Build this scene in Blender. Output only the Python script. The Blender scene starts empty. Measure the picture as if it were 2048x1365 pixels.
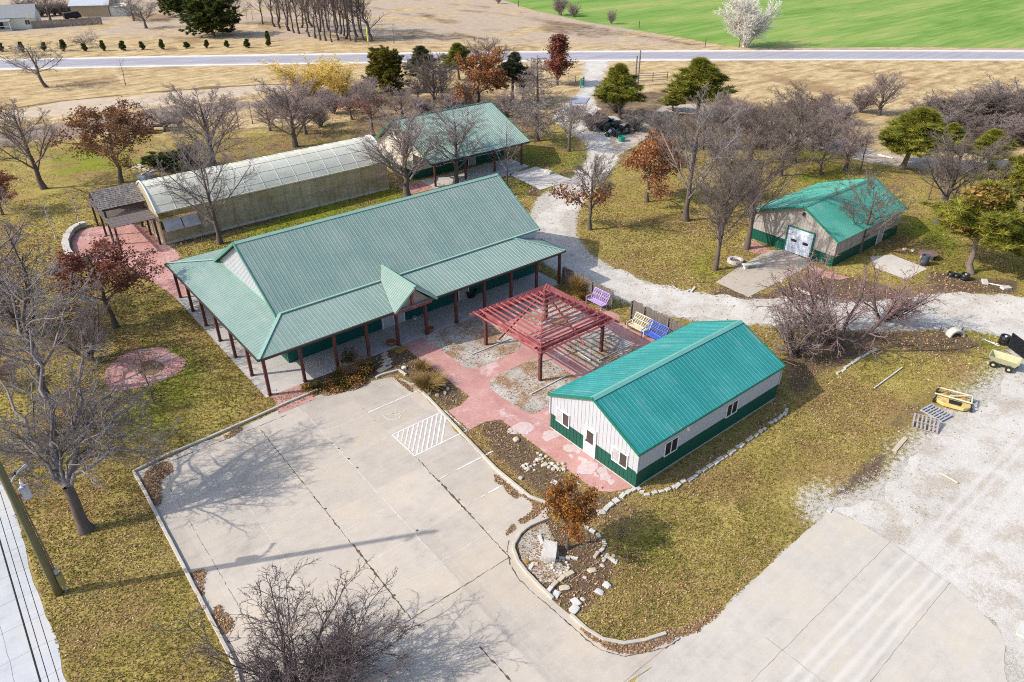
import bpy, math, random
import numpy as np
from mathutils import Vector, Matrix
R=math.radians
rng=np.random.default_rng(11); random.seed(11)
S=bpy.context.scene; COL=S.collection
# ------------------------------------------------------------------ camera model (survey of the photograph)
F=1452.2; PIT=R(31.173); ROLL=-0.00252; YAW=R(39.2); CH=29.0
def _basis():
    cp,sp=math.cos(PIT),math.sin(PIT); cr,sr=math.cos(ROLL),math.sin(ROLL)
    fw=np.array([0,cp,-sp]); rt=np.array([1,0,0.]); up=np.array([0,sp,cp])
    r,u=cr*rt+sr*up,-sr*rt+cr*up
    M=np.array([[math.cos(YAW),math.sin(YAW),0],[-math.sin(YAW),math.cos(YAW),0],[0,0,1]])
    return M@r,M@u,M@fw
c_r,c_u,c_w=_basis()
def ray(x,y): return (x-1024)/F*c_r-(y-682.5)/F*c_u+c_w
def G(x,y,z=0.0):                       # ground point seen at a photo pixel
    d=ray(x,y); t=(z-CH)/d[2]; p=d*t; return np.array([p[0],p[1],z])
def GP(pts,z=0.0): return [tuple(G(x,y,z)[:2]) for x,y in pts]
def hgt(b,px):                          # height above ground point b of what is seen at px
    d=ray(*px); return CH+d[2]*math.hypot(b[0],b[1])/math.hypot(d[0],d[1])
def dist(b): return math.sqrt(b[0]**2+b[1]**2+CH**2)
cam=bpy.data.cameras.new('camera'); co=bpy.data.objects.new('camera',cam); COL.objects.link(co)
cam.sensor_width=36; cam.sensor_fit='HORIZONTAL'; cam.lens=36*F/2048; cam.clip_end=5000; cam.clip_start=.5
m=Matrix.Identity(4)
for i in range(3): m[i][0],m[i][1],m[i][2]=c_r[i],c_u[i],-c_w[i]
m[2][3]=CH; co.matrix_world=m; S.camera=co
# ------------------------------------------------------------------ light
SAZ,SEL=R(153.5),R(37)
sd=Vector((math.cos(SAZ)*math.cos(SEL),math.sin(SAZ)*math.cos(SEL),math.sin(SEL)))
sl=bpy.data.lights.new('sun','SUN'); so=bpy.data.objects.new('sun',sl); COL.objects.link(so)
sl.energy=3.1; sl.angle=R(.55); sl.color=(1,.93,.83); so.rotation_euler=sd.to_track_quat('Z','Y').to_euler()
W=bpy.data.worlds.new('World'); S.world=W; W.use_nodes=True
nt=W.node_tree; bg=nt.nodes['Background']; sk=nt.nodes.new('ShaderNodeTexSky'); sk.sky_type='NISHITA'; sk.sun_disc=False
sk.sun_elevation=SEL; sk.sun_rotation=R(90)-SAZ; nt.links.new(sk.outputs[0],bg.inputs[0]); bg.inputs[1].default_value=.148; sk.dust_density=2.2; sk.ozone_density=.6
S.view_settings.view_transform='Standard'; S.view_settings.look='None'; S.view_settings.gamma=1; S.view_settings.exposure=.50
S.cycles.use_denoising=False; S.cycles.filter_width=1.05; S.cycles.denoising_input_passes='RGB_ALBEDO_NORMAL'; S.cycles.max_bounces=5; S.cycles.diffuse_bounces=2; S.cycles.glossy_bounces=2; S.cycles.transparent_max_bounces=6
S.cycles.use_adaptive_sampling=False
# ------------------------------------------------------------------ materials
class NT:
    def __init__(s,name):
        s.m=bpy.data.materials.new(name); s.m.use_nodes=True; s.t=s.m.node_tree; s.b=s.t.nodes['Principled BSDF']
    def n(s,t,**k):
        x=s.t.nodes.new('ShaderNode'+t)
        for a,v in k.items(): setattr(x,a,v)
        return x
    def l(s,a,b): s.t.links.new(a,b)
    def val(s,sock,v):
        if hasattr(v,'links') or isinstance(v,bpy.types.NodeSocket): s.l(v,sock)
        elif isinstance(v,(tuple,list)): sock.default_value=(*v,1) if len(v)==3 and sock.type=='RGBA' else v
        else: sock.default_value=v
    def pos(s): return s.n('NewGeometry').outputs['Position']
    def obj(s): return s.n('TexCoord').outputs['Object']
    def map(s,v,sc=(1,1,1),rz=0):
        x=s.n('Mapping'); s.l(v,x.inputs[0]); x.inputs['Scale'].default_value=sc; x.inputs['Rotation'].default_value=(0,0,rz); return x.outputs[0]
    def noise(s,v,sc,det=4,rough=.6,dist=0):
        x=s.n('TexNoise'); s.l(v,x.inputs['Vector']); x.inputs['Scale'].default_value=sc; x.inputs['Detail'].default_value=det
        x.inputs['Roughness'].default_value=rough; x.inputs['Distortion'].default_value=dist; return x.outputs[0]
    def voro(s,v,sc,out='Color',feat='F1'):
        x=s.n('TexVoronoi',feature=feat); s.l(v,x.inputs['Vector']); x.inputs['Scale'].default_value=sc; return x.outputs[out]
    def sep(s,c):
        x=s.n('SeparateColor'); s.l(c,x.inputs[0]); return x.outputs
    def mth(s,op,a,b=0.0,c=None,clamp=False):
        x=s.n('Math',operation=op,use_clamp=clamp); s.val(x.inputs[0],a); s.val(x.inputs[1],b)
        if c is not None: s.val(x.inputs[2],c)
        return x.outputs[0]
    def step(s,a,lo,hi):
        x=s.n('MapRange',interpolation_type='SMOOTHSTEP'); s.val(x.inputs['Value'],a); s.val(x.inputs['From Min'],lo); s.val(x.inputs['From Max'],hi); return x.outputs[0]
    def mix(s,f,a,b,bl='MIX'):
        x=s.n('Mix',data_type='RGBA',blend_type=bl); s.val(x.inputs[0],f); s.val(x.inputs[6],a); s.val(x.inputs[7],b); return x.outputs[2]
    def ramp(s,f,st):
        x=s.n('ValToRGB'); s.l(f,x.inputs[0]); e=x.color_ramp.elements
        while len(e)<len(st): e.new(.5)
        for q,(p,c) in zip(e,st): q.position=p; q.color=(*c,1)
        return x.outputs[0]
    def attr(s,nm):
        x=s.n('Attribute'); x.attribute_name=nm; return x.outputs['Fac']
    def fin(s,col,rough=.8,bump=None,bs=.3,bd=.02,spec=.3,metal=0):
        s.val(s.b.inputs['Base Color'],col); s.val(s.b.inputs['Roughness'],rough); s.b.inputs['Specular IOR Level'].default_value=spec; s.b.inputs['Metallic'].default_value=metal
        if bump is not None:
            x=s.n('Bump'); x.inputs['Strength'].default_value=bs; x.inputs['Distance'].default_value=bd; s.l(bump,x.inputs['Height']); s.l(x.outputs[0],s.b.inputs['Normal'])
        return s.m
def c_(c,k): return tuple(min(1,max(0,v*k)) for v in c)
def simple(name,c,var=.2,sc=3.0,rough=.7,spec=.3,metal=0,stretch=(1,1,1),dirt=None,bs=.15):
    n=NT(name); v=n.map(n.obj(),stretch); a=n.noise(v,sc,6,.65); b=n.noise(v,sc*6,3)
    f=n.mth('ADD',n.mth('MULTIPLY',a,.7),n.mth('MULTIPLY',b,.3))
    col=n.ramp(f,[(.3,c_(c,1-var)),(.5,c),(.7,c_(c,1+var))])
    if dirt: col=n.mix(n.step(n.noise(v,sc*.6,5,.7),.52,.68),col,dirt)
    return n.fin(col,rough,b,bs,.01,spec,metal)
def rndmat(name,stops,rough=.7,trans=0):
    n=NT(name); col=n.ramp(n.attr('rnd'),stops); n.fin(col,rough,spec=.15)
    if trans:
        t=n.n('BsdfTranslucent'); n.l(col,t.inputs[0]); x=n.n('MixShader'); x.inputs[0].default_value=trans
        n.l(n.b.outputs[0],x.inputs[1]); n.l(t.outputs[0],x.inputs[2]); n.l(x.outputs[0],n.t.nodes['Material Output'].inputs[0])
    return n.m
def concrete(name,c,px=3.6,py=4.4,ox=0,oy=0,tone=.06,sc=1.0):
    n=NT(name); p=n.pos(); s=n.n('SeparateXYZ'); n.l(p,s.inputs[0])
    fx=n.mth('FLOOR',n.mth('DIVIDE',n.mth('ADD',s.outputs[0],-ox),px)); fy=n.mth('FLOOR',n.mth('DIVIDE',n.mth('ADD',s.outputs[1],-oy),py))
    cb=n.n('CombineXYZ'); n.l(fx,cb.inputs[0]); n.l(fy,cb.inputs[1]); wn=n.n('TexWhiteNoise'); n.l(cb.outputs[0],wn.inputs['Vector'])
    a=n.noise(p,.22*sc,6,.7); b=n.noise(p,1.4*sc,5,.65); d=n.noise(p,18,3); st=n.noise(n.map(p,(.35,5,1),R(35)),.9,4,.6)
    f=n.mth('ADD',n.mth('MULTIPLY',a,.45),n.mth('ADD',n.mth('MULTIPLY',b,.28),n.mth('ADD',n.mth('MULTIPLY',st,.15),n.mth('MULTIPLY',d,.12))))
    col=n.ramp(f,[(.32,c_(c,.66)),(.45,c_(c,.93)),(.55,c_(c,1.05)),(.68,c_(c,1.24))])
    warm=n.mix(n.mth('MULTIPLY',n.step(a,.46,.66),.5),col,c_((c[0]*1.05,c[1]*.98,c[2]*.84),1))
    t=n.mth('ADD',1-tone,n.mth('MULTIPLY',wn.outputs['Value'],2*tone)); cc=n.n('CombineColor')
    for i in range(3): n.l(t,cc.inputs[i])
    col=n.mix(1,warm,cc.outputs[0],'MULTIPLY')
    spots=n.step(n.noise(p,7,4,.75),.66,.74); col=n.mix(n.mth('MULTIPLY',spots,.25),col,c_(c,.45))
    return n.fin(col,.85,d,.15,.01,.25)
def roofmetal(name,c,c2,rough=.42):
    n=NT(name); p=n.obj(); a=n.noise(p,.35,5,.65); b=n.noise(n.map(p,(1,1,1)),2.2,5,.7)
    col=n.mix(n.step(a,.35,.68),c,c2); col=n.mix(n.mth('MULTIPLY',n.step(b,.5,.8),.35),col,c_(c2,1.25))
    col=n.mix(n.mth('MULTIPLY',n.step(n.noise(p,9,4,.7),.60,.74),.2),col,c_(c,.55)); lap=n.noise(n.map(p,(3.3,.12,.12)),1.0,2,.5); col=n.mix(n.mth('MULTIPLY',n.step(lap,.44,.6),.22),col,c_(c,.78)); col=n.mix(n.mth('MULTIPLY',n.step(n.noise(n.map(p,(1.5,.3,.3)),.8,5,.7),.55,.75),.25),col,(.5,.5,.47))
    return n.fin(col,rough,n.noise(p,1.1,2),.08,.02,.45)
M={}
M['roof_main']=roofmetal('weathered_green_roof',(.215,.325,.288),(.275,.365,.325))
M['roof_pale']=M['roof_main']
M['roof_shop']=roofmetal('teal_roof',(.024,.262,.25),(.045,.315,.302),.38)
M['roof_shed']=roofmetal('bright_green_roof',(.07,.38,.28),(.13,.46,.35),.38)
M['roof_back']=roofmetal('faded_green_roof',(.235,.36,.305),(.31,.42,.365))
M['trim_green']=simple('green_trim',(.02,.17,.115),.12,1,.4)
M['trim_pale']=simple('pale_green_trim',(.29,.48,.39),.12,1,.4)
M['trim_mid']=simple('mid_green_trim',(.10,.27,.22),.12,1,.4)
M['cap']=simple('ridge_cap_metal',(.16,.42,.37),.1,1,.35)
M['siding']=simple('grey_siding',(.475,.49,.53),.06,.8,.5,stretch=(1,1,.3))
M['siding2']=simple('weathered_siding',(.37,.345,.32),.16,1.2,.65,stretch=(2,2,.2),dirt=(.27,.245,.22))
M['wains']=simple('dark_green_siding',(.008,.085,.06),.15,.8,.45,stretch=(1,1,.3))
M['wains_teal']=simple('teal_siding',(.008,.10,.085),.15,.8,.45,stretch=(1,1,.3))
M['white']=simple('white_paint',(.80,.80,.80),.06,2,.5)
M['cream']=simple('cream_wall',(.68,.64,.55),.08,1,.7)
M['post']=simple('dark_red_post',(.125,.042,.038),.25,2,.65)
M['perg']=simple('faded_red_timber',(.275,.07,.075),.28,2.2,.7,stretch=(1,1,1),dirt=(.40,.17,.165))
M['glass']=simple('dark_glass',(.02,.022,.025),.2,1,.06,.6)
M['glass2']=simple('curtained_glass',(.42,.43,.44),.3,1.5,.12,.6)
M['screen']=simple('insect_screen',(.07,.055,.055),.2,1,.5)
M['bronze']=simple('bronze_gutter',(.055,.05,.04),.2,1,.4)
M['dark']=simple('dark_metal',(.02,.02,.022),.3,3,.4)
M['black']=simple('black_plastic',(.018,.019,.022),.4,3,.35,.5)
M['steel']=simple('galvanised_steel',(.42,.43,.45),.2,4,.4,.5,.4)
M['shake']=None
M['oldwood']=simple('grey_timber',(.24,.21,.195),.35,2.5,.9,stretch=(3,3,.5))
M['fence']=simple('weathered_fence_board',(.165,.145,.132),.5,3,.9,stretch=(4,4,.4))
M['darkwood']=simple('dark_timber',(.075,.055,.045),.3,3,.85)
M['lumber']=simple('raw_lumber',(.52,.46,.36),.15,3,.8,stretch=(.4,4,4))
M['palletA']=simple('blue_grey_pallet',(.36,.38,.44),.2,4,.85)
M['palletB']=simple('weathered_pallet',(.33,.30,.29),.25,4,.85)
M['deckyellow']=simple('worn_yellow_paint',(.62,.47,.17),.18,4,.5,dirt=(.42,.30,.14))
M['khaki']=simple('khaki_plastic',(.47,.46,.28),.12,3,.5)
M['terra']=simple('terracotta',(.42,.14,.07),.2,4,.8)
M['orange']=simple('ochre_stone',(.38,.22,.07),.25,3,.85)
M['lime']=simple('limestone',(.54,.515,.465),.2,3,.9,dirt=(.40,.37,.31),bs=.6)
M['limey']=simple('cream_limestone',(.53,.455,.335),.2,3,.9,bs=.6)
M['rockw']=simple('white_rock',(.57,.555,.53),.16,2,.9,dirt=(.36,.35,.33),bs=.8)
M['purple']=simple('lilac_paint',(.46,.34,.66),.1,3,.5)
M['creamp']=simple('cream_paint',(.66,.60,.44),.1,3,.5)
M['bluep']=simple('blue_paint',(.06,.14,.58),.15,3,.45)
M['pvc']=simple('white_pipe',(.72,.71,.68),.1,3,.5)
M['rollup']=simple('white_door_panel',(.62,.68,.80),.06,1.2,.35,.5)
M['pole']=simple('treated_pole',(.16,.15,.085),.3,3,.9,stretch=(3,3,.3))
M['bark']=simple('grey_bark',(.125,.10,.088),.35,4,.95,stretch=(3,3,.6),bs=.6)
M['barkp']=simple('pine_bark',(.20,.16,.135),.35,4,.95,stretch=(3,3,.6),bs=.6)
M['barkd']=simple('dark_bark',(.10,.083,.075),.35,4,.95,stretch=(3,3,.6),bs=.6)
M['barkw']=simple('pale_bark',(.52,.50,.46),.2,3,.9)
M['twig']=simple('grey_twigs',(.235,.205,.198),.25,.7,.9)
M['twigb']=simple('brown_twigs',(.185,.148,.13),.25,.7,.9)
M['twigd']=simple('dark_twigs',(.115,.09,.092),.25,.7,.9)
M['twigp']=simple('purple_twigs',(.285,.225,.215),.25,.7,.9)
M['twigr']=simple('rosy_twigs',(.275,.18,.175),.25,.7,.9)
M['twigw']=simple('pale_twigs',(.72,.69,.62),.15,.7,.9)
M['twigc']=simple('tan_twigs',(.29,.245,.225),.2,.7,.9)
M['twigy']=simple('yellow_twigs',(.74,.54,.15),.2,.7,.8)
M['lf_brown']=rndmat('brown_leaves',[(0,(.14,.065,.035)),(.5,(.28,.13,.06)),(1,(.44,.25,.13))],.7,.25)
M['lf_red']=rndmat('red_brown_leaves',[(0,(.13,.045,.032)),(.5,(.25,.085,.055)),(1,(.40,.17,.11))],.7,.25)
M['lf_orange']=rndmat('orange_leaves',[(0,(.17,.065,.022)),(.5,(.36,.15,.06)),(1,(.54,.30,.16))],.7,.25)
M['lf_rust']=rndmat('rust_leaves',[(0,(.16,.06,.014)),(.5,(.33,.135,.03)),(1,(.48,.235,.065))],.7,.25)
M['lf_yel']=rndmat('pale_needles',[(0,(.20,.12,.03)),(1,(.45,.28,.1))],.7,.25)
M['nd_pine']=rndmat('pine_needles',[(0,(.045,.055,.012)),(.4,(.19,.205,.03)),(1,(.46,.43,.075))],.6,.2)
M['nd_dark']=rndmat('cedar_needles',[(0,(.022,.035,.012)),(.5,(.075,.10,.022)),(1,(.19,.20,.04))],.6,.15)
M['nd_grey']=rndmat('grey_green_needles',[(0,(.04,.05,.028)),(.5,(.095,.11,.06)),(1,(.17,.18,.10))],.6,.15)
M['nd_olive']=rndmat('olive_needles',[(0,(.06,.055,.010)),(.5,(.18,.165,.025)),(1,(.36,.28,.045))],.6,.15)
M['litter']=rndmat('dry_leaf_litter',[(0,(.10,.055,.035)),(.35,(.27,.15,.08)),(.7,(.46,.30,.17)),(1,(.62,.47,.31))],.8,.1)
M['blade']=rndmat('grass_blades',[(0,(.085,.105,.022)),(.35,(.24,.21,.046)),(.7,(.43,.35,.105)),(1,(.60,.50,.24))],.8,.25)
M['bladeg']=rndmat('dry_ornamental_grass',[(0,(.26,.15,.04)),(.5,(.46,.31,.11)),(1,(.62,.48,.24))],.8,.25)
M['weed']=rndmat('weed_foliage',[(0,(.04,.06,.012)),(.3,(.12,.13,.025)),(.55,(.30,.14,.04)),(1,(.46,.26,.09))],.8,.2)
# ------------------------------------------------------------------ mesh helpers
ORG={}
def fastmesh(name,V,Fs,attrs=None,smooth=False):
    """V (N,3); Fs list of index arrays (M,k)"""
    me=bpy.data.meshes.new(name); V=np.asarray(V,dtype=np.float32); me.vertices.add(len(V)); me.vertices.foreach_set('co',V.ravel())
    Fs=[f for f in Fs if len(f)]
    lp=np.concatenate([f.ravel() for f in Fs]).astype(np.int32); tot=np.concatenate([np.full(len(f),f.shape[1]) for f in Fs]).astype(np.int32)
    st=np.concatenate([[0],np.cumsum(tot)[:-1]]).astype(np.int32)
    me.loops.add(len(lp)); me.loops.foreach_set('vertex_index',lp); me.polygons.add(len(tot)); me.polygons.foreach_set('loop_start',st); me.polygons.foreach_set('loop_total',tot)
    if smooth: me.polygons.foreach_set('use_smooth',np.ones(len(tot),dtype=bool))
    for k,a in (attrs or {}).items():
        at=me.attributes.new(k,'FLOAT','POINT'); at.data.foreach_set('value',np.asarray(a,dtype=np.float32))
    me.update(calc_edges=True); me.validate(); return me
def link(name,me,mt=None,parent=None,loc=None):
    o=bpy.data.objects.new(name,me); COL.objects.link(o)
    if mt is not None: me.materials.append(mt)
    if parent is not None: o.parent=parent
    if loc is not None: o.location=loc
    return o
def tag(o,label,cat,group=None,kind=None):
    if label: o['label']=label
    if cat: o['category']=cat
    if group: o['group']=group
    if kind: o['kind']=kind
    return o
def thing(name,label,cat,loc=(0,0,0),rz=0,group=None):
    o=bpy.data.objects.new(name,None); COL.objects.link(o); o.location=loc; o.rotation_euler=(0,0,rz); o.empty_display_size=.2
    ORG[o.name]=np.array(loc,float); return tag(o,label,cat,group)
def org(o):
    while o is not None:
        if o.name in ORG: return ORG[o.name]
        o=o.parent
    return np.zeros(3)
def children(o): return [c for c in o.children]
def dup(o,loc=None,rz=None,sc=None,label=None,group=None):
    def cp(a,par):
        b=a.copy(); COL.objects.link(b)
        if par is not None: b.parent=par
        for ch in list(a.children): cp(ch,b)
        return b
    b=cp(o,None)
    if loc is not None: b.location=loc
    if rz is not None: b.rotation_euler=(0,0,rz)
    if sc is not None: b.scale=sc if hasattr(sc,'__len__') else (sc,)*3
    if label: b['label']=label
    if group: b['group']=group
    return b
def nrm(v): v=np.asarray(v,float); return v/max(np.linalg.norm(v),1e-9)
class MB:
    def __init__(s): s.v=[]; s.f=[]
    def add(s,vs,fs):
        o=len(s.v); s.v+= [tuple(map(float,p)) for p in vs]; s.f+=[tuple(i+o for i in f) for f in fs]; return s
    def box(s,x0,x1,y0,y1,z0,z1):
        return s.add([(x0,y0,z0),(x1,y0,z0),(x1,y1,z0),(x0,y1,z0),(x0,y0,z1),(x1,y0,z1),(x1,y1,z1),(x0,y1,z1)],
          [(0,3,2,1),(4,5,6,7),(0,1,5,4),(1,2,6,5),(2,3,7,6),(3,0,4,7)])
    def beam(s,p,q,w,h,up=(0,0,1)):
        p=np.array(p,float); q=np.array(q,float); d=nrm(q-p); sd_=np.cross(d,up)
        if np.linalg.norm(sd_)<1e-4: sd_=np.array([1.,0,0])
        sd_=nrm(sd_); u=np.cross(sd_,d); vs=[]
        for e in (p,q):
            for a,b in ((-1,-1),(1,-1),(1,1),(-1,1)): vs.append(e+sd_*a*w/2+u*b*h/2)
        return s.add(vs,[(0,1,2,3),(7,6,5,4),(0,4,5,1),(1,5,6,2),(2,6,7,3),(3,7,4,0)])
    def tube(s,pts,rad,n=8,caps=True):
        pts=[np.array(p,float) for p in pts]; K=len(pts)
        if not hasattr(rad,'__len__'): rad=[rad]*K
        vs=[]; fs=[]
        t=nrm(pts[-1]-pts[0]); ref=np.array([0,0,1.]) if abs(t[2])<.9 else np.array([1.,0,0])
        for i in range(K):
            t=nrm(pts[min(i+1,K-1)]-pts[max(i-1,0)]); a=nrm(np.cross(t,ref)); b=np.cross(a,t)
            for j in range(n): th=2*math.pi*j/n; vs.append(pts[i]+rad[i]*(math.cos(th)*a+math.sin(th)*b))
        for i in range(K-1):
            for j in range(n): k=(j+1)%n; fs.append((i*n+j,i*n+k,(i+1)*n+k,(i+1)*n+j))
        if caps: fs.append(tuple(range(n-1,-1,-1))); fs.append(tuple(range((K-1)*n,K*n)))
        return s.add(vs,fs)
    def lathe(s,prof,c=(0,0,0),n=14):
        vs=[]; fs=[]; K=len(prof)
        for r,z in prof:
            for j in range(n): th=2*math.pi*j/n; vs.append((c[0]+r*math.cos(th),c[1]+r*math.sin(th),c[2]+z))
        for i in range(K-1):
            for j in range(n): k=(j+1)%n; fs.append((i*n+j,i*n+k,(i+1)*n+k,(i+1)*n+j))
        fs.append(tuple(range(n-1,-1,-1))); fs.append(tuple(range((K-1)*n,K*n)))
        return s.add(vs,fs)
    def slab(s,poly,n,t):               # polygon extruded against its normal n
        poly=[np.array(p,float) for p in poly]; n=nrm(n); k=len(poly)
        a=sum(np.cross(poly[i]-poly[0],poly[(i+1)%k]-poly[0]) for i in range(k))
        if a@n<0: poly=poly[::-1]
        return s.add(poly+[p-n*t for p in poly],[tuple(range(k)),tuple(range(2*k-1,k-1,-1))]+[(i,i+k,(i+1)%k+k,(i+1)%k) for i in range(k)])
    def ribbed(s,poly,n,vdir,sp=.305,rh=.022,rw=.06,t=.03,off=.5):
        """standing-rib metal sheet: slab plus trapezoid ribs running along vdir"""
        poly=[np.array(p,float) for p in poly]; n=nrm(n); s.slab(poly,n,t); v=nrm(vdir); v=nrm(v-n*(v@n)); u=np.cross(v,n)
        o=poly[0]; pu=[((p-o)@u,(p-o)@v) for p in poly]; a0=min(p[0] for p in pu); a1=max(p[0] for p in pu); k=len(pu)
        x=a0+sp*off
        while x<a1-rw*.3:
            ys=[]
            for i in range(k):
                (x0,y0),(x1,y1)=pu[i],pu[(i+1)%k]
                if (x0-x)*(x1-x)<0: ys.append(y0+(x-x0)/(x1-x0)*(y1-y0))
            if len(ys)>=2:
                lo,hi=min(ys),max(ys)
                if hi-lo>.05:
                    vs=[]
                    for y in (lo,hi):
                        for du,dn in ((-rw/2,-.004),(-rw*.22,rh),(rw*.22,rh),(rw/2,-.004)): vs.append(o+u*(x+du)+v*y+n*dn)
                    s.add(vs,[(0,1,5,4),(1,2,6,5),(2,3,7,6),(0,3,2,1),(4,5,6,7)])
            x+=sp
        return s
    def build(s,name,mt,parent=None,loc=None,smooth=False):
        V=np.array(s.v,float)
        if parent is not None: V=V-org(parent)
        elif loc is not None: V=V-np.array(loc,float)
        me=bpy.data.meshes.new(name); me.from_pydata(V.tolist(),[],s.f); me.update()
        if smooth: me.polygons.foreach_set('use_smooth',np.ones(len(me.polygons),dtype=bool))
        o=link(name,me,mt,parent,loc if parent is None else None)
        if parent is None and loc is not None: ORG[o.name]=np.array(loc,float)
        return o
def bevel(o,w=.02,seg=1):
    b=o.modifiers.new('edge','BEVEL'); b.width=w; b.segments=seg; b.limit_method='ANGLE'; return o
# ------------------------------------------------------------------ polygons, sheets, strips
def resample(poly,stepm,closed=True):
    out=[]; k=len(poly)
    for i in range(k if closed else k-1):
        a=np.array(poly[i],float); b=np.array(poly[(i+1)%k],float); L=np.linalg.norm(b-a); n=max(1,int(L/stepm))
        for j in range(n): out.append(a+(b-a)*j/n)
    if not closed: out.append(np.array(poly[-1],float))
    return out
def vnoise(n,scale,r):                    # smooth 1-D noise
    k=max(4,int(n/scale)); c=r.normal(size=k+1); c[-1]=c[0]; x=np.linspace(0,k,n,endpoint=False); i=x.astype(int); f=x-i; f=f*f*(3-2*f); return c[i]*(1-f)+c[np.minimum(i+1,k)]*f
def smooth_poly(poly,it=2):
    for _ in range(it):
        o=[]; k=len(poly)
        for i in range(k):
            a=np.array(poly[i]); b=np.array(poly[(i+1)%k]); o+= [a*.75+b*.25,a*.25+b*.75]
        poly=o
    return [tuple(p) for p in poly]
def sheet(name,poly,z,mt,jit=0,stp=.5,parent=None,kind='structure',seed=1,thick=0):
    r=np.random.default_rng(seed); P=poly
    if jit:
        P=resample(poly,stp); n=len(P); P=np.array(P); T=np.roll(P,-1,0)-np.roll(P,1,0); T/=np.maximum(np.linalg.norm(T,axis=1,keepdims=True),1e-6)
        N=np.stack([T[:,1],-T[:,0]],1); P=P+N*(vnoise(n,6,r)*jit+vnoise(n,1.6,r)*jit*.45)[:,None]
    m=MB(); k=len(P); a=sum(P[i][0]*P[(i+1)%k][1]-P[(i+1)%k][0]*P[i][1] for i in range(k))
    if a<0: P=P[::-1]
    from mathutils.geometry import delaunay_2d_cdt
    vs,_,fs,*_r=delaunay_2d_cdt([Vector((float(p[0]),float(p[1]))) for p in P],[],[list(range(k))],1,1e-4)
    m.add([(v[0],v[1],z) for v in vs],[tuple(f) for f in fs])
    o=m.build(name,mt,parent)
    if parent is None: o['kind']=kind
    return o
def strip(m,pts,w,z,jit=0,r=None,h=0):
    """flat ribbon along a polyline into MB m; h>0 raises it as a kerb"""
    P=np.array(pts,float); n=len(P); T=np.gradient(P,axis=0) if n>2 else np.repeat([P[1]-P[0]],2,0); T/=np.maximum(np.linalg.norm(T,axis=1,keepdims=True),1e-6); N=np.stack([-T[:,1],T[:,0]],1)
    w=np.full(n,w) if not hasattr(w,'__len__') else np.array(w)
    if jit: w=np.maximum(w*(1+jit*r.normal(size=n)),.004); P=P+N*(r.normal(size=n)*jit*.02)[:,None]
    L=P+N*w[:,None]/2; Rr=P-N*w[:,None]/2
    if h==0:
        m.add([(*p,z) for p in L]+[(*p,z) for p in Rr],[(i,n+i,n+i+1,i+1) for i in range(n-1)])
    else:
        vs=[]
        for A,zz in ((L,z),(L,z+h),(Rr,z+h),(Rr,z)): vs+=[(*p,zz) for p in A]
        fs=[]
        for a in range(3):
            fs+=[(a*n+i,a*n+i+1,(a+1)*n+i+1,(a+1)*n+i) for i in range(n-1)]
        fs+=[(0,n,2*n,3*n),(n-1,4*n-1,3*n-1,2*n-1)]
        m.add(vs,fs)
    return m
def inpoly(X,Y,poly):
    ins=np.zeros(X.shape,bool); k=len(poly)
    for i in range(k):
        x0,y0=poly[i][:2]; x1,y1=poly[(i+1)%k][:2]
        if y0==y1: continue
        c=((y0>Y)!=(y1>Y))&(X<(x1-x0)*(Y-y0)/(y1-y0)+x0); ins^=c
    return ins
def sdist(X,Y,poly):                      # >0 inside
    d=np.full(X.shape,1e9); k=len(poly)
    for i in range(k):
        x0,y0=poly[i][:2]; x1,y1=poly[(i+1)%k][:2]; dx,dy=x1-x0,y1-y0; L=max(dx*dx+dy*dy,1e-9)
        t=np.clip(((X-x0)*dx+(Y-y0)*dy)/L,0,1); d=np.minimum(d,np.hypot(X-x0-t*dx,Y-y0-t*dy))
    return np.where(inpoly(X,Y,poly),d,-d)
# ------------------------------------------------------------------ setting: outlines of what lies on the ground
PL={}
LOT=GP([(270,946),(420,881),(560,820),(640,790),(690,777),(740,764),(778,756),(800,757),(826,769),(850,791),(880,823),(935,881),(990,939),(1060,997),(1092,1010),(1092,1036)])
ISL=[(1062,1052),(1040,1069),(1028,1090),(1027,1100),(1036,1124),(1054,1148),(1082,1177),(1106,1201),(1140,1231),(1174,1261),(1206,1281),(1249,1289),(1290,1283),(1332,1269),(1362,1272)]
LOT+=GP(ISL)+GP([(1362,1290),(1000,1560),(700,1900),(560,1500),(470,1330)])
PL['lot']=LOT
ROAD=GP([(1362,1272),(1400,1258),(1430,1240),(1460,1205),(1560,1110),(1660,1020),(1720,1045),(1800,1095),(1900,1165),(1955,1222),(1995,1262),(2012,1300),(2005,1340),(2060,1500),(1700,1900),(700,1900),(1000,1560),(1362,1290)])
PL['road']=ROAD
STREET=[(-2.74,-40),(-2.74,60),(-2.9,120),(-9.5,120),(-9.5,-40)]; PL['street']=STREET
YARD=GP([(1668,1018),(1735,1000),(1800,960),(1840,915),(1890,862),(1945,815),(2010,770),(2060,720),(2600,700),(2700,1300),(2100,1450),(2010,1300),(1995,1262),(1955,1222),(1900,1163),(1800,1093),(1720,1043)])
PL['yard']=YARD
DRIVE=GP([(2300,590),(2048,600),(1960,592),(1860,596),(1760,606),(1640,598),(1530,600),(1440,598),(1360,588),(1290,570),(1225,545),(1170,510),(1140,470),(1145,425),(1170,385),(1205,350),(1228,320),(1225,290),(1212,270),(1190,240),(1190,215),(1180,200),(1200,165),(1213,120),(1240,112),(1150,112),(1168,122),(1172,150),(1165,185),(1130,215),(1110,235),(1150,265),(1180,285),(1185,315),(1165,345),(1120,372),(1085,395),(1070,430),(1062,470),(1078,500),(1115,535),(1170,565),(1235,592),(1320,622),(1400,638),(1500,642),(1640,652),(1760,662),(1850,656),(1930,654),(1990,664),(2060,682),(2300,720)])
PL['drive']=DRIVE
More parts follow.
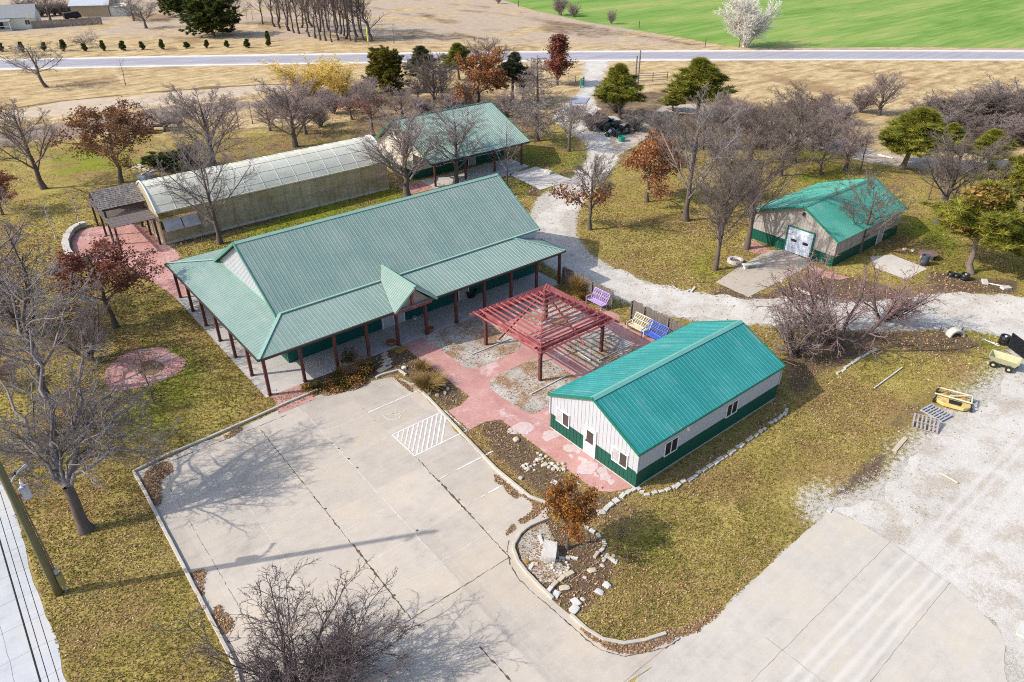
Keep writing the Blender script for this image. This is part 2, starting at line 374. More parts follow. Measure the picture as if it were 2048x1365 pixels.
TRACK=GP([(1215,285),(1260,262),(1330,212),(1400,208),(1500,232),(1600,262),(1690,285),(1760,312),(1850,318),(2048,330),(2048,345),(1840,336),(1740,325),(1670,302),(1580,278),(1490,250),(1400,226),(1340,228),(1275,285),(1230,310)])
PL['track']=TRACK
MOWN=GP([(-60,232),(120,205),(300,187),(420,178),(520,172),(600,170),(700,176),(700,190),(600,184),(520,188),(440,196),(320,212),(180,228),(80,238),(-60,262)])
SLABP=[(12.55,60.9),(12.55,42.0),(39.9,42.0),(39.9,45.1),(15.7,45.1),(15.7,60.9)]
RED=[(23.4,42.1),(23.4,33.3),(22.3,32.85),(21.25,32.95),(21.2,30.35),(22.5,30.4),(23.45,29.9),(23.45,21.2),(24.1,20.55),(25.45,19.95),(25.45,27.4),(39.2,27.4),(39.2,28.3),(38.9,34.0),(39.6,34.6),(39.6,35.6),(38.6,36.6),(38.2,42.1)]
PL['red']=RED
RED2=GP([(335,605),(352,590),(372,604),(410,640),(400,590),(330,555),(338,520),(308,470),(290,448),(240,450),(185,458),(160,462),(152,480),(158,505),(180,530),(220,545),(270,530),(285,540),(300,560)])
RED2=[(12.55,61.0),(12.55,60.0),(14.0,60.2),(15.2,62.6),(14.6,66),(15.9,70.6),(15.6,73.5),(15.6,80),(12,82.6),(9.6,82.6),(8.2,80),(7.9,76),(9,73),(11.2,70.5),(11.9,66.5)]
PL['red2']=RED2
HEART=smooth_poly(GP([(342,692),(367,729),(350,752),(300,772),(250,783),(215,786),(203,757),(222,720),(262,700)]),1); PL['heart']=HEART
HIN=smooth_poly(GP([(318,722),(330,742),(290,755),(272,745),(285,722)]),2)
REDT=[(13.0,42.5),(14.95,42.2),(15.05,41.2),(15.2,39.75),(12.45,39.75),(12.8,41)]; PL['redt']=REDT
def rrect(x0,x1,y0,y1,rs,n=5):
    out=[]
    for (cx,cy,a0),r in zip(((x1,y1,0),(x0,y1,90),(x0,y0,180),(x1,y0,270)),rs):
        sx=1 if cx==x1 else -1; sy=1 if cy==y1 else -1; ox,oy=cx-sx*r,cy-sy*r
        for i in range(n+1): th=R(a0+90*i/n); out.append((ox+r*math.cos(th),oy+r*math.sin(th)))
    return out
BEDS=[('gravel_bed',rrect(25.3,30.9,35.75,41.95,(2.2,.1,.8,1.6))),('gravel_bed',rrect(25.1,30.7,29.0,34.15,(1.2,1.2,.6,.1))),('gravel_bed',rrect(32.3,37.2,27.6,34.2,(1.2,1.4,.1,.1))),
 ('gravel_bed',rrect(33.2,38.1,36.3,41.9,(.4,1.2,2.0,1.2)))]
FB=[(39.95,33.8),(38.9,33.4),(38.75,32.4),(39.2,28.0),(39.95,28.0)]
HWYC=[(-160,300),(18.5,193.9),(107.5,131.6),(194.5,59.9),(300,-40)]
FIELD=GP([(985,-10),(1000,4),(1080,24),(1180,46),(1300,66),(1400,84),(1450,93),(1560,97),(1700,98),(1900,97),(2060,97),(2500,95)])+[(520,60),(1500,500),(900,900)]
PL['field']=FIELD
SHOP=[(25.3,19.8),(39.5,19.8),(39.5,27.4),(25.3,27.4)]
MAINB=[(12.6,41.8),(39.9,41.8),(39.9,61),(12.6,61)]
GHB=[(15.4,73.1),(41.2,73.1),(41.2,80.2),(15.4,80.2)]
SHEDP=[(61.4,28.5),(74,28.5),(74,38.5),(61.4,38.5)]
BACKB=[(44.6,69.4),(59.6,69.4),(59.6,82.5),(44.6,82.5)]
SHSLAB=GP([(1535,502),(1566,499),(1629,526),(1594,545),(1560,563),(1496,595),(1431,565),(1480,533)]); SHSLAB2=[(64.4,25.9),(66.3,27.5),(68.5,26.4),(67.9,22.8),(64.2,22.9)]
SHSLAB3=GP([(1505,476),(1514,460),(1534,460),(1533,487)])
BSLAB=[(45.4,73.5),(45.4,69.9),(48.6,69.9),(49.0,69.2),(54.9,67.9),(59.4,69.2),(59.4,73.5)]; BSLAB2=[(54.6,61.6),(60.0,61.8),(60.0,68.5),(55.3,68.3)]
for k,v in dict(shop=SHOP,main=MAINB,gh=GHB,shed=SHEDP,back=BACKB,s1=SHSLAB,s2=SHSLAB2,b2=BSLAB2,fb=FB).items(): PL[k]=v
# cover: bare soil, gravel fringe, lush green, dry straw, leaf litter (as plain outlines with strength and soft edge)
SOIL=[(GP([(945,850),(1000,838),(1060,880),(1180,990),(1262,985),(1230,1012),(1160,1030),(1090,1005),(1000,925)]),.8),
 (GP([(1040,1068),(1090,1035),(1180,1060),(1215,1090),(1240,1150),(1170,1215),(1140,1235),(1050,1155),(1028,1100)]),.9),
 (GP([(600,772),(700,712),(800,698),(835,690),(935,800),(895,820),(800,745),(760,755),(640,788)]),.9),
 (GP([(1285,980),(1560,800),(1575,830),(1380,960),(1290,992)]),.62),(GP([(1180,1000),(1290,990),(1330,1010),(1250,1090),(1190,1060)]),.45),
 (GP([(1410,590),(1460,560),(1530,588),(1640,540),(1740,560),(1850,600),(1700,615),(1500,612)]),.75),
 (GP([(1560,700),(1640,655),(1900,655),(2000,690),(1900,720),(1780,700),(1680,740),(1600,800),(1570,780)]),.6),
 (GP([(1700,950),(1740,925),(1830,860),(1900,790),(1990,730),(2010,745),(1900,840),(1800,930),(1720,1000)]),.5),
 (GP([(250,350),(300,320),(420,280),(600,262),(735,255),(740,275),(560,320),(300,380)]),.45),
 (GP([(690,190),(1010,190),(1100,230),(1080,300),(960,215),(700,280)]),.5),(GP([(1180,170),(1480,200),(1560,300),(1300,300),(1190,230)]),.55),
 (GP([(330,480),(560,420),(745,352),(770,362),(560,440),(345,498)]),.75),(GP([(1560,230),(2048,200),(2048,300),(1700,300)]),.35),
 (GP([(1060,400),(1120,370),(1190,345),(1150,330),(1040,380)]),.55),(GP([(1850,540),(2048,560),(2048,592),(1850,590)]),.65)]
LUSH=[(GP([(1380,520),(1430,500),(1450,560),(1390,570)]),.4),(GP([(300,680),(360,700),(385,760),(340,860),(270,830)]),.8),(GP([(400,500),(560,440),(760,380),(860,345),(830,385),(600,450),(420,505)]),.75),
 (GP([(1035,385),(1050,300),(1190,285),(1220,325),(1100,400)]),.6),(GP([(280,330),(250,290),(110,300),(130,345)]),.6),(GP([(-50,78),(0,70),(210,50),(200,62),(0,85)]),.9),(GP([(300,430),(330,450),(400,420),(380,410)]),.3),
 (GP([(1250,1090),(1330,1060),(1320,1110),(1270,1135)]),.6),(GP([(1830,600),(2048,640),(2030,760),(1960,800),(1990,740)]),.25),(GP([(1800,430),(1900,440),(1960,560),(1850,560)]),.5),
 (GP([(1960,790),(2048,700),(2048,760),(1990,800),(1930,820)]),.7),(GP([(1600,300),(1700,300),(1720,380),(1560,380)]),.4)]
DRYP=[(GP([(1330,218),(1480,202),(1560,195),(2100,178),(2100,330),(1850,322),(1740,310),(1600,262),(1450,222)]),.75),(GP([(1200,165),(1330,170),(1480,205),(1330,212),(1230,250),(1195,215)]),.6),
 (GP([(1270,1245),(1640,968),(1652,985),(1300,1255)]),.33),(GP([(1320,1262),(1655,1005),(1662,1016),(1350,1270)]),.33),(GP([(560,180),(1000,165),(1010,215),(560,230)]),.45),(GP([(-50,250),(600,195),(600,215),(-50,290)]),.5)]
SOIL+=[(GP([(-60,262),(80,238),(180,228),(320,212),(440,196),(520,188),(600,184),(600,187),(520,192),(440,201),(320,217),(180,233),(80,244),(-60,270)]),.0),(GP([(-60,229),(120,202),(300,184),(420,175),(520,169),(640,167),(640,171),(520,173),(420,179),(300,188),(120,207),(-60,235)]),.62),  # second outline: shade of the bank above the mown track, coloured as soil
 (GP([(1030,28),(1180,52),(1320,76),(1440,92),(1330,92),(1180,76),(1080,60)]),.47),(GP([(780,60),(900,62),(1010,78),(940,84),(800,80)]),.5),(GP([(840,28),(880,30),(870,40),(840,40)]),.6),(GP([(1480,84),(1600,88),(1640,95),(1500,95)]),.5),(GP([(600,70),(740,88),(790,86),(760,78),(650,66)]),.5),
 (GP([(1640,1010),(1700,940),(1740,900),(1790,905),(1770,960),(1700,1000)]),.72),(GP([(1750,840),(1830,780),(1900,760),(1880,830),(1800,890)]),.5),(GP([(1960,1240),(1990,1200),(2060,1170),(2060,1290),(2010,1290)]),.7),(GP([(1900,1160),(1950,1150),(2050,1180),(2040,1240),(1960,1225)]),.5)]
def axis(lo,hi,a,b,d):
    l=[a]; st=d
    while l[0]>lo: st*=1.22; l.insert(0,max(lo,l[0]-st))
    mid=list(np.arange(a+d,b,d)); u=[b]; st=d
    while u[-1]<hi: st*=1.22; u.append(min(hi,u[-1]+st))
    return np.array(l+mid+u)
def cover(X,Y):
    n=.577*X+.817*Y
    dry=np.clip((n-104-.06*(X-Y))/26,0,1)*.9
    soil=np.zeros(X.shape); lush=np.zeros(X.shape); grav=np.zeros(X.shape)
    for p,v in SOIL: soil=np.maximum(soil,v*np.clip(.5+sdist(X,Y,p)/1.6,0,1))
    for p,v in LUSH: lush=np.maximum(lush,v*np.clip(.5+sdist(X,Y,p)/3.5,0,1))
    for nm,wd in (('yard',4.5),('drive',1.5),('track',1.2)): grav=np.maximum(grav,np.clip(1+sdist(X,Y,PL[nm])/wd,0,1))
    for p in (GP([(1430,605),(1500,590),(1660,560),(1850,595),(1640,640)]),GP([(1650,1020),(1720,960),(1830,880),(1960,790),(1880,940)])): grav=np.maximum(grav,.55*np.clip(.5+sdist(X,Y,p)/2,0,1))
    dry=np.maximum(dry,.85*np.clip(.5+sdist(X,Y,MOWN)/2,0,1))
    for p,v in DRYP: dry=np.maximum(dry,v*np.clip(.5+sdist(X,Y,p)/1.5,0,1))
    grav=grav*(1-.55*soil)
    return dry,soil,lush,grav
gx=axis(-900,2200,-22,92,.55); gy=axis(-300,2400,10,128,.55)
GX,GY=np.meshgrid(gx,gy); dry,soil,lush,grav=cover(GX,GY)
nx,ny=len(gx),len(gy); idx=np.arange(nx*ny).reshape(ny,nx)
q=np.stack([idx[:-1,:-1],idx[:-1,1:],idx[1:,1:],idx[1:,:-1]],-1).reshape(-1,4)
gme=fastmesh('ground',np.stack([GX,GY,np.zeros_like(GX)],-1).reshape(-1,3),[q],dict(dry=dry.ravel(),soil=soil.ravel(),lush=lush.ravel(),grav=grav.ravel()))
def ground_mat():
    n=NT('winter_lawn'); p=n.pos()
    big=n.noise(p,.055,5,.6); mid=n.noise(p,.42,6,.65); small=n.noise(p,3.2,6,.75); fine=n.noise(p,16,5,.8); streak=n.noise(n.map(p,(.3,1.4,1),R(37)),.45,6,.7)
    f=n.mth('ADD',n.mth('MULTIPLY',mid,.24),n.mth('ADD',n.mth('MULTIPLY',small,.36),n.mth('MULTIPLY',fine,.40)))
    lawn=n.ramp(f,[(.36,(.045,.038,.014)),(.43,(.165,.138,.042)),(.49,(.305,.25,.068)),(.55,(.44,.355,.11)),(.64,(.62,.50,.23))])
    green=n.ramp(f,[(.33,(.045,.060,.010)),(.45,(.15,.185,.02)),(.57,(.29,.30,.04)),(.70,(.46,.40,.12))])
    gm=n.step(n.mth('ADD',n.attr('lush'),n.mth('ADD',n.mth('MULTIPLY',big,.75),n.mth('MULTIPLY',mid,.35))),.58,.98)
    col=n.mix(gm,lawn,green)
    lt=n.ramp(n.mth('ADD',n.mth('MULTIPLY',small,.5),n.mth('MULTIPLY',fine,.5)),[(.36,(.08,.045,.025)),(.5,(.28,.165,.08)),(.62,(.48,.32,.18))])
    col=n.mix(n.mth('MULTIPLY',n.step(n.mth('ADD',n.noise(p,.16,5,.65),n.mth('MULTIPLY',small,.35)),.61,.82),.72),col,lt)
    dr=n.ramp(n.mth('ADD',n.mth('MULTIPLY',streak,.45),n.mth('ADD',n.mth('MULTIPLY',small,.25),n.mth('MULTIPLY',mid,.3))),[(.34,(.13,.08,.045)),(.43,(.33,.225,.11)),(.51,(.50,.375,.20)),(.62,(.68,.56,.37))])
    grey=n.ramp(f,[(.35,(.26,.19,.14)),(.5,(.45,.36,.27)),(.65,(.58,.49,.38))])
    sx=n.n('SeparateXYZ'); n.l(p,sx.inputs[0]); nn=n.mth('ADD',n.mth('MULTIPLY',sx.outputs[0],.577),n.mth('MULTIPLY',sx.outputs[1],.817))
    far=n.step(n.mth('ADD',nn,n.mth('MULTIPLY',n.mth('ADD',sx.outputs[0],-90),.28)),182,205)
    dr=n.mix(n.mth('MULTIPLY',far,n.step(big,.36,.5)),dr,grey)
    dr=n.mix(n.mth('MULTIPLY',n.step(n.noise(n.map(p,(1,.45,1),R(-38)),.07,4,.6),.56,.66),.6),dr,n.ramp(f,[(.35,(.11,.06,.03)),(.6,(.30,.18,.09))]))
    col=n.mix(n.step(n.mth('ADD',n.attr('dry'),n.mth('MULTIPLY',n.mth('ADD',n.mth('ADD',mid,small),-1),.7)),.22,.62),col,dr)
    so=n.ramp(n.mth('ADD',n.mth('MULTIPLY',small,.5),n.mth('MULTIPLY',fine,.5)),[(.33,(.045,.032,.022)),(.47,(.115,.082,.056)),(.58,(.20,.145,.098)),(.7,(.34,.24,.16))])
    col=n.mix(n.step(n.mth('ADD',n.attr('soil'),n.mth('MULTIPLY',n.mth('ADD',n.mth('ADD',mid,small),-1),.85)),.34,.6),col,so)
    gr=n.ramp(n.mth('ADD',n.mth('MULTIPLY',small,.35),n.mth('MULTIPLY',fine,.65)),[(.34,(.16,.135,.11)),(.46,(.42,.39,.34)),(.6,(.66,.63,.58))])
    col=n.mix(n.step(n.mth('ADD',n.attr('grav'),n.mth('MULTIPLY',n.mth('ADD',n.mth('ADD',small,fine),-1),1.1)),.5,.72),col,gr)
    return n.fin(col,.95,n.mth('ADD',n.mth('MULTIPLY',fine,.6),small),.55,.06,.1)
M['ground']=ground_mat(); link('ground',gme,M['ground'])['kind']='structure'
def gravel_mat(name,lo,mid_,hi,leaf=0,sc=1):
    n=NT(name); p=n.pos(); a=n.noise(p,.3,6,.65); b=n.noise(p,2.2,5,.7); d=n.noise(p,19*sc,4,.8)
    f=n.mth('ADD',n.mth('MULTIPLY',a,.35),n.mth('ADD',n.mth('MULTIPLY',b,.2),n.mth('MULTIPLY',d,.45)))
    col=n.ramp(f,[(.34,lo),(.46,mid_),(.60,hi)])
    if leaf: col=n.mix(n.mth('MULTIPLY',n.step(n.mth('ADD',n.mth('MULTIPLY',n.noise(p,.5,4,.6),.6),n.mth('MULTIPLY',n.noise(p,6,4,.75),.4)),.485,.56),leaf),col,n.ramp(d,[(.35,(.14,.07,.035)),(.65,(.44,.28,.14))]))
    col=n.mix(n.mth('MULTIPLY',n.step(n.noise(p,5,5,.8),.63,.70),.55),col,c_(lo,.5))
    return n.fin(col,.95,d,.5,.04,.1)
M['gravel']=gravel_mat('white_gravel',(.34,.305,.26),(.55,.525,.48),(.70,.675,.63),.2)
M['gravelyard']=gravel_mat('yard_gravel',(.36,.325,.28),(.545,.52,.475),(.67,.65,.61),.30)
M['gravelbed']=gravel_mat('bed_gravel',(.13,.115,.10),(.36,.335,.30),(.64,.61,.56),.85,.7)
M['tracks']=gravel_mat('track_gravel',(.26,.2,.15),(.45,.38,.31),(.60,.54,.47),.2)
M['conc']=concrete('lot_concrete',(.505,.455,.395),3.2,4.35,13.8-3.2*4,29.3-4.35*8,.075)
M['concr']=concrete('road_concrete',(.53,.495,.445),3.9,9,0,0,.03)
def worn(mt,lines,ink):
    n=NT.__new__(NT); n.m=mt; n.t=mt.node_tree; n.b=n.t.nodes['Principled BSDF']; src=n.b.inputs['Base Color'].links[0].from_socket; p=n.pos(); s=n.n('SeparateXYZ'); n.l(p,s.inputs[0]); w=n.noise(n.map(p,(.25,1,1)),1.2,3); f=0.0
    for y0,sl,wd in lines:
        d=n.mth('ABSOLUTE',n.mth('ADD',n.mth('ADD',s.outputs[1],n.mth('MULTIPLY',s.outputs[0],-sl)),n.mth('MULTIPLY',n.mth('ADD',w,-.5),.35)),0); d=n.mth('ABSOLUTE',n.mth('ADD',n.mth('ADD',s.outputs[1],n.mth('MULTIPLY',s.outputs[0],-sl)),n.mth('ADD',n.mth('MULTIPLY',w,.3),-y0-.15)))
        f=n.mth('ADD',f,n.mth('MULTIPLY',n.step(n.mth('SUBTRACT',wd,d),0,wd),.55))
    f=n.mth('MULTIPLY',n.mth('MINIMUM',f,.7),n.step(s.outputs[0],15,20)); n.l(n.mix(f,src,ink),n.b.inputs['Base Color'])
worn(M['concr'],[(7.3,.008,.22),(6.75,.008,.2),(5.9,.008,.22),(5.4,.008,.2)],(.66,.635,.60)); worn(M['gravelyard'],[(7.3,.008,.3),(6.7,.008,.3),(5.8,.008,.3),(5.2,.008,.3)],(.64,.62,.585))
M['concs']=concrete('street_concrete',(.50,.52,.55),3,1.85,.3,0,.02,1)
M['concp']=concrete('porch_concrete',(.50,.485,.475),3.1,3.1,12.6,42.1,.07)
M['concw']=concrete('pad_concrete',(.58,.55,.51),5,5,0,0,.05)
M['concap']=concrete('apron_concrete',(.46,.41,.345),9,9,0,0,.02,1.6); M['conck']=concrete('kerb_concrete',(.50,.46,.41),9,3,0,0,.08)
def redmat():
    n=NT('stamped_red_concrete'); p=n.pos(); a=n.noise(p,.5,6,.7); b=n.noise(p,5,5,.7)
    f=n.mth('ADD',n.mth('MULTIPLY',a,.6),n.mth('MULTIPLY',b,.4)); col=n.ramp(f,[(.3,(.38,.185,.165)),(.5,(.51,.275,.25)),(.68,(.61,.39,.36))])
    w=n.step(n.mth('ADD',n.mth('MULTIPLY',n.noise(p,.55,3,.5),.55),n.mth('MULTIPLY',n.noise(p,2.4,6,.8),.45)),.545,.61); col=n.mix(n.mth('MULTIPLY',w,.62),col,(.64,.55,.54))
    return n.fin(col,.8,b,.15,.01,.25)
M['red']=redmat(); M['stain']=simple('lime_bloom',(.58,.46,.45),.2,4,.9)
n=NT('wheat_field'); p=n.pos(); a=n.noise(n.map(p,(.22,1,1),R(-38)),.06,5,.6); b=n.noise(n.map(p,(.12,1.4,1),R(-40)),.5,6,.75)
col=n.ramp(n.mth('ADD',n.mth('MULTIPLY',a,.5),n.mth('MULTIPLY',b,.5)),[(.37,(.40,.34,.15)),(.43,(.28,.36,.10)),(.51,(.185,.31,.065)),(.60,(.115,.235,.04))]); M['field']=n.fin(col,.9,b,.3,.05,.1)
n=NT('asphalt'); p=n.pos(); a=n.noise(n.map(p,(.08,1.2,1),R(-38)),.6,5,.6); M['asphalt']=n.fin(n.ramp(a,[(.3,(.30,.29,.33)),(.7,(.40,.39,.43))]),.85,a,.1,.01,.25)
M['mark']=simple('white_road_paint',(.72,.71,.70),.12,5,.7,dirt=(.56,.53,.50)); M['marko']=simple('worn_white_paint',(.60,.57,.53),.08,5,.8,dirt=(.52,.49,.45))
M['crack']=simple('dark_joint',(.11,.085,.06),.5,6,.95); M['jointl']=simple('sealed_joint',(.80,.77,.70),.1,5,.9); M['jointd']=simple('sawn_joint',(.30,.275,.25),.2,5,.9)
M['debris']=simple('leaf_debris',(.19,.125,.08),.5,7,.95,bs=.8)
M['shoulder']=gravel_mat('shoulder_gravel',(.45,.41,.36),(.66,.63,.58),(.8,.78,.74),0)
sheet('wheat_field',FIELD,.012,M['field'],1.0,4,seed=3)
hc=resample(smooth_poly(HWYC+HWYC[::-1],0)[:5],12,False)
# rounded highway centre line
hc=np.array(hc); 
for _ in range(30): hc[1:-1]=(hc[:-2]+2*hc[1:-1]+hc[2:])/4
m=MB(); strip(m,hc,12.6,.016); o=m.build('highway_shoulder',M['shoulder']); o['kind']='structure'
m=MB(); strip(m,hc,9.0,.021); hw=m.build('highway',M['asphalt']); hw['kind']='structure'
m=MB(); T=np.gradient(hc,axis=0); T/=np.linalg.norm(T,axis=1,keepdims=True); N=np.stack([-T[:,1],T[:,0]],1)
for e in (3.75,-3.75): strip(m,hc+N*e,.22,.026)
acc=0.0; L=np.concatenate([[0],np.cumsum(np.linalg.norm(np.diff(hc,axis=0),axis=1))])
def at(s): return np.array([np.interp(s,L,hc[:,0]),np.interp(s,L,hc[:,1])])
s=0
while s<L[-1]-5: strip(m,[at(s),at(s+3.5)],.16,.0265); s+=12.2
m.build('lane_marking',M['mark'],hw)
M['path']=gravel_mat('mown_straw',(.30,.23,.165),(.50,.405,.30),(.64,.54,.42),.15,.8); M['bank_shade']=gravel_mat('bank_grass_painted_shade',(.09,.06,.03),(.17,.12,.055),(.27,.20,.10),.1,.8); M['scrub']=gravel_mat('grey_scrub_ground',(.12,.09,.075),(.24,.19,.16),(.38,.31,.26),.4,.8)
sheet('path',MOWN,.007,M['path'],.7,1.2,seed=21); m=MB(); P=resample(GP([(-60,230),(120,203),(300,185),(420,176),(520,170),(640,168)]),1.0,False); rr_=np.random.default_rng(3); strip(m,P,.9+.5*vnoise(len(P),4,rr_),.0115); m.build('bank_shade',M['bank_shade'])['kind']='structure'  # dark ribbon paints the shaded bank along the track's upper edge
sheet('scrub_ground',GP([(-60,285),(60,262),(200,240),(330,218),(430,205),(560,192),(700,190),(720,205),(640,225),(560,212),(470,222),(380,236),(240,262),(100,284),(-60,312)]),.0065,M['scrub'],1.2,1.5,seed=22)
sheet('gravel_track',TRACK,.008,M['tracks'],.6,.8,seed=5); sheet('gravel_drive',DRIVE,.010,M['gravel'],.6,.4,seed=6); sheet('gravel_yard',YARD,.012,M['gravelyard'],.5,.4,seed=7)
st=sheet('street',STREET,.012,M['concs'],.05,.4,seed=8); lot=sheet('parking_lot',LOT,.012,M['conc'],.07,.3,seed=9); rd=sheet('road',ROAD,.017,M['concr'],.08,.3,seed=10)
sheet('porch_slab',SLABP,.03,M['concp']); rp=sheet('red_path',RED,.016,M['red'],.02,.3); sheet('red_patio',smooth_poly(RED2,1),.016,M['red'],.08,.4,seed=12); ht=sheet('red_patio',HEART,.016,M['red'],.12,.3,seed=13)
sheet('red_path',REDT,.022,M['red'],.02,.3); sheet('planting_bed',HIN,.022,M['debris'],.08,.3,seed=15)
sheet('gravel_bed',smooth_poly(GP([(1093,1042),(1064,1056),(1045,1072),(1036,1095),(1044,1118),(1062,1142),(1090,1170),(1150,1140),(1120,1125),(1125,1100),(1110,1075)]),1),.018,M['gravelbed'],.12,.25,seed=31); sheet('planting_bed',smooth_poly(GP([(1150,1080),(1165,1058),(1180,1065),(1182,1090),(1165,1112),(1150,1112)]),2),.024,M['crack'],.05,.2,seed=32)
for i,(x,y) in enumerate([(1102,872),(1112,866),(1141,911),(1150,905),(1169,927),(1182,945),(1206,946),(1215,958),(1044,857),(1050,862)]):
    a=np.random.default_rng(i).uniform(.18,.5); c=G(x,y); sheet('lime_stain',[(c[0]+a*math.cos(t)*1.0,c[1]+a*1.5*math.sin(t)) for t in np.linspace(0,6.28,18,endpoint=False)],.019+.0004*i,M['stain'],.22,.09,rp,seed=60+i)
for nm,p in BEDS: sheet(nm,p,.022,M['gravelbed'],.04,.25)
sheet('planting_bed',FB,.022,M['debris'],.06,.3)
for nm,p,mt in (('shed_apron',SHSLAB,'concap'),('side_pad',SHSLAB2,'concw'),('side_pad',SHSLAB3,'concw'),('back_slab',BSLAB,'concw'),('back_pad',BSLAB2,'concw')): sheet(nm,p,.02,M[mt],.03,.4)
sheet('red_path',GP([(1480,489),(1506,479),(1541,501),(1530,507),(1510,507)]),.024,M['red'],.1,.4); sheet('red_path',GP([(1603,537),(1621,529),(1672,548),(1700,556),(1678,560),(1648,555)]),.024,M['red'],.08,.4)
sheet('red_path',[(45.3,73.6),(42.3,73.6),(42,69.9),(45.3,69.7)],.02,M['red'],.08,.4)
# joints, cracks and paint on the lot
r=np.random.default_rng(5)
def crackline(m,a,b,w,z,jit=.6,stepm=.14,gap=0):
    P=resample([a,b],stepm,False); seg=[]
    for i,pp in enumerate(P):
        if gap and r.random()<gap:
            if len(seg)>1: strip(m,seg,w*.62,z,jit*.7,r)
            seg=[]
        else: seg.append(pp+r.normal(size=2)*.012)
    if len(seg)>1: strip(m,seg,w*.62,z,jit*.7,r)
m=MB()
crackline(m,(10.85,38.9),(10.55,20.5),.055,.019,.9); crackline(m,(17.15,31),(16.5,20.35),.06,.019,1.0); crackline(m,(17.0,27.9),(16.75,24.2),.13,.0192,.8); crackline(m,(16.5,20.5),(1,20.55),.04,.019,.9)
crackline(m,(12.15,17.3),(12.25,8),.08,.019,.9); crackline(m,(4.6,39.6),(4.5,22),.02,.019,.6,.14,.1); crackline(m,(10.7,26.5),(10.55,22),.09,.0192,1.0); crackline(m,(4.0,39.4),(12.8,39.3),.05,.019,1.0,.14,.12)
for i in range(14):
    q_=r.choice(3); x=[10.7,13.8,17.0][q_]; y=r.uniform(22,37); m.lathe([(r.uniform(.03,.09),0),(.01,.012)],(x+r.normal()*.03,y,.012),7)
bl=GP([(1018,1082),(1014,1102),(1020,1130),(1040,1162),(1075,1195),(1100,1215),(1140,1250),(1172,1280),(1204,1302),(1249,1314),(1330,1297),(1362,1278)]); 
for a,b in zip(bl[:-1],bl[1:]): crackline(m,a,b,.06,.0235,.9)
m.build('crack',M['crack'],lot)
m=MB()
for a,b,w in (((13.85,38.9),(13.55,20.5),.035),((7.6,39.3),(7.4,20.6),.025)): crackline(m,a,b,w,.018,.35,.3)
for y in (36.1,33.05,30.5,27.7,24.95,22.6): crackline(m,(4.2,y-.2),(17.0,y-.05),.03,.0178,.4,.3,.06)
crackline(m,(12.1,20.4),(12.15,17.3),.03,.018,.4,.3); crackline(m,(2,17.3),(20,17.4),.02,.018,.4,.3,.05)
m.build('joint',M['jointl'],lot)
m=MB()
for y in (36.1,): strip(m,resample([(17.1,y),(21.15,y)],.3,False),.10,.0225,.15,r)
for y in (33.05,30.4): strip(m,resample([(17.1,y),(21.15,y)],.3,False),.10,.0225,.15,r)
strip(m,resample([(17.1,33.05),(17.1,30.4)],.3,False),.09,.0223,.15,r); strip(m,resample([(21.15,33.05),(21.05,30.4)],.3,False),.10,.0223,.15,r)
dv=G(872,892)-G(882,832); dv=dv[:2]/abs(dv[1])
for i in range(-5,12):
    x0=17.2+i*.37; a=np.array([x0,33.0]); b=a+dv*2.6; lo,hi=17.15,21.0
    ts=[t for t in np.linspace(0,1,40) if lo<a[0]+(b-a)[0]*t<hi]
    if len(ts)>3: strip(m,[a+(b-a)*t for t in np.linspace(ts[0],ts[-1],12)],.10,.0222,.2,r)
strip(m,resample([(18.4,27.72),(21.1,27.72)],.3,False),.09,.0225,.3,r); strip(m,resample([(18.6,24.97),(20.2,24.95)],.3,False),.08,.0225,.3,r)
m.build('stall_line',M['mark'],lot)
m=MB()
wc=[[(17.75,35.3),(17.68,34.9),(17.8,34.5),(18.1,34.25),(18.4,34.28),(18.62,34.5)],[(17.95,35.05),(18.35,34.95),(18.42,34.6),(18.85,34.72),(19.15,34.75)],[(18.3,34.95),(18.6,34.97)]]
for w_ in wc: strip(m,resample(w_,.1,False),.085,.0222,.25,r)
for y in (27.72,24.97): strip(m,resample([(17.1,y),(18.4,y)],.2,False),.07,.0222,.6,r)
m.build('painted_symbol',M['marko'],lot)
m=MB(); r=np.random.default_rng(8)
for a,b in (((14,8.35),(32.75,8.55)),((14,4.9),(32.4,5.35)),((22.62,9.3),(22.62,3)),((19.7,11.9),(9,11.9)),((32.75,9.0),(32.3,5.3))): crackline(m,a,b,.028,.0225,.4,.3)
m.build('joint',M['jointd'],rd)
m=MB()
for y in np.arange(-20,60,1.85): crackline(m,(-9.4,y-.02),(-2.8,y+.06),.022,.0155,.4,.4)
for x in (-4.55,-6.6): crackline(m,(x,-20),(x,80),.03,.0155,.3,.5)
m.build('joint',M['jointd'],st)
m=MB(); 
for x in np.arange(13.0,39.9,3.1): crackline(m,(x,42.1),(x,45.0),.025,.0345,.3,.3)
for y in np.arange(45.2,61,3.1): crackline(m,(12.6,y),(15.6,y),.025,.0345,.3,.3)
crackline(m,(13,43.6),(39.8,43.6),.02,.0345,.3,.3); m.build('joint',M['jointd'],bpy.data.objects['porch_slab'])
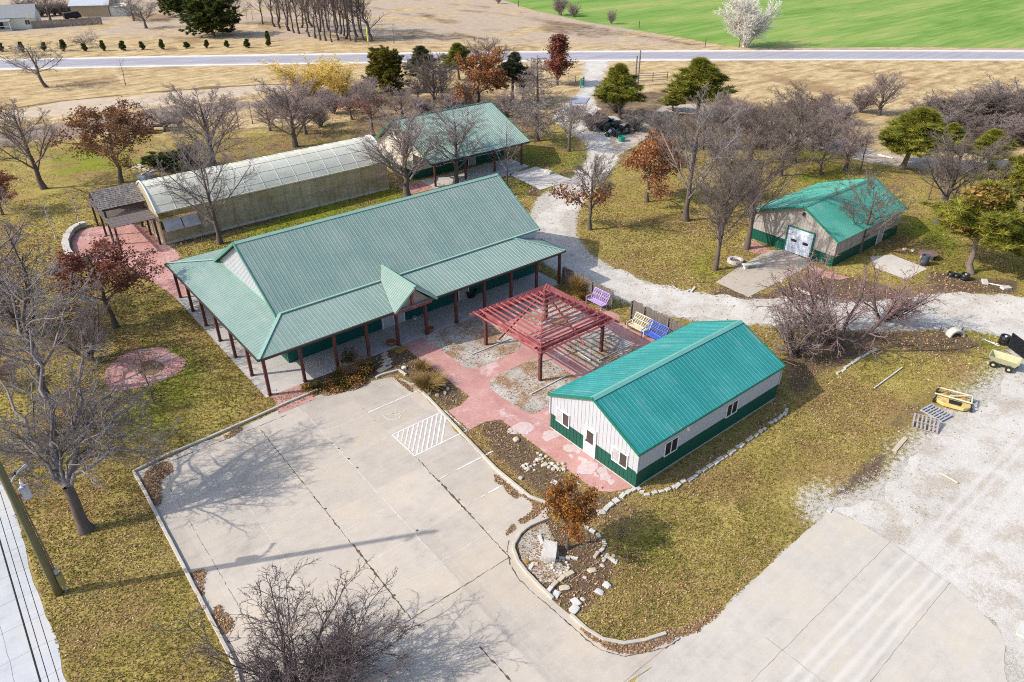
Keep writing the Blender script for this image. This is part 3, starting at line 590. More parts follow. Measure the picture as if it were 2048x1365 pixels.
# kerbs
def kerb(pts,h=.15,w=.17,z=0):
    m=MB(); P=resample(pts,.35,False); r=np.random.default_rng(3); P=[p+r.normal(size=2)*.006 for p in P]; strip(m,P,w,z,0,None,h); o=m.build('kerb',M['conck']); bevel(o,.025,2); o['kind']='structure'; return o
kerb(GP([(480,1375),(470,1332),(420,1236),(370,1140),(320,1043),(290,985),(268,945),(330,914),(420,876),(500,841),(575,807),(635,782)]))
kerb(GP([(812,752),(798,742),(762,752),(752,757)])); kerb(GP([(826,768),(850,790),(880,822),(935,880),(990,938),(1060,996),(1093,1008)]))
kerb(GP([(1096,1038),(1062,1052),(1040,1069),(1028,1090),(1027,1100),(1036,1124),(1054,1148),(1082,1177),(1106,1200)])); kerb(GP([(1140,1230),(1174,1260),(1206,1280),(1249,1288),(1290,1282),(1332,1268)]),.12)
kerb(GP([(1096,1016),(1090,1035)]),.05)
# gutter pans in the island corner
# wind-blown debris in the gutters
def patch(pts,z=.024,jit=.09): 
    return smooth_poly(GP(pts),1),z,jit
dm=[];r=np.random.default_rng(17)
for pts in ([(276,950),(330,920),(345,940),(322,955),(318,985),(322,1005),(312,1015),(300,990)],[(395,1150),(412,1155),(410,1185),(402,1195),(394,1175)],[(420,1213),(450,1208),(447,1222),(465,1245),(455,1268),(440,1265)],[(376,1144),(400,1142),(408,1152),(385,1156)],[(1035,1046),(1062,1040),(1080,1030),(1088,1008),(1060,990),(1040,990),(1070,1015),(1060,1030)],[(1150,1245),(1200,1283),(1250,1294),(1320,1280),(1345,1262),(1340,1290),(1250,1310),(1200,1296)],[(1025,1045),(1012,1070),(1018,1075),(1035,1055)],[(990,945),(1040,990),(1030,998),(985,955)],[(440,872),(480,855),(490,862),(450,880)],[(640,785),(700,768),(745,760),(735,772),(690,785),(645,795)],[(1322,1262),(1368,1255),(1410,1240),(1440,1215),(1425,1245),(1385,1268),(1340,1285)],[(784,750),(820,770),(830,790),(812,780),(800,765)]):
    P=resample(smooth_poly(GP(pts),1),.18); n_=len(P); P=np.array(P); T=np.roll(P,-1,0)-np.roll(P,1,0); T/=np.maximum(np.linalg.norm(T,axis=1,keepdims=True),1e-6); P=P+np.stack([T[:,1],-T[:,0]],1)*(vnoise(n_,3,r)*.09)[:,None]; dm.append(P)
m=MB()
for P in dm:
    a=sum(P[i][0]*P[(i+1)%len(P)][1]-P[(i+1)%len(P)][0]*P[i][1] for i in range(len(P)))
    if a<0: P=P[::-1]
    m.add([(p[0],p[1],.0265) for p in P],[tuple(range(len(P)))])
m.build('gutter_debris',M['debris'])['kind']='stuff'
rq=np.random.default_rng(41); LC=[]
for P in dm:
    P=np.array(P); lo,hi=P.min(0),P.max(0); k=int(np.prod(hi-lo)*260); x=rq.uniform(lo[0],hi[0],k); y=rq.uniform(lo[1],hi[1],k); ok=sdist(x,y,P)>-.06; LC.append(np.stack([x[ok],y[ok],rq.uniform(.03,.06,ok.sum())],1))
LC=np.concatenate(LC)
# leaf litter and grass on the lawns
HARD=[PL[k] for k in ('lot','road','street','red','red2','heart','shop','main','gh','shed','back','s1','s2','b2')]
def seen(X,Y):
    d=np.stack([X,Y,np.full(X.shape,-CH)],-1); z=d@c_w; x=F*(d@c_r)/z; y=-F*(d@c_u)/z
    return (z>1)&(abs(x)<1090)&(y<760)&(y>-700),np.sqrt((d**2).sum(-1))
def scatter(n,r,hardgrav=True,gravp=.0,far=95,soilmul=1):
    X=r.uniform(-8,92,n); Y=r.uniform(8,118,n); ok,D=seen(X,Y); ok&=r.random(n)<np.clip((38/D)**2.0,0,1)*(D<far*1.35)
    X,Y,D=X[ok],Y[ok],D[ok]; hd=np.zeros(X.shape,bool)
    for p in HARD: hd|=inpoly(X,Y,p)
    dry,soil,lush,grav=cover(X,Y); keep=~hd&(r.random(len(X))<np.maximum(1-grav*1.2,gravp))
    return X[keep],Y[keep],D[keep],soil[keep],lush[keep]
r=np.random.default_rng(23)
X,Y,D,so_,lu=scatter(1100000,r,gravp=.02)
cl=np.zeros(len(X))
for k in range(16):
    a=r.uniform(0,6.28); w=r.uniform(.12,.6); cl+=np.sin((X*np.cos(a)+Y*np.sin(a))*w+r.uniform(0,6.28))
kp=r.random(len(X))<np.clip(.43+.15*cl+.5*so_-.3*lu,.05,1)
X,Y,D=X[kp],Y[kp],D[kp]
sz=r.uniform(.022,.05,len(X))*np.clip(D/42,1,1.9); an=r.uniform(0,6.28,len(X)); tl=r.normal(0,.35,(len(X),2)); z=r.uniform(.02,.05,len(X))
def leafquads(C,sz,U,V2):
    return np.stack([C-U*sz[:,None]-V2*sz[:,None]*.6,C+U*sz[:,None]*.5-V2*sz[:,None]*.8,C+U*sz[:,None]+V2*sz[:,None]*.55,C-U*sz[:,None]*.55+V2*sz[:,None]*.75],1)
U=np.stack([np.cos(an),np.sin(an),tl[:,0]],1); V2=np.stack([-np.sin(an),np.cos(an),tl[:,1]],1)
Q=leafquads(np.stack([X,Y,z],1),sz,U,V2); nq=len(X)
an=r.uniform(0,6.28,len(LC)); t2=r.normal(0,.3,(len(LC),2)); Q=np.concatenate([Q,leafquads(LC,r.uniform(.025,.05,len(LC)),np.stack([np.cos(an),np.sin(an),t2[:,0]],1),np.stack([-np.sin(an),np.cos(an),t2[:,1]],1))]); 
for pl,dn in [(HEART,30),(RED2,9)]+[(b_[1],26) for b_ in BEDS]+[(FB,70),(REDT,8),(SHSLAB,4)]:
    P=np.array(pl); lo,hi=P.min(0),P.max(0); k=int(np.prod(hi-lo)*dn); x=r.uniform(lo[0],hi[0],k); y=r.uniform(lo[1],hi[1],k); ok=inpoly(x,y,pl)&(np.sin(x*1.7+y)+np.sin(y*2.3-x*.8)+r.normal(0,1,k)>-.4); x,y=x[ok],y[ok]; k=len(x); an=r.uniform(0,6.28,k); t2=r.normal(0,.3,(k,2))
    Q=np.concatenate([Q,leafquads(np.stack([x,y,r.uniform(.035,.06,k)],1),r.uniform(.03,.055,k),np.stack([np.cos(an),np.sin(an),t2[:,0]],1),np.stack([-np.sin(an),np.cos(an),t2[:,1]],1))])
nq=len(Q)
o=link('fallen_leaves',fastmesh('fallen_leaves',Q.reshape(-1,3),[np.arange(nq*4).reshape(-1,4)],dict(rnd=np.repeat(r.beta(2,1.8,nq),4))),M['litter']); o['kind']='stuff'
X,Y,D,so_,lu=scatter(1300000,r,gravp=.03,far=75)
kp=r.random(len(X))<np.clip(1-1.5*so_,.08,1); X,Y,D,lu=X[kp],Y[kp],D[kp],lu[kp]; nb=len(X)
tone=np.clip(.55+.06*sum(np.sin((X*np.cos(a)+Y*np.sin(a))*w+f_) for a,w,f_ in r.uniform(0,3,(9,3)))-.4*lu+r.normal(0,.17,nb),0,1)
tr=[];rn=[]
for k in range(3):
    an=r.uniform(0,6.28,nb); h=r.uniform(.04,.11,nb); w=.02*np.clip(D/40,1,2); le=r.uniform(.02,.08,nb); ox=r.normal(0,.03,(nb,2))
    bx,by=X+ox[:,0],Y+ox[:,1]; ca,sa=np.cos(an),np.sin(an); zz=np.full(nb,-.005)
    tr.append(np.stack([np.stack([bx-sa*w,by+ca*w,zz],1),np.stack([bx+sa*w,by-ca*w,zz],1),np.stack([bx+ca*le,by+sa*le,h],1)],1)); rn.append(np.repeat(np.clip(tone+r.normal(0,.1,nb),0,1),3))
T_=np.concatenate(tr).reshape(-1,3); o=link('grass',fastmesh('grass',T_,[np.arange(len(T_)).reshape(-1,3)],dict(rnd=np.concatenate(rn))),M['blade']); o['kind']='stuff'
# ------------------------------------------------------------------ buildings
def gable(x,y0,y1,ze,yr,zr,z0): return [(x,y0,z0),(x,y1,z0),(x,y1,ze),(x,yr,zr),(x,y0,ze)]
def window(parent,face,a0,a1,z0,z1,c,sgn,two=True,pane=('glass','glass'),name='window'):
    """face 'x': wall plane x=c facing sgn; a along y. face 'y': plane y=c"""
    def bx(mb,a,b,za,zb,d0,d1):
        lo,hi=sorted((c+sgn*d0,c+sgn*d1))
        mb.box(lo,hi,a,b,za,zb) if face=='x' else mb.box(a,b,lo,hi,za,zb)
    m=MB(); t=.055; bx(m,a0,a1,z0,z0+t,.005,.07); bx(m,a0,a1,z1-t,z1,.005,.07); bx(m,a0,a0+t,z0+t,z1-t,.005,.068); bx(m,a1-t,a1,z0+t,z1-t,.005,.068)
    mid=(a0+a1)/2
    if two: bx(m,mid-.03,mid+.03,z0+t,z1-t,.005,.066)
    w=m.build(name,M['white'],parent); 
    for i,(p,q) in enumerate(((a0+t,mid-.03),(mid+.03,a1-t)) if two else ((a0+t,a1-t),)):
        m=MB(); bx(m,p,q,z0+t,z1-t,.008,.035+.01*i); m.build('pane',M[pane[i]],w)
    return w
def walls(root,x0,x1,y0,y1,ze,zr,yr,wh,mat_hi,mat_lo,ze_back=None,t=.12,sides='LRFB',zb=0,out=.0):
    """ribbed siding; gables on the x faces; wainscot to wh"""
    zeb=ze_back or ze
    m=MB(); lo=MB(); e=.004
    L=dict(F=((0,-1,0),[(x0,y0),(x1,y0)]),B=((0,1,0),[(x1,y1),(x0,y1)]))
    for k in sides:
        if k in 'FB':
            y,n,z=(y0,(0,-1,0),ze) if k=='F' else (y1,(0,1,0),zeb)
            if z>wh: m.ribbed([(x0,y,wh),(x1,y,wh),(x1,y,z),(x0,y,z)],n,(0,0,1),.305,.018,.045,t)
            if wh>0:
                yy=y+n[1]*e; lo.ribbed([(x0-e,yy,zb),(x1+e,yy,zb),(x1+e,yy,wh),(x0-e,yy,wh)],n,(0,0,1),.305,.018,.045,t)
        else:
            x,n=(x0,(-1,0,0)) if k=='L' else (x1,(1,0,0)); i=.122
            m.ribbed([(x,y0+i,wh),(x,y1-i,wh),(x,y1-i,zeb),(x,yr,zr),(x,y0+i,ze)],n,(0,0,1),.305,.018,.045,t)
            if wh>0: 
                xx=x+n[0]*e; lo.ribbed([(xx,y0+i,zb),(xx,y1-i,zb),(xx,y1-i,wh),(xx,y0+i,wh)],n,(0,0,1),.305,.018,.045,t)
    w=m.build('wall',M[mat_hi],root); 
    if wh>0: lo.build('wainscot',M[mat_lo],root)
    return w
def door(root,face,a0,a1,z1,c,sgn,leafmat='white',win=None,panemat='screen',handle=True,name='door'):
    m=MB()
    def bx(mb,a,b,za,zb,d0,d1):
        lo,hi=sorted((c+sgn*d0,c+sgn*d1)); mb.box(lo,hi,a,b,za,zb) if face=='x' else mb.box(a,b,lo,hi,za,zb)
    bx(m,a0,a1,.03,z1,.01,.05); d=m.build(name,M[leafmat],root)
    m=MB(); t=.07
    for p,q in ((a0-t,a0-.003),(a1+.003,a1+t)): bx(m,p,q,.0,z1+t,.005,.075)
    bx(m,a0-.003,a1+.003,z1+.003,z1+t,.005,.073); m.build('frame',M['white'],d)
    if win:
        m=MB(); bx(m,*win,.052,.06); m.build('pane',M[panemat],d)
    if handle:
        m=MB(); a=a1-.1; bx(m,a-.03,a+.03,.95,1.1,.051,.1); m.build('handle',M['steel'],d)
    return d
# --- front shop, teal roof
sx0,sx1,sy0,sy1,se,sr,syr=25.41,39.36,19.93,27.27,2.66,4.36,23.6
shop=thing('shop_building','small light grey shop with teal metal roof and dark green wainscot beside the parking lot','building',(32.4,23.6,0))
walls(shop,sx0,sx1,sy0,sy1,se,sr-.06,syr,1.15,'siding','wains')
m=MB(); k=(sr-se)/(syr-sy0); oy=.13; ox=.12
for sgn,ye in ((-1,sy0-oy),(1,sy1+oy)):
    n=nrm((0,sgn*k,1)); zt=se-k*oy+.05
    m.ribbed([(sx0-ox,ye,zt),(sx1+ox,ye,zt),(sx1+ox,syr,sr+.05),(sx0-ox,syr,sr+.05)],n,(0,sgn,-k),.305,.017,.05,.035)
m.build('roof',M['roof_shop'],shop)
m=MB(); 
for sgn in (-1,1):
    n=nrm((0,sgn*k,1)); d=nrm((0,sgn,-k)); a=np.array([sx0-ox-.02,syr,sr+.105]); b=np.array([sx1+ox+.02,syr,sr+.105]); m.slab([a,b,b+d*.24,a+d*.24],n,.03)
m.build('ridge_cap',M['cap'],shop)
m=MB()
for x in (sx0-ox-.03,sx1+ox+.03):
    for sgn,ye in ((-1,sy0-oy-.02),(1,sy1+oy+.02)): m.beam((x,ye,se-k*oy-.03),(x,syr,sr-.01),.06,.17)
for ye,s_ in ((sy0-oy-.04,-1),(sy1+oy+.04,1)): m.box(sx0-ox-.06,sx1+ox+.06,min(ye,ye+.05*-s_),max(ye,ye-.05*s_),se-k*oy-.09,se-k*oy+.035)
m.build('rake_trim',M['trim_green'],shop)
for x,y in ((sx0-.03,sy0-.03),(sx0-.03,sy1+.03),(sx1+.03,sy0-.03),(sx1+.03,sy1+.03)): m=MB(); m.box(x-.045,x+.045,y-.045,y+.045,1.16,se-.1); m.build('corner_trim',M['siding'],shop)
m=MB(); m.box(sx0-.03,sx1+.03,sy0-.03,sy1+.03,-.02,.05); m.build('footing',M['concw'],shop)
window(shop,'x',25.52,26.72,.92,1.95,sx0,-1,pane=('screen','glass2')); window(shop,'x',20.66,21.88,.90,1.92,sx0,-1,pane=('screen','glass2'))
window(shop,'y',27.68,28.86,1.08,2.12,sy0,-1); window(shop,'y',33.55,34.7,1.1,2.12,sy0,-1)
door(shop,'x',23.26,24.13,2.03,sx0,-1,'white',(23.42,23.98,.95,1.82))
m=MB(); m.box(29.4,29.58,sy0-.16,sy0-.01,2.38,2.5); m.lathe([(.06,0),(.09,-.1)],(29.49,sy0-.2,2.42),8); m.build('wall_lamp',M['white'],shop)
# --- long main building with wrap-round porch
mx0,mx1,my0,my1,myr=15.65,39.45,45.1,56.95,51.02; mz,mzr=4.14,7.66
main=thing('porch_building','long building with weathered green metal roof and wraparound porch on dark red posts','building',(27.5,51,0))
mw=MB()
walls(main,mx0,mx1,my0,my1,4.05,mzr-.1,myr,2.25,'siding','wains_teal')
m=MB(); k=(mzr-mz)/(myr-my0); xl,xr=15.3,39.92
for sgn,ye in ((-1,my0),(1,my1)):
    n=nrm((0,sgn*k,1)); e=.09; m.ribbed([(xl,ye+sgn*e,mz-e*k+.05),(xr,ye+sgn*e,mz-e*k+.05),(xr,myr,mzr+.05),(xl,myr,mzr+.05)],n,(0,sgn,-k),.305,.017,.05,.04)
m.build('roof',M['roof_main'],main)
m=MB()
for sgn in (-1,1):
    n=nrm((0,sgn*k,1)); d=nrm((0,sgn,-k)); a=np.array([xl-.02,myr,mzr+.105]); b=np.array([xr+.02,myr,mzr+.105]); m.slab([a,b,b+d*.26,a+d*.26],n,.03)
m.build('ridge_cap',M['trim_pale'],main)
for x in (xl-.02,xr+.02):
    m=MB()
    for sgn,ye in ((-1,my0-.08),(1,my1+.08)): m.beam((x,ye,mz-.06),(x,myr,mzr+.0),.07,.2)
    m.build('rake_trim',M['trim_mid'],main)
# porch roofs
fe,be,le,re=41.72,61.0,12.5,39.95; ez=3.26
pr=MB(); kf=(mz-ez)/(my0-fe)
def P3(x,y,z): return np.array([x,y,z],float)
dx0,dxa,dx1=22.74,24.58,26.46   # entry gable
hipA,hipB=P3(le,fe,ez),P3(mx0,my0,mz); hipR0,hipR1=P3(re,fe,ez),P3(36.9,my0,mz)
nF=nrm((0,-kf,1))
pr.ribbed([P3(le,fe,ez),P3(dx0,fe,ez),P3(23.82,my0,mz),P3(mx0,my0,mz)],nF,(0,-1,-kf),.305,.015,.055,.035)
pr.ribbed([P3(dx1,fe,ez),P3(re,fe,ez),P3(36.9,my0,mz),P3(25.34,my0,mz)],nF,(0,-1,-kf),.305,.015,.055,.035)
kl=(mz-ez)/(mx0-le); kb=(mz-ez)/(be-my1)
pr.ribbed([P3(le,fe,ez),P3(le,be,ez),P3(mx0,my1,mz),P3(mx0,my0,mz)],nrm((-kl,0,1)),(-1,0,-kl),.305,.015,.055,.035)
pr.ribbed([P3(le,be,ez),P3(re,be,ez),P3(re,my1,mz),P3(mx0,my1,mz)],nrm((0,kb,1)),(0,1,-kb),.305,.015,.055,.035)
kr=(mz-ez)/(re-36.9)
pr.ribbed([P3(re,fe,ez),P3(re,my0-.02,ez),P3(36.9,my0-.02,mz)],nrm((kr,0,1)),(1,0,-kr),.305,.015,.055,.035)
pr.build('porch_roof',M['roof_main'],main)
up=.045
for a,b,w in ((hipA,hipB,.24),(hipR0,hipR1,.18),(P3(le,be,ez),P3(mx0,my1,mz),.24)): m=MB(); m.beam(a+(0,0,up),b+(0,0,up),w,.03); m.build('hip_cap',M['trim_pale'],main)
m=MB(); 
for a,b in ((mx0,23.75),(25.42,xr)): m.beam(P3(a,my0-.03,mz+.065),P3(b,my0-.03,mz+.065),.17,.07)
m.beam(P3(mx0-.03,my0,mz+.03),P3(mx0-.03,my1,mz+.03),.12,.04); m.build('flashing',M['trim_pale'],main)
m=MB(); g=.07
for a,b in ((P3(le-.05,fe-.05,0),P3(dx0-.05,fe-.05,0)),(P3(dx1+.05,fe-.05,0),P3(re+.05,fe-.05,0)),(P3(le-.05,fe,0),P3(le-.05,be+.05,0)),(P3(re+.05,fe-.02,0),P3(re+.05,my0,0)),(P3(le,be+.05,0),P3(re,be+.05,0))):
    m.beam(a+(0,0,ez-.06),b+(0,0,ez-.06),.1,.12)
m.build('gutter',M['bronze'],main)
m=MB(); m.slab([P3(le+.05,fe+.05,ez-.14),P3(re-.05,fe+.05,ez-.14),P3(re-.05,my0-.1,ez-.12),P3(le+.05,my0-.1,ez-.12)],(0,0,1),.03); m.slab([P3(le+.05,my0,ez-.13),P3(mx0-.05,my0,ez-.13),P3(mx0-.05,be-.1,ez-.13),P3(le+.05,be-.1,ez-.13)],(0,0,1),.03)
m.build('porch_ceiling',M['siding2'],main)
m=MB(); bz=2.94
m.beam(P3(12.8,42.15,bz),P3(dx0+.3,42.15,bz),.16,.24); m.beam(P3(dx1-.35,42.15,bz),P3(39.85,42.15,bz),.16,.24); m.beam(P3(12.9,42.3,bz),P3(12.9,60.85,bz),.16,.24); m.beam(P3(13,60.75,bz),P3(39.8,60.75,bz),.16,.24)
m.beam(P3(22.95,42.05,bz-.02),P3(26.25,42.05,bz-.02),.2,.28); m.build('porch_beam',M['post'],main)
m=MB(); m.beam(P3(22.9,41.93,bz-.05),P3(26.3,41.93,bz-.05),.05,.22); m.beam(P3(24.58,41.95,3.0),P3(24.58,41.95,4.45),.16,.16); m.build('king_post',M['perg'],main)
for x in (12.9,15.5,18.08,20.64,23.2,25.78,28.62,31.48,34.28,37.1,39.75):
    m=MB(); m.box(x-.1,x+.1,42.05,42.25,.03,2.83); m.box(x-.13,x+.13,42.02,42.28,.03,.1); m.build('post',M['post'],main)
for y in (45.25,48.35,51.45,54.5,57.6,60.75):
    m=MB(); m.box(12.8,13.0,y-.1,y+.1,.03,2.83); m.box(12.77,13.03,y-.13,y+.13,.03,.1); m.build('post',M['post'],main)
m=MB(); za=4.78; kd=(za-ez-.02)/(dxa-dx0)
for sgn,xe,xm in ((-1,dx0,23.82),(1,dx1,25.34)):
    n=nrm((sgn*kd,0,1)); m.ribbed([P3(dxa,41.42,za+.04),P3(dxa,46.25,za+.04),P3(xm,45.1,za+.04-kd*abs(xm-dxa)),P3(xe,fe-.02,ez+.06),P3(xe,41.42,ez+.06)],n,(sgn,0,-kd),.23,.02,.05,.03,.3)
m.build('gable_roof',M['roof_main'],main)
m=MB(); m.beam(P3(dxa,41.38,za+.09),P3(dxa,46.2,za+.09),.26,.03)
for xe in (dx0,dx1): m.beam(P3(xe,41.38,ez),P3(dxa,41.38,za),.05,.16)
m.build('gable_trim',M['trim_pale'],main)
m=MB(); m.slab([(dx0+.25,42.08,3.06),(dx1-.25,42.08,3.06),(dxa,42.08,4.58)],(0,-1,0),.06); m.build('gable_infill',M['siding2'],main)
m=MB(); m.box(23.5,25.62,my0-.035,my0+.05,.03,2.6); m.build('entry_panel',M['siding'],main)
door(main,'y',23.62,24.52,2.1,my0-.036,-1,'siding',(23.74,24.4,1.1,1.75),'glass'); door(main,'y',24.66,25.52,2.1,my0-.036,-1,'siding',(24.78,25.4,1.1,1.75),'glass'); door(main,'y',31.0,31.95,2.1,my0,-1,'siding2',None)
for x in (17.6,38.9): m=MB(); m.box(x-.07,x+.07,my0-.14,my0-.03,1.75,1.9); m.lathe([(.05,0),(.07,-.08)],(x,my0-.18,1.8),8); m.build('wall_lamp',M['white'],main)
# --- shed with roll-up door
shed=thing('workshop_shed','weathered grey shed with bright green roof and white roll-up door','building',(67.6,33.3,0))
walls(shed,61.5,73.7,28.6,37.6,2.74,4.78,32.3,1.08,'siding2','wains',ze_back=2.95)
m=MB(); k=(4.88-2.62)/(32.3-28.3)
m.ribbed([(61.15,28.3,2.66),(74.0,28.3,2.66),(74.0,32.3,4.9),(61.15,32.3,4.9)],nrm((0,-k,1)),(0,-1,-k),.305,.008,.04,.035); k2=(4.9-2.85)/(38.0-32.3)
m.ribbed([(61.15,38.0,2.85),(74.0,38.0,2.85),(74.0,32.3,4.9),(61.15,32.3,4.9)],nrm((0,k2,1)),(0,1,-k2),.305,.008,.04,.035); m.build('roof',M['roof_shed'],shed)
for x in (61.1,74.05): m=MB(); m.beam((x,28.25,2.6),(x,32.3,4.86),.06,.17); m.beam((x,38.05,2.8),(x,32.3,4.86),.06,.17); m.build('rake_trim',M['trim_green'],shed)
m=MB(); m.beam((61.12,32.42,4.93),(74.02,32.42,4.93),.05,.03); m.beam((61.12,32.2,4.93),(74.02,32.2,4.93),.05,.03); m.build('ridge_cap',M['trim_green'],shed)
m=MB(); y0,y1=30.85,33.55
for i in range(5): m.box(61.44,61.5,y0+.06,y1-.06,.06+i*.49,.06+i*.49+.475)
d=m.build('roll_up_door',M['rollup'],shed)
m=MB(); m.box(61.40,61.52,y0-.1,y0+.055,.02,2.62); m.box(61.40,61.52,y1-.055,y1+.1,.02,2.62); m.box(61.395,61.52,y0+.055,y1-.055,2.515,2.62); m.build('frame',M['trim_green'],d)
for yc in (31.55,32.75): m=MB(); m.slab([(61.43,yc+.3*math.copysign(abs(math.cos(a))**.6,math.cos(a)),1.3+.14*math.copysign(abs(math.sin(a))**.6,math.sin(a))) for a in np.linspace(0,2*math.pi,20,endpoint=False)],(-1,0,0),.02); m.build('window',M['glass'],d)
for y in (30.6,34.0): m=MB(); m.tube([(60.9,y,.0),(60.9,y,1.05)],.075,10); m.lathe([(.075,0),(.05,.03),(.01,.04)],(60.9,y,1.05),10); m.build('bollard',M['trim_green'],shed)
m=MB(); m.box(61.3,61.46,32.2,32.4,4.05,4.25); m.lathe([(.05,0),(.1,-.12)],(61.3,32.3,4.1),8); m.build('wall_lamp',M['dark'],shed)
door(shed,'y',69.6,70.5,2.0,28.6,-1,'siding2',None)
# --- back hall with deep porch
back=thing('back_hall','grey green roofed hall with white gable end and deep open porch behind the greenhouse','building',(52,76,0))
walls(back,45.2,59.2,74.2,82.0,3.4,6.35,77.4,1.0,'cream','wains',ze_back=3.3)
k=(6.62-3.18)/(77.4-69.3); k2=(6.62-3.2)/(82.4-77.4); m=MB()
m.ribbed([(44.65,69.3,3.18),(59.55,69.3,3.18),(59.55,77.4,6.62),(44.65,77.4,6.62)],nrm((0,-k,1)),(0,-1,-k),.305,.022,.06,.035); m.ribbed([(44.65,82.4,3.2),(59.55,82.4,3.2),(59.55,77.4,6.62),(44.65,77.4,6.62)],nrm((0,k2,1)),(0,1,-k2),.305,.022,.06,.035); m.build('roof',M['roof_back'],back)
m=MB(); m.beam((44.6,69.25,3.1),(44.6,77.4,6.56),.06,.18); m.beam((44.6,82.45,3.12),(44.6,77.4,6.56),.06,.2); m.beam((59.6,69.25,3.1),(59.6,77.4,6.56),.06,.18); m.beam((44.6,77.4,6.68),(59.6,77.4,6.68),.2,.03); m.build('rake_trim',M['trim_green'],back)
m=MB(); m.box(44.7,59.5,69.28,69.38,2.95,3.16); m.beam((45.6,70.3,2.8),(59.2,70.3,2.8),.16,.26); m.build('porch_beam',M['darkwood'],back)
for x,y in ((45.75,70.4),(50.1,70.3),(54.6,70.3),(58.9,70.2)): m=MB(); m.box(x-.1,x+.1,y-.1,y+.1,.02,2.9); m.build('post',M['post'],back)
m=MB(); m.slab([(45.15,74.1,3.2),(45.15,70.6,3.2),(45.15,70.6,3.55),(45.15,74.1,5.05)],(-1,0,0),.05); m.build('porch_gable',M['cream'],back)
m=MB(); m.box(45.11,45.19,77.3,77.9,4.7,5.3); m.build('gable_vent',M['dark'],back)
m=MB(); m.lathe([(.12,0),(.2,-.25),(.05,-.28)],(45.0,78.6,4.9),8); m.box(44.98,45.2,78.5,78.7,4.8,4.95); m.build('wall_lamp',M['dark'],back)
door(back,'x',79.4,80.4,2.1,45.2,-1,'trim_green',None)
for x in (48.5,51.5,56.5): window(back,'y',x,x+1.2,.95,2.05,74.2,-1)
door(back,'y',53.4,54.4,2.1,74.2,-1,'siding2',None)
# --- greenhouse
gh=thing('greenhouse','long greenhouse with pale curved translucent roof and tan plastic side walls','greenhouse',(28,76.5,0))
n=NT('fogged_plastic_roof'); p=n.obj(); a=n.noise(n.map(p,(.5,1,1)),.7,5,.65); col=n.ramp(a,[(.32,(.62,.61,.49)),(.5,(.74,.73,.61)),(.7,(.82,.81,.71))]); n.fin(col,.6,a,.15,.02,.15)
t=n.n('BsdfTranslucent'); n.l(col,t.inputs[0]); x=n.n('MixShader'); x.inputs[0].default_value=.06; n.l(n.b.outputs[0],x.inputs[1]); n.l(t.outputs[0],x.inputs[2]); n.l(x.outputs[0],n.t.nodes['Material Output'].inputs[0]); M['ghroof']=n.m
n=NT('tan_plastic_wall'); p=n.obj(); a=n.noise(n.map(p,(.35,1,1.2)),.8,5,.65); b=n.noise(n.map(p,(1,1,.15)),3.0,4,.6); col=n.ramp(n.mth('ADD',n.mth('MULTIPLY',a,.6),n.mth('MULTIPLY',b,.4)),[(.33,(.33,.27,.16)),(.5,(.50,.44,.30)),(.68,(.63,.58,.44))]); n.fin(col,.4,b,.3,.05,.4)
t=n.n('BsdfTranslucent'); n.l(col,t.inputs[0]); x=n.n('MixShader'); x.inputs[0].default_value=.15; n.l(n.b.outputs[0],x.inputs[1]); n.l(t.outputs[0],x.inputs[2]); n.l(x.outputs[0],n.t.nodes['Material Output'].inputs[0]); M['ghwall']=n.m
gx0,gx1,gy0,gy1,gyc=15.45,41.05,73.25,80.0,76.6; ge=3.35; gt=5.55
def gz(y): d=min(1,abs(y-gyc)/3.38); return ge+(gt-ge)*(1-d**1.75)
ys=[gyc-3.38*math.cos(a) for a in np.linspace(0,math.pi,25)]
arc=[(y,gz(y)) for y in ys]
m=MB(); K=len(arc)
vs=[(x,y,z) for x in (gx0-.1,gx1+.1) for y,z in arc]; m.add(vs,[(i,i+1,K+i+1,K+i) for i in range(K-1)]); m.build('roof',M['ghroof'],gh,smooth=True)
m=MB(); 
m.add([(gx0,gy0,.02)]+[(gx0,min(max(y,gy0),gy1),z-.03) for y,z in arc]+[(gx0,gy1,.02)],[tuple(range(K+2))]); m.add([(gx1,gy0,.02)]+[(gx1,min(max(y,gy0),gy1),z-.03) for y,z in arc]+[(gx1,gy1,.02)],[tuple(range(K+1,-1,-1))])
nn_=60
def wav(x,z): return .05*math.sin(x*2.1)*math.sin(z*1.3)+.03*math.sin(x*5.3+z*2)
for y0,s in ((gy0,-1),(gy1,1)):
    X_=np.linspace(gx0+(3.75 if s<0 else 0),gx1,nn_); Z_=[.25,.9,1.6,2.3,3.2]
    vs=[(x,y0+s*wav(x,z)*(1 if .3<z<3 else 0),z) for z in Z_ for x in X_]; m.add(vs,[(j*nn_+i,j*nn_+i+1,(j+1)*nn_+i+1,(j+1)*nn_+i) for j in range(4) for i in range(nn_-1)])
m.add([(gx0,gy0,.1),(gx0+3.75,gy0,.1),(gx0+3.75,gy0,1.55),(gx0,gy0,1.55)],[(0,1,2,3)])
m.build('wall',M['ghwall'],gh,smooth=False)
m=MB()
for x in np.arange(gx0+1.83,gx1-.5,1.83): m.tube([(x,y,z+.012) for y,z in arc],.02,5,False)
m.build('roof_rib',M['white'],gh)
m=MB()
for y in (gyc-2.9,gyc-2.0,gyc-1.0,gyc): m.tube([(gx0,y,gz(y)+.012),(gx1,y,gz(y)+.012)],.016,4,False)
m.build('purlin',M['cream'],gh)
m=MB()
for x,w in ((gx0-.06,.09),(gx1+.06,.09)): m.tube([(x,y,z+.03) for y,z in arc],.075,6,False)
m.build('end_trim',M['white'],gh)
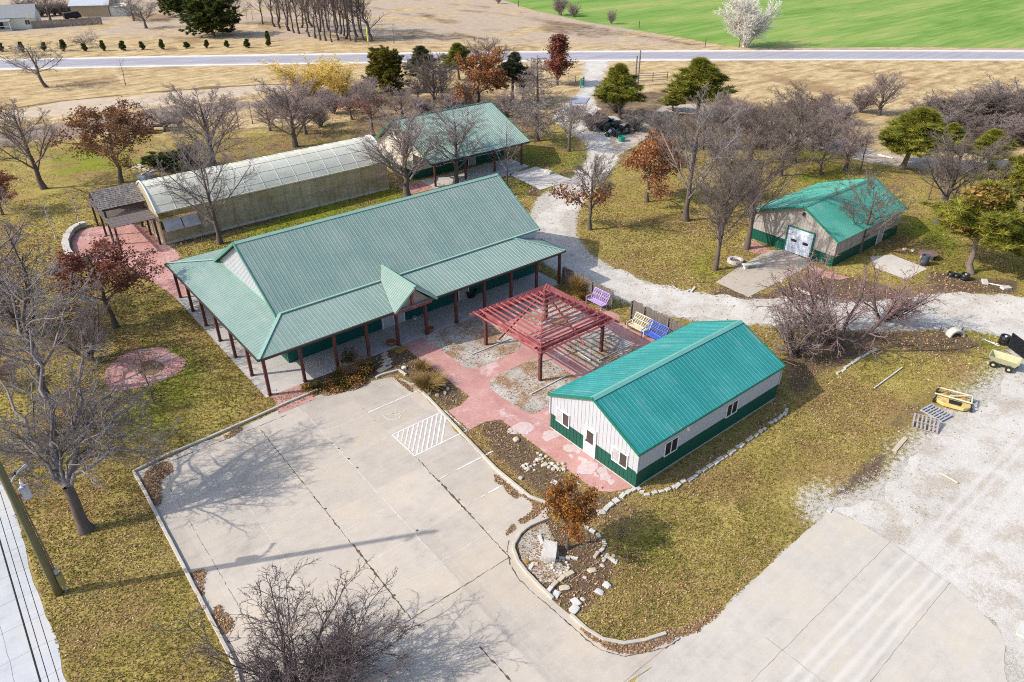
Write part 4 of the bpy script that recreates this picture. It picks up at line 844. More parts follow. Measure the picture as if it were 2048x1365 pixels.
m=MB(); m.box(gx0,gx1,gy0-.1,gy0-.02,ge-.12,ge+.0); m.box(gx0-.02,gx1+.02,gy0-.07,gy0+.0,.0,.24); m.box(gx0-.07,gx0,gy0,gy1,0,.22); m.build('base_board',M['creamp'],gh)
m=MB()
for x in list(np.arange(gx0+1.85,gx1,1.85))+[gx0+.03]: m.tube([(x,gy0-.10,.0),(x,gy0-.10,ge-.05)],.032,5)
m.tube([(gx0,gy0-.11,1.55),(gx1,gy0-.11,1.6)],.028,5); m.build('frame_tube',M['steel'],gh)
m=MB(); m.slab([(gx0+.25,gy0-.12,2.5),(gx0+1.95,gy0-.12,2.5),(gx0+1.95,gy0-.75,1.5),(gx0+.25,gy0-.75,1.5)],nrm((0,-.8,.5)),.03); m.slab([(gx0+2.05,gy0-.12,2.5),(gx0+3.6,gy0-.12,2.5),(gx0+3.6,gy0-.75,1.5),(gx0+2.05,gy0-.75,1.5)],nrm((0,-.8,.5)),.03); m.build('vent_flap',M['glass2'],gh)
# --- grey timber arbour
arb=thing('timber_arbor','grey timber arbor with shake roof and slatted front at the greenhouse end','arbor',(13.4,78,0))
for x,ys_ in ((11.55,(73.6,76.4,79.45,82.75)),(15.1,(73.6,76.65,79.6,82.7))):
    for y in ys_:
        m=MB(); hi=2.55 if y<76 or y>82 else 3.5; m.box(x-.09,x+.09,y-.09,y+.09,.0,hi); m.build('post',M['darkwood'],arb)
m=MB()
for x in (11.55,15.1): m.beam((x,73.2,2.6),(x,83.1,2.6),.12,.2)
for y in (73.7,76.5,79.5,82.7): m.beam((11.3,y,2.74),(15.35,y,2.74),.1,.16)
for y in (76.5,80.5): m.beam((11.4,y,3.55),(15.3,y,3.55),.12,.16)
for x in (11.6,13.3,15.05): m.beam((x,76.5,3.6),(x,78.6,4.88),.08,.14); m.beam((x,80.6,3.6),(x,78.6,4.88),.08,.14)
m.build('beam',M['darkwood'],arb)
m=MB(); r=np.random.default_rng(4); y=73.25
while y<83: 
    m.beam((11.25+r.normal()*.03,y,2.86+r.normal()*.01),(15.4+r.normal()*.03,y+r.normal()*.02,2.86),.075,.05); y+=.155
m.build('slat',M['oldwood'],arb)
n=NT('cedar_shakes'); p=n.pos(); M['shake']=n.fin(n.ramp(n.mth('ADD',n.mth('MULTIPLY',n.noise(n.map(p,(6,1.2,1.2)),1.0,4),.6),n.mth('MULTIPLY',n.noise(p,9,3),.4)),[(.33,(.10,.085,.075)),(.5,(.25,.225,.21)),(.66,(.42,.39,.37))]),.95)
m=MB(); r=np.random.default_rng(6)
for sgn in (-1,1):
    for i in range(11):
        y0=78.62+sgn*(2.15-i*.197); y1=78.62+sgn*max(0,2.15-i*.197-.24); z0=4.98-.62*abs(y0-78.62)+.03; z1=4.98-.62*abs(y1-78.62)+.012; x=11.15
        while x<15.4:
            w=r.uniform(.10,.22); dz=r.uniform(0,.025); m.slab([(x,y0+r.normal()*.015,z0+dz),(x+w-.012,y0+r.normal()*.015,z0+dz),(x+w-.012,y1,z1),(x,y1,z1)],nrm((0,sgn*.62,1)),.02); x+=w
m.build('shake_roof',M['shake'],arb)
# --- red pergola
pg=thing('red_pergola','faded red hip pergola of open slats over the paved cross','pergola',(31.45,34.8,0))
px0,px1,py0,py1=28.4,34.5,31.7,37.95; bz=2.72; ap=P3(31.45,34.82,4.82)
for x in (px0,px1):
    for y in (py0,py1):
        m=MB(); m.box(x-.1,x+.1,y-.1,y+.1,0,2.72); m.build('post',M['post'],pg)
m=MB()
for y in (py0,py1):
    for e in (-.14,.14): m.beam((px0-.5,y+e,bz),(px1+.5,y+e,bz),.05,.26)
for x in (px0,px1):
    for e in (-.14,.14): m.beam((x+e,py0-.5,bz-.02),(x+e,py1+.5,bz-.02),.05,.24)
m.build('beam',M['perg'],pg)
for x in (px0,px1):
    for y in (py0,py1):
        for dx,dy in ((1,0),(0,1)):
            m=MB(); s=1 if (x==px0 and dx) or (y==py0 and dy) else -1; m.beam((x,y,1.95),(x+s*dx*.62,y+s*dy*.62,2.6),.07,.09); m.build('brace',M['post'],pg)
e=.85; cs=[P3(px0-e,py0-e,2.52),P3(px1+e,py0-e,2.52),P3(px1+e,py1+e,2.52),P3(px0-e,py1+e,2.52)]
m=MB()
for c in cs: m.beam(c+(0,0,.06),ap,.07,.17)
for i in range(4):
    md=(cs[i]+cs[(i+1)%4])/2; out=nrm((md-ap)*(1,1,0)); m.beam(md+out*.35+(0,0,-.12),ap,.06,.15)
m.build('rafter',M['perg'],pg)
m=MB(); r=np.random.default_rng(9); NS=12
for i in range(4):
    a,b=cs[i],cs[(i+1)%4]
    for j in range(NS):
        t=.06+.86*j/(NS-1); t0=t+r.normal()*.006; p=a+(ap-a)*t0; q_=b+(ap-b)*(t+r.normal()*.006); ext=nrm(q_-p)*.08
        m.beam(p-ext+(0,0,.16),q_+ext+(0,0,.16+r.normal()*.012),.13,.04,nrm(np.cross(q_-p,ap-a))*(1 if np.cross(q_-p,ap-a)[2]>0 else -1))
m.build('slat',M['perg'],pg)
m=MB(); m.lathe([(.09,-.35),(.11,.1),(.05,.2),(.01,.25)],ap,8); m.build('finial',M['perg'],pg)
# --- far houses
def house(name,label,cx,cy,rz,L,Wd,ze,zr,wall,roof,extra=None):
    h=thing(name,label,'house',(0,0,0)); m=MB(); m.box(-L/2,L/2,-Wd/2,Wd/2,0,ze)
    for x in (-L/2,L/2): m.slab([(x,-Wd/2,ze),(x,Wd/2,ze),(x,0,zr-.05)],(math.copysign(1,x),0,0),.15)
    m.build('wall',M[wall],h); m=MB(); k=(zr-ze)/(Wd/2)
    for s in (-1,1): m.slab([(-L/2-.4,s*(Wd/2+.4),ze-.4*k+.05),(L/2+.4,s*(Wd/2+.4),ze-.4*k+.05),(L/2+.4,0,zr+.05),(-L/2-.4,0,zr+.05)],nrm((0,s*k,1)),.12)
    m.build('roof',M[roof],h); 
    if extra: extra(h)
    h.location=(cx,cy,0); h.rotation_euler=(0,0,rz); return h
M['rgrey']=simple('grey_shingle',(.28,.29,.31),.15,2,.9); M['rpale']=simple('pale_metal_roof',(.52,.56,.62),.08,1,.4,.5); M['tanwall']=simple('tan_wall',(.46,.36,.235),.1,1,.8); M['hwhite']=simple('white_house_wall',(.70,.70,.62),.08,1,.7)
def ex1(h):
    window(h,'y',4.5,5.7,1.0,2.2,-4.5,-1); window(h,'x',-1.2,.2,1.0,2.2,7,1)
    m=MB(); m.slab([(-6.5,-4.4,2.7),(1.5,-4.4,2.7),(1.5,-7.2,2.35),(-6.5,-7.2,2.35)],(0,0,1),.12); m.build('porch_roof',M['rgrey'],h); m=MB(); m.box(-6.5,1.5,-7.2,-4.5,0,.35); m.build('porch_deck',M['concw'],h)
    for x in (-6.3,-3,1.3): m=MB(); m.box(x-.08,x+.08,-7.1,-6.94,.35,2.4); m.build('post',M['white'],h)
    m=MB(); m.box(-6.3,1.3,-7.06,-7.0,1.1,1.2); m.build('railing',M['white'],h); door(h,'y',-1.6,-.6,2.2,-4.5,-1,'dark')
    m=MB(); m.slab([(5.2,-4.9,2.62),(7.4,-4.9,2.62),(7.4,-4.9,2.65),(6.3,-4.9,4.3)],(0,-1,0),.1); m.build('gable',M['hwhite'],h)
p=G(26,58); a=math.atan2(*(G(62,56)-G(-60,62))[[1,0]])
house('white_house','white house with grey roof and shaded porch at the far corner beyond the highway',p[0],p[1]+3,a,14,9,3,5.6,'hwhite','rgrey',ex1)
def ex2(h): door(h,'x',-1,1.6,2.6,-5.2,-1,'white',None,handle=False); m=MB(); m.box(5.3,9.5,-3.2,3.2,0,2.6); m.slab([(5.3,-3.5,2.65),(9.8,-3.5,2.65),(9.8,3.5,2.9),(5.3,3.5,2.9)],(0,0,1),.12); m.build('lean_to',M['hwhite'],h); m=MB(); m.box(-5.24,5.24,-3.64,-3.52,.02,.3); m.build('footing',M['concw'],h)
p=G(193,33); house('tan_garage','tan garage with pale metal roof and white door behind the far privacy fence',p[0],p[1]+2,a-.15,10.2,7,3.3,5.0,'tanwall','rpale',ex2)
# --- fences
def board_fence(name,label,a,b,h,mt,bw=.14,irregular=.12,rails=True,seed=1,cat='fence'):
    a=np.array(a,float); b=np.array(b,float); f=thing(name,label,cat,(*((a+b)/2),0)); r=np.random.default_rng(seed); L=np.linalg.norm(b-a); d=(b-a)/L; n=np.array([-d[1],d[0]]); m=MB(); s=0
    while s<L-bw*.5:
        hh=h*(1+r.normal()*.012)-(r.random()<.15)*irregular*r.random(); p=a+d*(s+bw/2); o=n*r.normal()*.008; m.beam((*(p+o),.03),(*(p+o+d*r.normal()*.012),hh),bw*r.uniform(.86,.97),.02,(*n,0)); s+=bw
    m.build('boards',M[mt],f)
    for k in range(int(L/2.4)+2):
        p=a+d*min(L,k*2.4)+n*.08; m=MB(); m.box(p[0]-.05,p[0]+.05,p[1]-.05,p[1]+.05,0,h-.1); m.build('post',M[mt],f)
    m=MB()
    for z in (.35,h-.3): m.beam((*(a+n*.045),z),(*(b+n*.045),z),.04,.09)
    m.build('rail',M[mt],f); return f
board_fence('wood_fence','weathered board fence beside the lilac bench at the end of the porch',(40.05,35.9),(40.05,41.9),1.66,'fence',seed=3)
board_fence('wood_fence','weathered board fence behind the cream and blue benches',(40.05,27.6),(40.0,33.75),1.72,'fence',seed=4)
q1,q2=G(66,58)[:2],G(205,49)[:2]; M['fencefar']=simple('tan_privacy_fence',(.27,.225,.19),.2,2,.9)
board_fence('privacy_fence','long tan privacy fence between the white house and tan garage',q1,q2,1.9,'fencefar',.3,.05,seed=5)
# ------------------------------------------------------------------ trees
def tubes(P,Rr,n):
    """batch of polylines P (B,K,3) with radii (B,K) -> verts, quads"""
    B,K,_=P.shape; T=np.gradient(P,axis=1); T/=np.maximum(np.linalg.norm(T,axis=2,keepdims=True),1e-9)
    ref=np.where(abs(T[...,2:3])<.9,np.array([0,0,1.]),np.array([1.,0,0])); A=np.cross(T,ref); A/=np.maximum(np.linalg.norm(A,axis=2,keepdims=True),1e-9); Bv=np.cross(A,T)
    th=2*np.pi*np.arange(n)/n; V=P[:,:,None,:]+Rr[:,:,None,None]*(np.cos(th)[None,None,:,None]*A[:,:,None,:]+np.sin(th)[None,None,:,None]*Bv[:,:,None,:])
    base=np.arange(B*K*n).reshape(B,K,n); nx_=np.roll(base,-1,2)
    q=np.stack([base[:,:-1],nx_[:,:-1],nx_[:,1:],base[:,1:]],-1).reshape(-1,4); return V.reshape(-1,3),q
def merge(parts):
    V=[];Q=[];o=0
    for v,q in parts: V.append(v); Q.append(q+o); o+=len(v)
    return np.concatenate(V),np.concatenate(Q)
def grow(P,Rr,n,t0,t1,ang,aj,lf,K,trop,wob,rr,rmin,r,shape=.5,az0=None,tipr=.35):
    B,K0,_=P.shape; t=t0+(t1-t0)*(np.arange(n)[None,:]+r.random((B,n)))/n; x=t*(K0-1); i=np.minimum(x.astype(int),K0-2); f=(x-i)[...,None]; bi=np.arange(B)[:,None]
    p=P[bi,i]*(1-f)+P[bi,i+1]*f; d=P[bi,i+1]-P[bi,i]; d/=np.maximum(np.linalg.norm(d,axis=2,keepdims=True),1e-9)
    rp=Rr[bi,i]*(1-f[...,0])+Rr[bi,i+1]*f[...,0]; Lp=np.linalg.norm(np.diff(P,axis=1),axis=2).sum(1)
    ref=np.where(abs(d[...,2:3])<.9,np.array([0,0,1.]),np.array([1.,0,0])); u=np.cross(d,ref); u/=np.linalg.norm(u,axis=2,keepdims=True); v=np.cross(d,u)
    az=(2.39996*np.arange(n)[None,:]+r.uniform(0,6.28,(B,1))+r.normal(0,.5,(B,n)))[...,None]; a=(ang+r.normal(0,aj,(B,n)))[...,None]
    D=np.cos(a)*d+np.sin(a)*(np.cos(az)*u+np.sin(az)*v); L=lf*Lp[:,None]*(1-shape*(t-t0)/max(t1-t0,1e-6))*r.uniform(.7,1.25,(B,n))
    D=D.reshape(-1,3); L=L.reshape(-1); C=np.empty((B*n,K,3)); C[:,0]=p.reshape(-1,3)
    for k in range(1,K):
        D=D+np.array([0,0,trop/(K-1)])+r.normal(0,wob,(B*n,3)); D/=np.linalg.norm(D,axis=1,keepdims=True); C[:,k]=C[:,k-1]+D*(L/(K-1))[:,None]
    r0=np.maximum(rp.reshape(-1)*rr,rmin); rad=r0[:,None]*np.linspace(1,tipr,K)[None,:]; return C,rad
def trunkline(h,r0,r1,K,lean,wob,r,flare=1.35):
    P=np.zeros((1,K,3)); z=np.linspace(0,h,K); P[0,:,2]=z; w=np.cumsum(r.normal(0,wob,(K,2)),0); w[0]=0; P[0,:,:2]=w+np.outer(z/h,lean); rad=np.linspace(r0,r1,K)[None,:].copy(); rad[0,0]*=flare; return P,rad
def leafmesh(C,size,r,name,mt,parent,elong=1.0,rn=None,droop=0):
    n_=len(C); a=r.normal(size=(n_,3)); a/=np.linalg.norm(a,axis=1,keepdims=True); b=r.normal(size=(n_,3)); b=np.cross(a,b); b/=np.linalg.norm(b,axis=1,keepdims=True)
    s=size*r.uniform(.6,1.3,n_); Q=leafquads(C,s,a*elong,b); return link(name,fastmesh(name,Q.reshape(-1,3),[np.arange(n_*4).reshape(-1,4)],dict(rnd=np.repeat(r.beta(2,2,n_) if rn is None else rn,4))),mt,parent)
#   kind: H0, trunk part, levels (n,t0,t1,angle,jit,len,K,trop,wob,rr,rmin,shape)
KIND={
 'vase':dict(H=10,tr=(6.8,.17,.035,9,.05),lv=[(15,.20,.97,40,8,.66,7,.30,.07,.52,.03,.5),(9,.15,1,36,10,.44,5,.18,.11,.5,.014,.45),(8,.12,1,38,13,.44,4,.15,.14,.55,.010,.4),(6,.12,1,36,13,.52,3,.1,.13,.7,.0078,.3)]),
 'oak':dict(H=9,tr=(6.0,.17,.04,9,.09),lv=[(14,.25,.98,62,10,.62,8,.28,.13,.5,.035,.45),(9,.15,1,46,12,.42,5,.12,.18,.5,.015,.45),(8,.15,1,44,14,.42,4,.08,.2,.55,.010,.4),(6,.12,1,40,14,.5,3,.05,.2,.7,.008,.3)]),
 'round':dict(H=7,tr=(4.0,.14,.04,7,.04),lv=[(16,.32,1,42,9,.78,7,.20,.07,.5,.022,.35),(10,.12,1,32,10,.40,5,.1,.10,.5,.012,.4),(8,.12,1,34,12,.42,4,.08,.12,.55,.009,.4),(6,.1,1,34,12,.5,3,.05,.12,.7,.0072,.3)]),
 'upright':dict(H=12,tr=(9.6,.16,.03,11,.10),lv=[(14,.22,.98,30,8,.40,6,.22,.08,.5,.024,.45),(7,.15,1,34,10,.44,5,.15,.12,.5,.013,.45),(6,.15,1,36,12,.44,3,.1,.14,.6,.012,.4),(4,.12,1,36,12,.52,3,.1,.12,.8,.010,.3)]),
 'dense':dict(H=10,tr=(6.2,.19,.04,8,.05),lv=[(19,.15,.97,36,8,.72,7,.26,.05,.48,.028,.52),(10,.12,1,30,8,.42,5,.14,.08,.5,.013,.45),(9,.12,1,32,10,.42,4,.12,.1,.55,.0095,.4),(6,.1,1,32,10,.52,3,.1,.1,.7,.0075,.3)]),
 'spread':dict(H=4.6,tr=(1.6,.16,.09,5,.08),lv=[(12,.45,1,66,14,2.3,9,.35,.15,.62,.03,.2),(10,.12,1,46,13,.42,6,.10,.18,.5,.014,.4),(8,.12,1,42,14,.42,4,.05,.2,.55,.009,.4),(7,.1,1,40,14,.5,3,.02,.2,.7,.0075,.3)]),
 'sapling':dict(H=6,tr=(5.2,.055,.012,9,.04),lv=[(14,.25,.98,36,8,.34,5,.15,.1,.5,.008,.6),(5,.2,1,36,10,.42,4,.1,.14,.5,.006,.4),(4,.2,1,36,10,.5,3,.1,.14,.5,.005,.3)]),
 'cypress':dict(H=11,tr=(11,.21,.02,13,.03),lv=[(74,.10,.97,84,8,.31,7,.16,.07,.3,.028,.80),(13,.10,1,48,10,.38,4,.02,.14,.6,.018,.5),(7,.12,1,46,12,.5,3,0,.15,.8,.016,.3)]),
 'column':dict(H=9,tr=(8.8,.14,.02,10,.03),lv=[(44,.06,.97,30,6,.30,6,.25,.05,.4,.02,.62),(8,.15,1,26,8,.36,4,.1,.1,.5,.01,.4),(5,.15,1,28,10,.45,3,.1,.1,.6,.008,.3)]),
 'willow':dict(H=6.5,tr=(3.0,.2,.08,6,.06),lv=[(13,.4,1,44,10,1.0,7,.35,.08,.55,.03,.3),(10,.2,1,36,12,.46,5,.1,.14,.5,.014,.3),(13,.15,1,42,14,.50,5,-.3,.12,.5,.012,.2),(6,.1,1,28,10,.6,4,-.5,.08,.8,.012,.2)]),
}
def multistem(H,ns,r,spread=.45,K=7,r0=.05,trop=.5):
    P=np.zeros((ns,K,3)); rad=np.linspace(r0,r0*.25,K)[None,:]*r.uniform(.6,1.2,(ns,1)); a=r.uniform(0,6.28,ns); P[:,0,:2]=r.normal(0,.10,(ns,2))*H*.25; D=np.stack([np.cos(a)*spread*r.uniform(.3,1.3,ns),np.sin(a)*spread*r.uniform(.3,1.3,ns),np.ones(ns)],1); L=H*.8*r.uniform(.65,1.1,ns)
    for k in range(1,K): D=D/np.linalg.norm(D,axis=1,keepdims=True); P[:,k]=P[:,k-1]+D*(L/(K-1))[:,None]; D=D+r.normal(0,.10,(ns,3))+np.array([0,0,trop/(K-1)])
    return P,rad
PROTO={}
def tree_proto(key,kind,seed,bark,twig,leaf=None,nleaf=0,lsize=.07,name='bare_tree',leafz=(0,1.01),fat=1):
    r=np.random.default_rng(seed); root=thing(name,'x','tree'); 
    if kind in ('shrub','redbud','cotton','bigshrub'):
        if kind=='shrub': P,rad=multistem(3.6,18,r,.55); lv=[(9,.15,1,34,10,.44,5,.15,.12,.5,.012,.4),(7,.12,1,36,12,.44,4,.1,.14,.6,.010,.4),(6,.1,1,36,12,.52,3,.05,.14,.8,.0085,.3)]
        elif kind=='cotton': P,rad=multistem(8.5,15,r,.58,8,.12,.35); lv=[(12,.18,1,32,10,.42,5,.10,.10,.5,.034,.4),(9,.12,1,32,12,.42,4,.05,.12,.7,.024,.4),(7,.1,1,32,12,.5,3,0,.12,.8,.019,.3)]
        elif kind=='bigshrub': P,rad=multistem(4.6,42,r,.95,8,.034,.55); lv=[(10,.15,1,36,11,.40,6,.10,.15,.55,.011,.4),(8,.12,1,38,13,.42,4,.05,.17,.65,.0075,.4),(5,.1,1,36,13,.5,3,.02,.17,.8,.006,.3)]
        else: P,rad=multistem(4.2,11,r,1.15,8,.065,.25); lv=[(10,.15,1,46,12,.44,6,.12,.17,.5,.014,.4),(7,.12,1,44,14,.44,4,.06,.18,.6,.0095,.4),(5,.1,1,40,14,.52,3,.02,.18,.8,.0075,.3)]
    else:
        k=KIND[kind]; h,r0,r1,K,wob=k['tr']; P,rad=trunkline(h,r0,r1,K,r.normal(0,.12,2),wob,r); lv=k['lv']
    LV=[(P,rad)]
    for L in lv:
        n_,t0,t1,an,aj,lf,K,trop,wob,rr,rmin,shp=L; LV.append(grow(*LV[-1],n_,t0,t1,R(an),R(aj),lf,K,trop,wob,rr,rmin,r,shp))
    LV=[(p_,q_*(1 if i_<2 else fat)) for i_,(p_,q_) in enumerate(LV)]
    sides=[9,6,4,3,3]; mk=[tubes(p,q_,sides[min(i,4)]) for i,(p,q_) in enumerate(LV)]
    V,Q=mk[0]; link('trunk',fastmesh('trunk',V,[Q],smooth=True),M[bark],root)
    V,Q=merge(mk[1:]); cr=link('crown',fastmesh('crown',V,[Q]),M[twig],root)
    allp=V; zmax=np.percentile(V[:,2],96); hw=np.percentile(np.hypot(V[:,0],V[:,1]),93)
    if leaf:
        tip=LV[-1][0][:,1:].reshape(-1,3); zz=tip[:,2]/zmax; tip=tip[(zz>=leafz[0])&(zz<=leafz[1])]; C=tip[r.integers(0,len(tip),nleaf)]+r.normal(0,.17,(nleaf,3)); leafmesh(C,lsize,r,'leaves',M[leaf],root)
    PROTO[key]=dict(o=root,H=zmax,w=hw,used=False); root.location=(0,-3000,0); return root
def pine_proto(key,seed,needle,H=8,w=2.6,nb=46,prof='pine',name='pine_tree',per=15,tl=.36,tw=.035,brown=0,tufts=1.0,bark='barkp'):
    r=np.random.default_rng(seed); root=thing(name,'x','tree'); P,rad=trunkline(H*.96,.17,.02,10,r.normal(0,.1,2),.05,r); t=np.sort(r.uniform(.16 if prof!='cedar' else .03,.985,nb))
    if prof=='pine': t=np.minimum(.13+.87*t,.985); ln=w*np.clip(1.22*(1-t)**.68*np.clip(t/.3,.55,1),.15,1)
    elif prof=='flat': ln=w*np.where(t<.45,.0,np.clip(1.0-(t-.6)**2*3.2,.25,1)); t=np.clip(t,.3,1)
    elif prof=='cone': ln=w*np.clip((1-t)**.9+.08,.08,1)
    else: ln=w*np.clip(np.sqrt(np.clip(1-((t-.34)/.68)**2,0,1)),.12,1)
    a=2.39996*np.arange(nb)+r.uniform(0,.8,nb); B0=np.stack([np.interp(t,np.linspace(0,1,10),P[0,:,0]),np.interp(t,np.linspace(0,1,10),P[0,:,1]),t*H*.96],1)
    el=R(16)+R(52)*t; D=np.stack([np.cos(a)*np.cos(el),np.sin(a)*np.cos(el),np.sin(el)],1); K=6; C=np.empty((nb,K,3)); C[:,0]=B0; ln=ln*r.uniform(.58,1.2,nb)
    for k in range(1,K): D=D+r.normal(0,.08,(nb,3))+np.array([0,0,.05]); D/=np.linalg.norm(D,axis=1,keepdims=True); C[:,k]=C[:,k-1]+D*(ln/(K-1))[:,None]
    br=np.maximum(.012+.022*ln/w,.01)[:,None]*np.linspace(1,.4,K)[None]; S2=grow(C,br,7,.3,1,R(48),R(10),.36,4,.25,.1,.5,.008,r,.45); S3=grow(S2[0],S2[1],3,.35,1,R(42),R(12),.5,3,.2,.1,.5,.006,r,.4)
    V,Q=tubes(P,rad,9); link('trunk',fastmesh('trunk',V,[Q],smooth=True),M[bark],root); V,Q=merge([tubes(C,br,5),tubes(*S2,3),tubes(*S3,3)]); link('branches',fastmesh('branches',V,[Q]),M[bark],root)
    tip=np.concatenate([C[:,3:].reshape(-1,3),S2[0][:,1:].reshape(-1,3),S3[0][:,1:].reshape(-1,3)]); tip=tip[r.random(len(tip))<tufts]; nt=len(tip)
    u=r.normal(size=(nt,per,3)); u[...,2]=u[...,2]*.75+.62; u/=np.linalg.norm(u,axis=2,keepdims=True); s=np.cross(u,r.normal(size=(nt,per,3))); s/=np.maximum(np.linalg.norm(s,axis=2,keepdims=True),1e-6)
    l=tl*r.uniform(.55,1.15,(nt,per,1)); c0=tip[:,None]+r.normal(0,.06,(nt,1,3)); T=np.stack([c0+u*l*.08-s*tw,c0+u*l*.08+s*tw,c0+u*l],2).reshape(-1,3)
    rn=np.repeat(np.clip(r.beta(2.2,2.2,nt)[:,None]+r.normal(0,.12,(nt,per)),0,1).reshape(-1),3); cr=link('crown',fastmesh('crown',T,[np.arange(len(T)).reshape(-1,3)],dict(rnd=rn)),M[needle],root)
    if brown:
        k=r.integers(0,nt,5); sel=np.zeros(nt,bool)
        for kk in k: sel|=np.linalg.norm(tip-tip[kk],axis=1)<brown
        C2=np.repeat(tip[sel],10,0)+r.normal(0,.18,(sel.sum()*10,3)); leafmesh(C2,.09,r,'dead_needles',M['lf_yel'],root,1.6)
    PROTO[key]=dict(o=root,H=H*1.0,w=np.percentile(np.hypot(T[:,0],T[:,1]),97),used=False); root.location=(0,-3000,0); return root
tree_proto('vase1','vase',1,'bark','twig'); tree_proto('vase2','vase',2,'bark','twigb'); tree_proto('vase3','vase',12,'bark','twigp')
tree_proto('oak1','oak',3,'bark','twigb','lf_brown',8000,.07,'oak_tree'); tree_proto('oak2','oak',4,'barkd','twigb','lf_red',9000,.068,'oak_tree'); tree_proto('oak3','oak',5,'bark','twigb','lf_orange',8500,.085,'oak_tree'); tree_proto('oakb','oak',6,'bark','twig')
tree_proto('oaksp','round',7,'bark','twigb','lf_orange',900,.08,'oak_tree',(0,.55)); tree_proto('oakrd','round',17,'bark','twigp','lf_red',700,.075,'oak_tree',(0,.7)); tree_proto('oakyg','round',8,'barkd','twigb','lf_rust',7800,.07,'young_oak')
tree_proto('round1','round',9,'bark','twig'); tree_proto('round2','round',10,'bark','twigc'); tree_proto('up1','upright',21,'barkd','twigb'); tree_proto('up2','upright',22,'barkd','twigd'); tree_proto('up3','upright',23,'barkd','twigb')
tree_proto('dense1','dense',31,'bark','twigb'); tree_proto('dense2','dense',32,'bark','twigp'); tree_proto('spread1','spread',41,'barkd','twig'); tree_proto('spread2','spread',42,'bark','twigc'); tree_proto('spreadd','bigshrub',43,'barkd','twigd'); tree_proto('sap','sapling',51,'bark','twigb','lf_red',120,.06,'sapling'); tree_proto('sapb','sapling',52,'bark','twig',None,0,.05,'sapling'); tree_proto('birch','sapling',53,'barkw','twigc',None,0,.05,'birch_tree')
tree_proto('cyp','cypress',61,'bark','twigc',None,0,.1,'cypress_tree',fat=1.0); tree_proto('wil','shrub',62,'twigy','twigy',None,0,.1,'willow_tree',fat=1.15); tree_proto('cot','cotton',63,'barkw','twigw',None,0,.1,'cottonwood_tree')
tree_proto('shr1','shrub',71,'twigb','twigp',None,0,.1,'bare_shrub'); tree_proto('shr2','shrub',72,'twigb','twig',None,0,.1,'bare_shrub'); tree_proto('shrp','shrub',78,'twigb','twigb',None,0,.1,'bare_shrub'); tree_proto('shrd','shrub',73,'twigd','twigd',None,0,.1,'bare_shrub'); tree_proto('shrw','shrub',74,'twigc','twigc',None,0,.1,'bare_shrub'); tree_proto('redb','redbud',75,'barkd','twigr',None,0,.1,'redbud_tree'); tree_proto('redb2','redbud',76,'barkd','twigp',None,0,.1,'redbud_tree')
tree_proto('redcol','column',77,'bark','twigp','lf_red',8000,.085,'columnar_tree')
pine_proto('pine1',81,'nd_pine',8,2.7,74,tufts=.42,tl=.52,tw=.024,per=34); pine_proto('pine2',92,'nd_pine',8,2.7,78,tufts=.42,tl=.52,tw=.024,per=34); pine_proto('pinef',83,'nd_pine',6,2.9,44,'flat',tufts=.42,tl=.48,tw=.024,per=32); pine_proto('pineb',84,'nd_pine',8,3.0,76,'pine',brown=.75,tufts=.42,tl=.50,tw=.022,per=34); pine_proto('pineg',85,'nd_grey',9,2.3,48,tufts=.5,tw=.022,per=26)
pine_proto('cedar1',86,'nd_dark',6,3.2,80,'cedar','cedar_tree',18,.34,.05); pine_proto('cedar2',87,'nd_olive',6,3.0,64,'cedar','cedar_tree',18,.34,.05); pine_proto('junip',88,'nd_dark',2.2,2.6,46,'cone','juniper_bush',14,.3,.04); pine_proto('seedl',89,'nd_dark',1.2,.34,22,'cone','seedling',10,.16,.03)
GR_='bare trees around the buildings'
def put(key,label,base,top,hw=None,rz=None,cat='tree',group=None,h=None,lean=None):
    p=PROTO[key]; b=G(*base); hh=h or hgt(b,top); sz=hh/p['H']; sxy=(hw*dist(b)/F/p['w']) if hw else sz; sxy=min(max(sxy,sz*.42),sz*2.3)
    rz=rz if rz is not None else float(rng.uniform(0,6.28)); o=p['o'] if not p['used'] else dup(p['o']); p['used']=True
    o.location=b; o.rotation_euler=(0,0,rz); o.scale=(sxy,sxy,sz); o['label']=label; o['category']=cat
    if lean: o.rotation_euler=(lean[0],lean[1],rz)
    if group: o['group']=group
    elif 'group' in o: del o['group']
    return o
T=put
# beyond the highway
T('oakb','bare leaning many-limbed tree alone in the straw verge above the mown track',(93,175),(62,92),48); T('sapb','thin bare sapling alone in the straw verge near the highway',(251,170),(236,118),15,cat='sapling')
T('spread2','small low bare tree among the seedling row beyond the highway',(172,96),(172,66),24); T('round1','bare tree behind the tan garage end of the privacy fence',(293,57),(290,8),38); T('vase1','bare tree at the corner of the tan garage lean-to',(268,42),(262,-12),34); T('vase2','bare dark tree standing behind the privacy fence',(101,43),(95,-30),32)
T('cedar1','big round dark evergreen in the straw field beyond the highway',(428,72),(425,4),44); T('cedar1','dark evergreen partly cut by the frame top behind the big round evergreen',(364,32),(365,-24),32); T('vase3','bare grey tree just behind the big round evergreen',(470,48),(468,-14),32); T('sapb','bare slender sapling between the round evergreen and the grove',(494,41),(492,8),8,cat='sapling'); T('sapb','bare slender sapling next to the grove edge',(506,43),(505,6),8,cat='sapling')
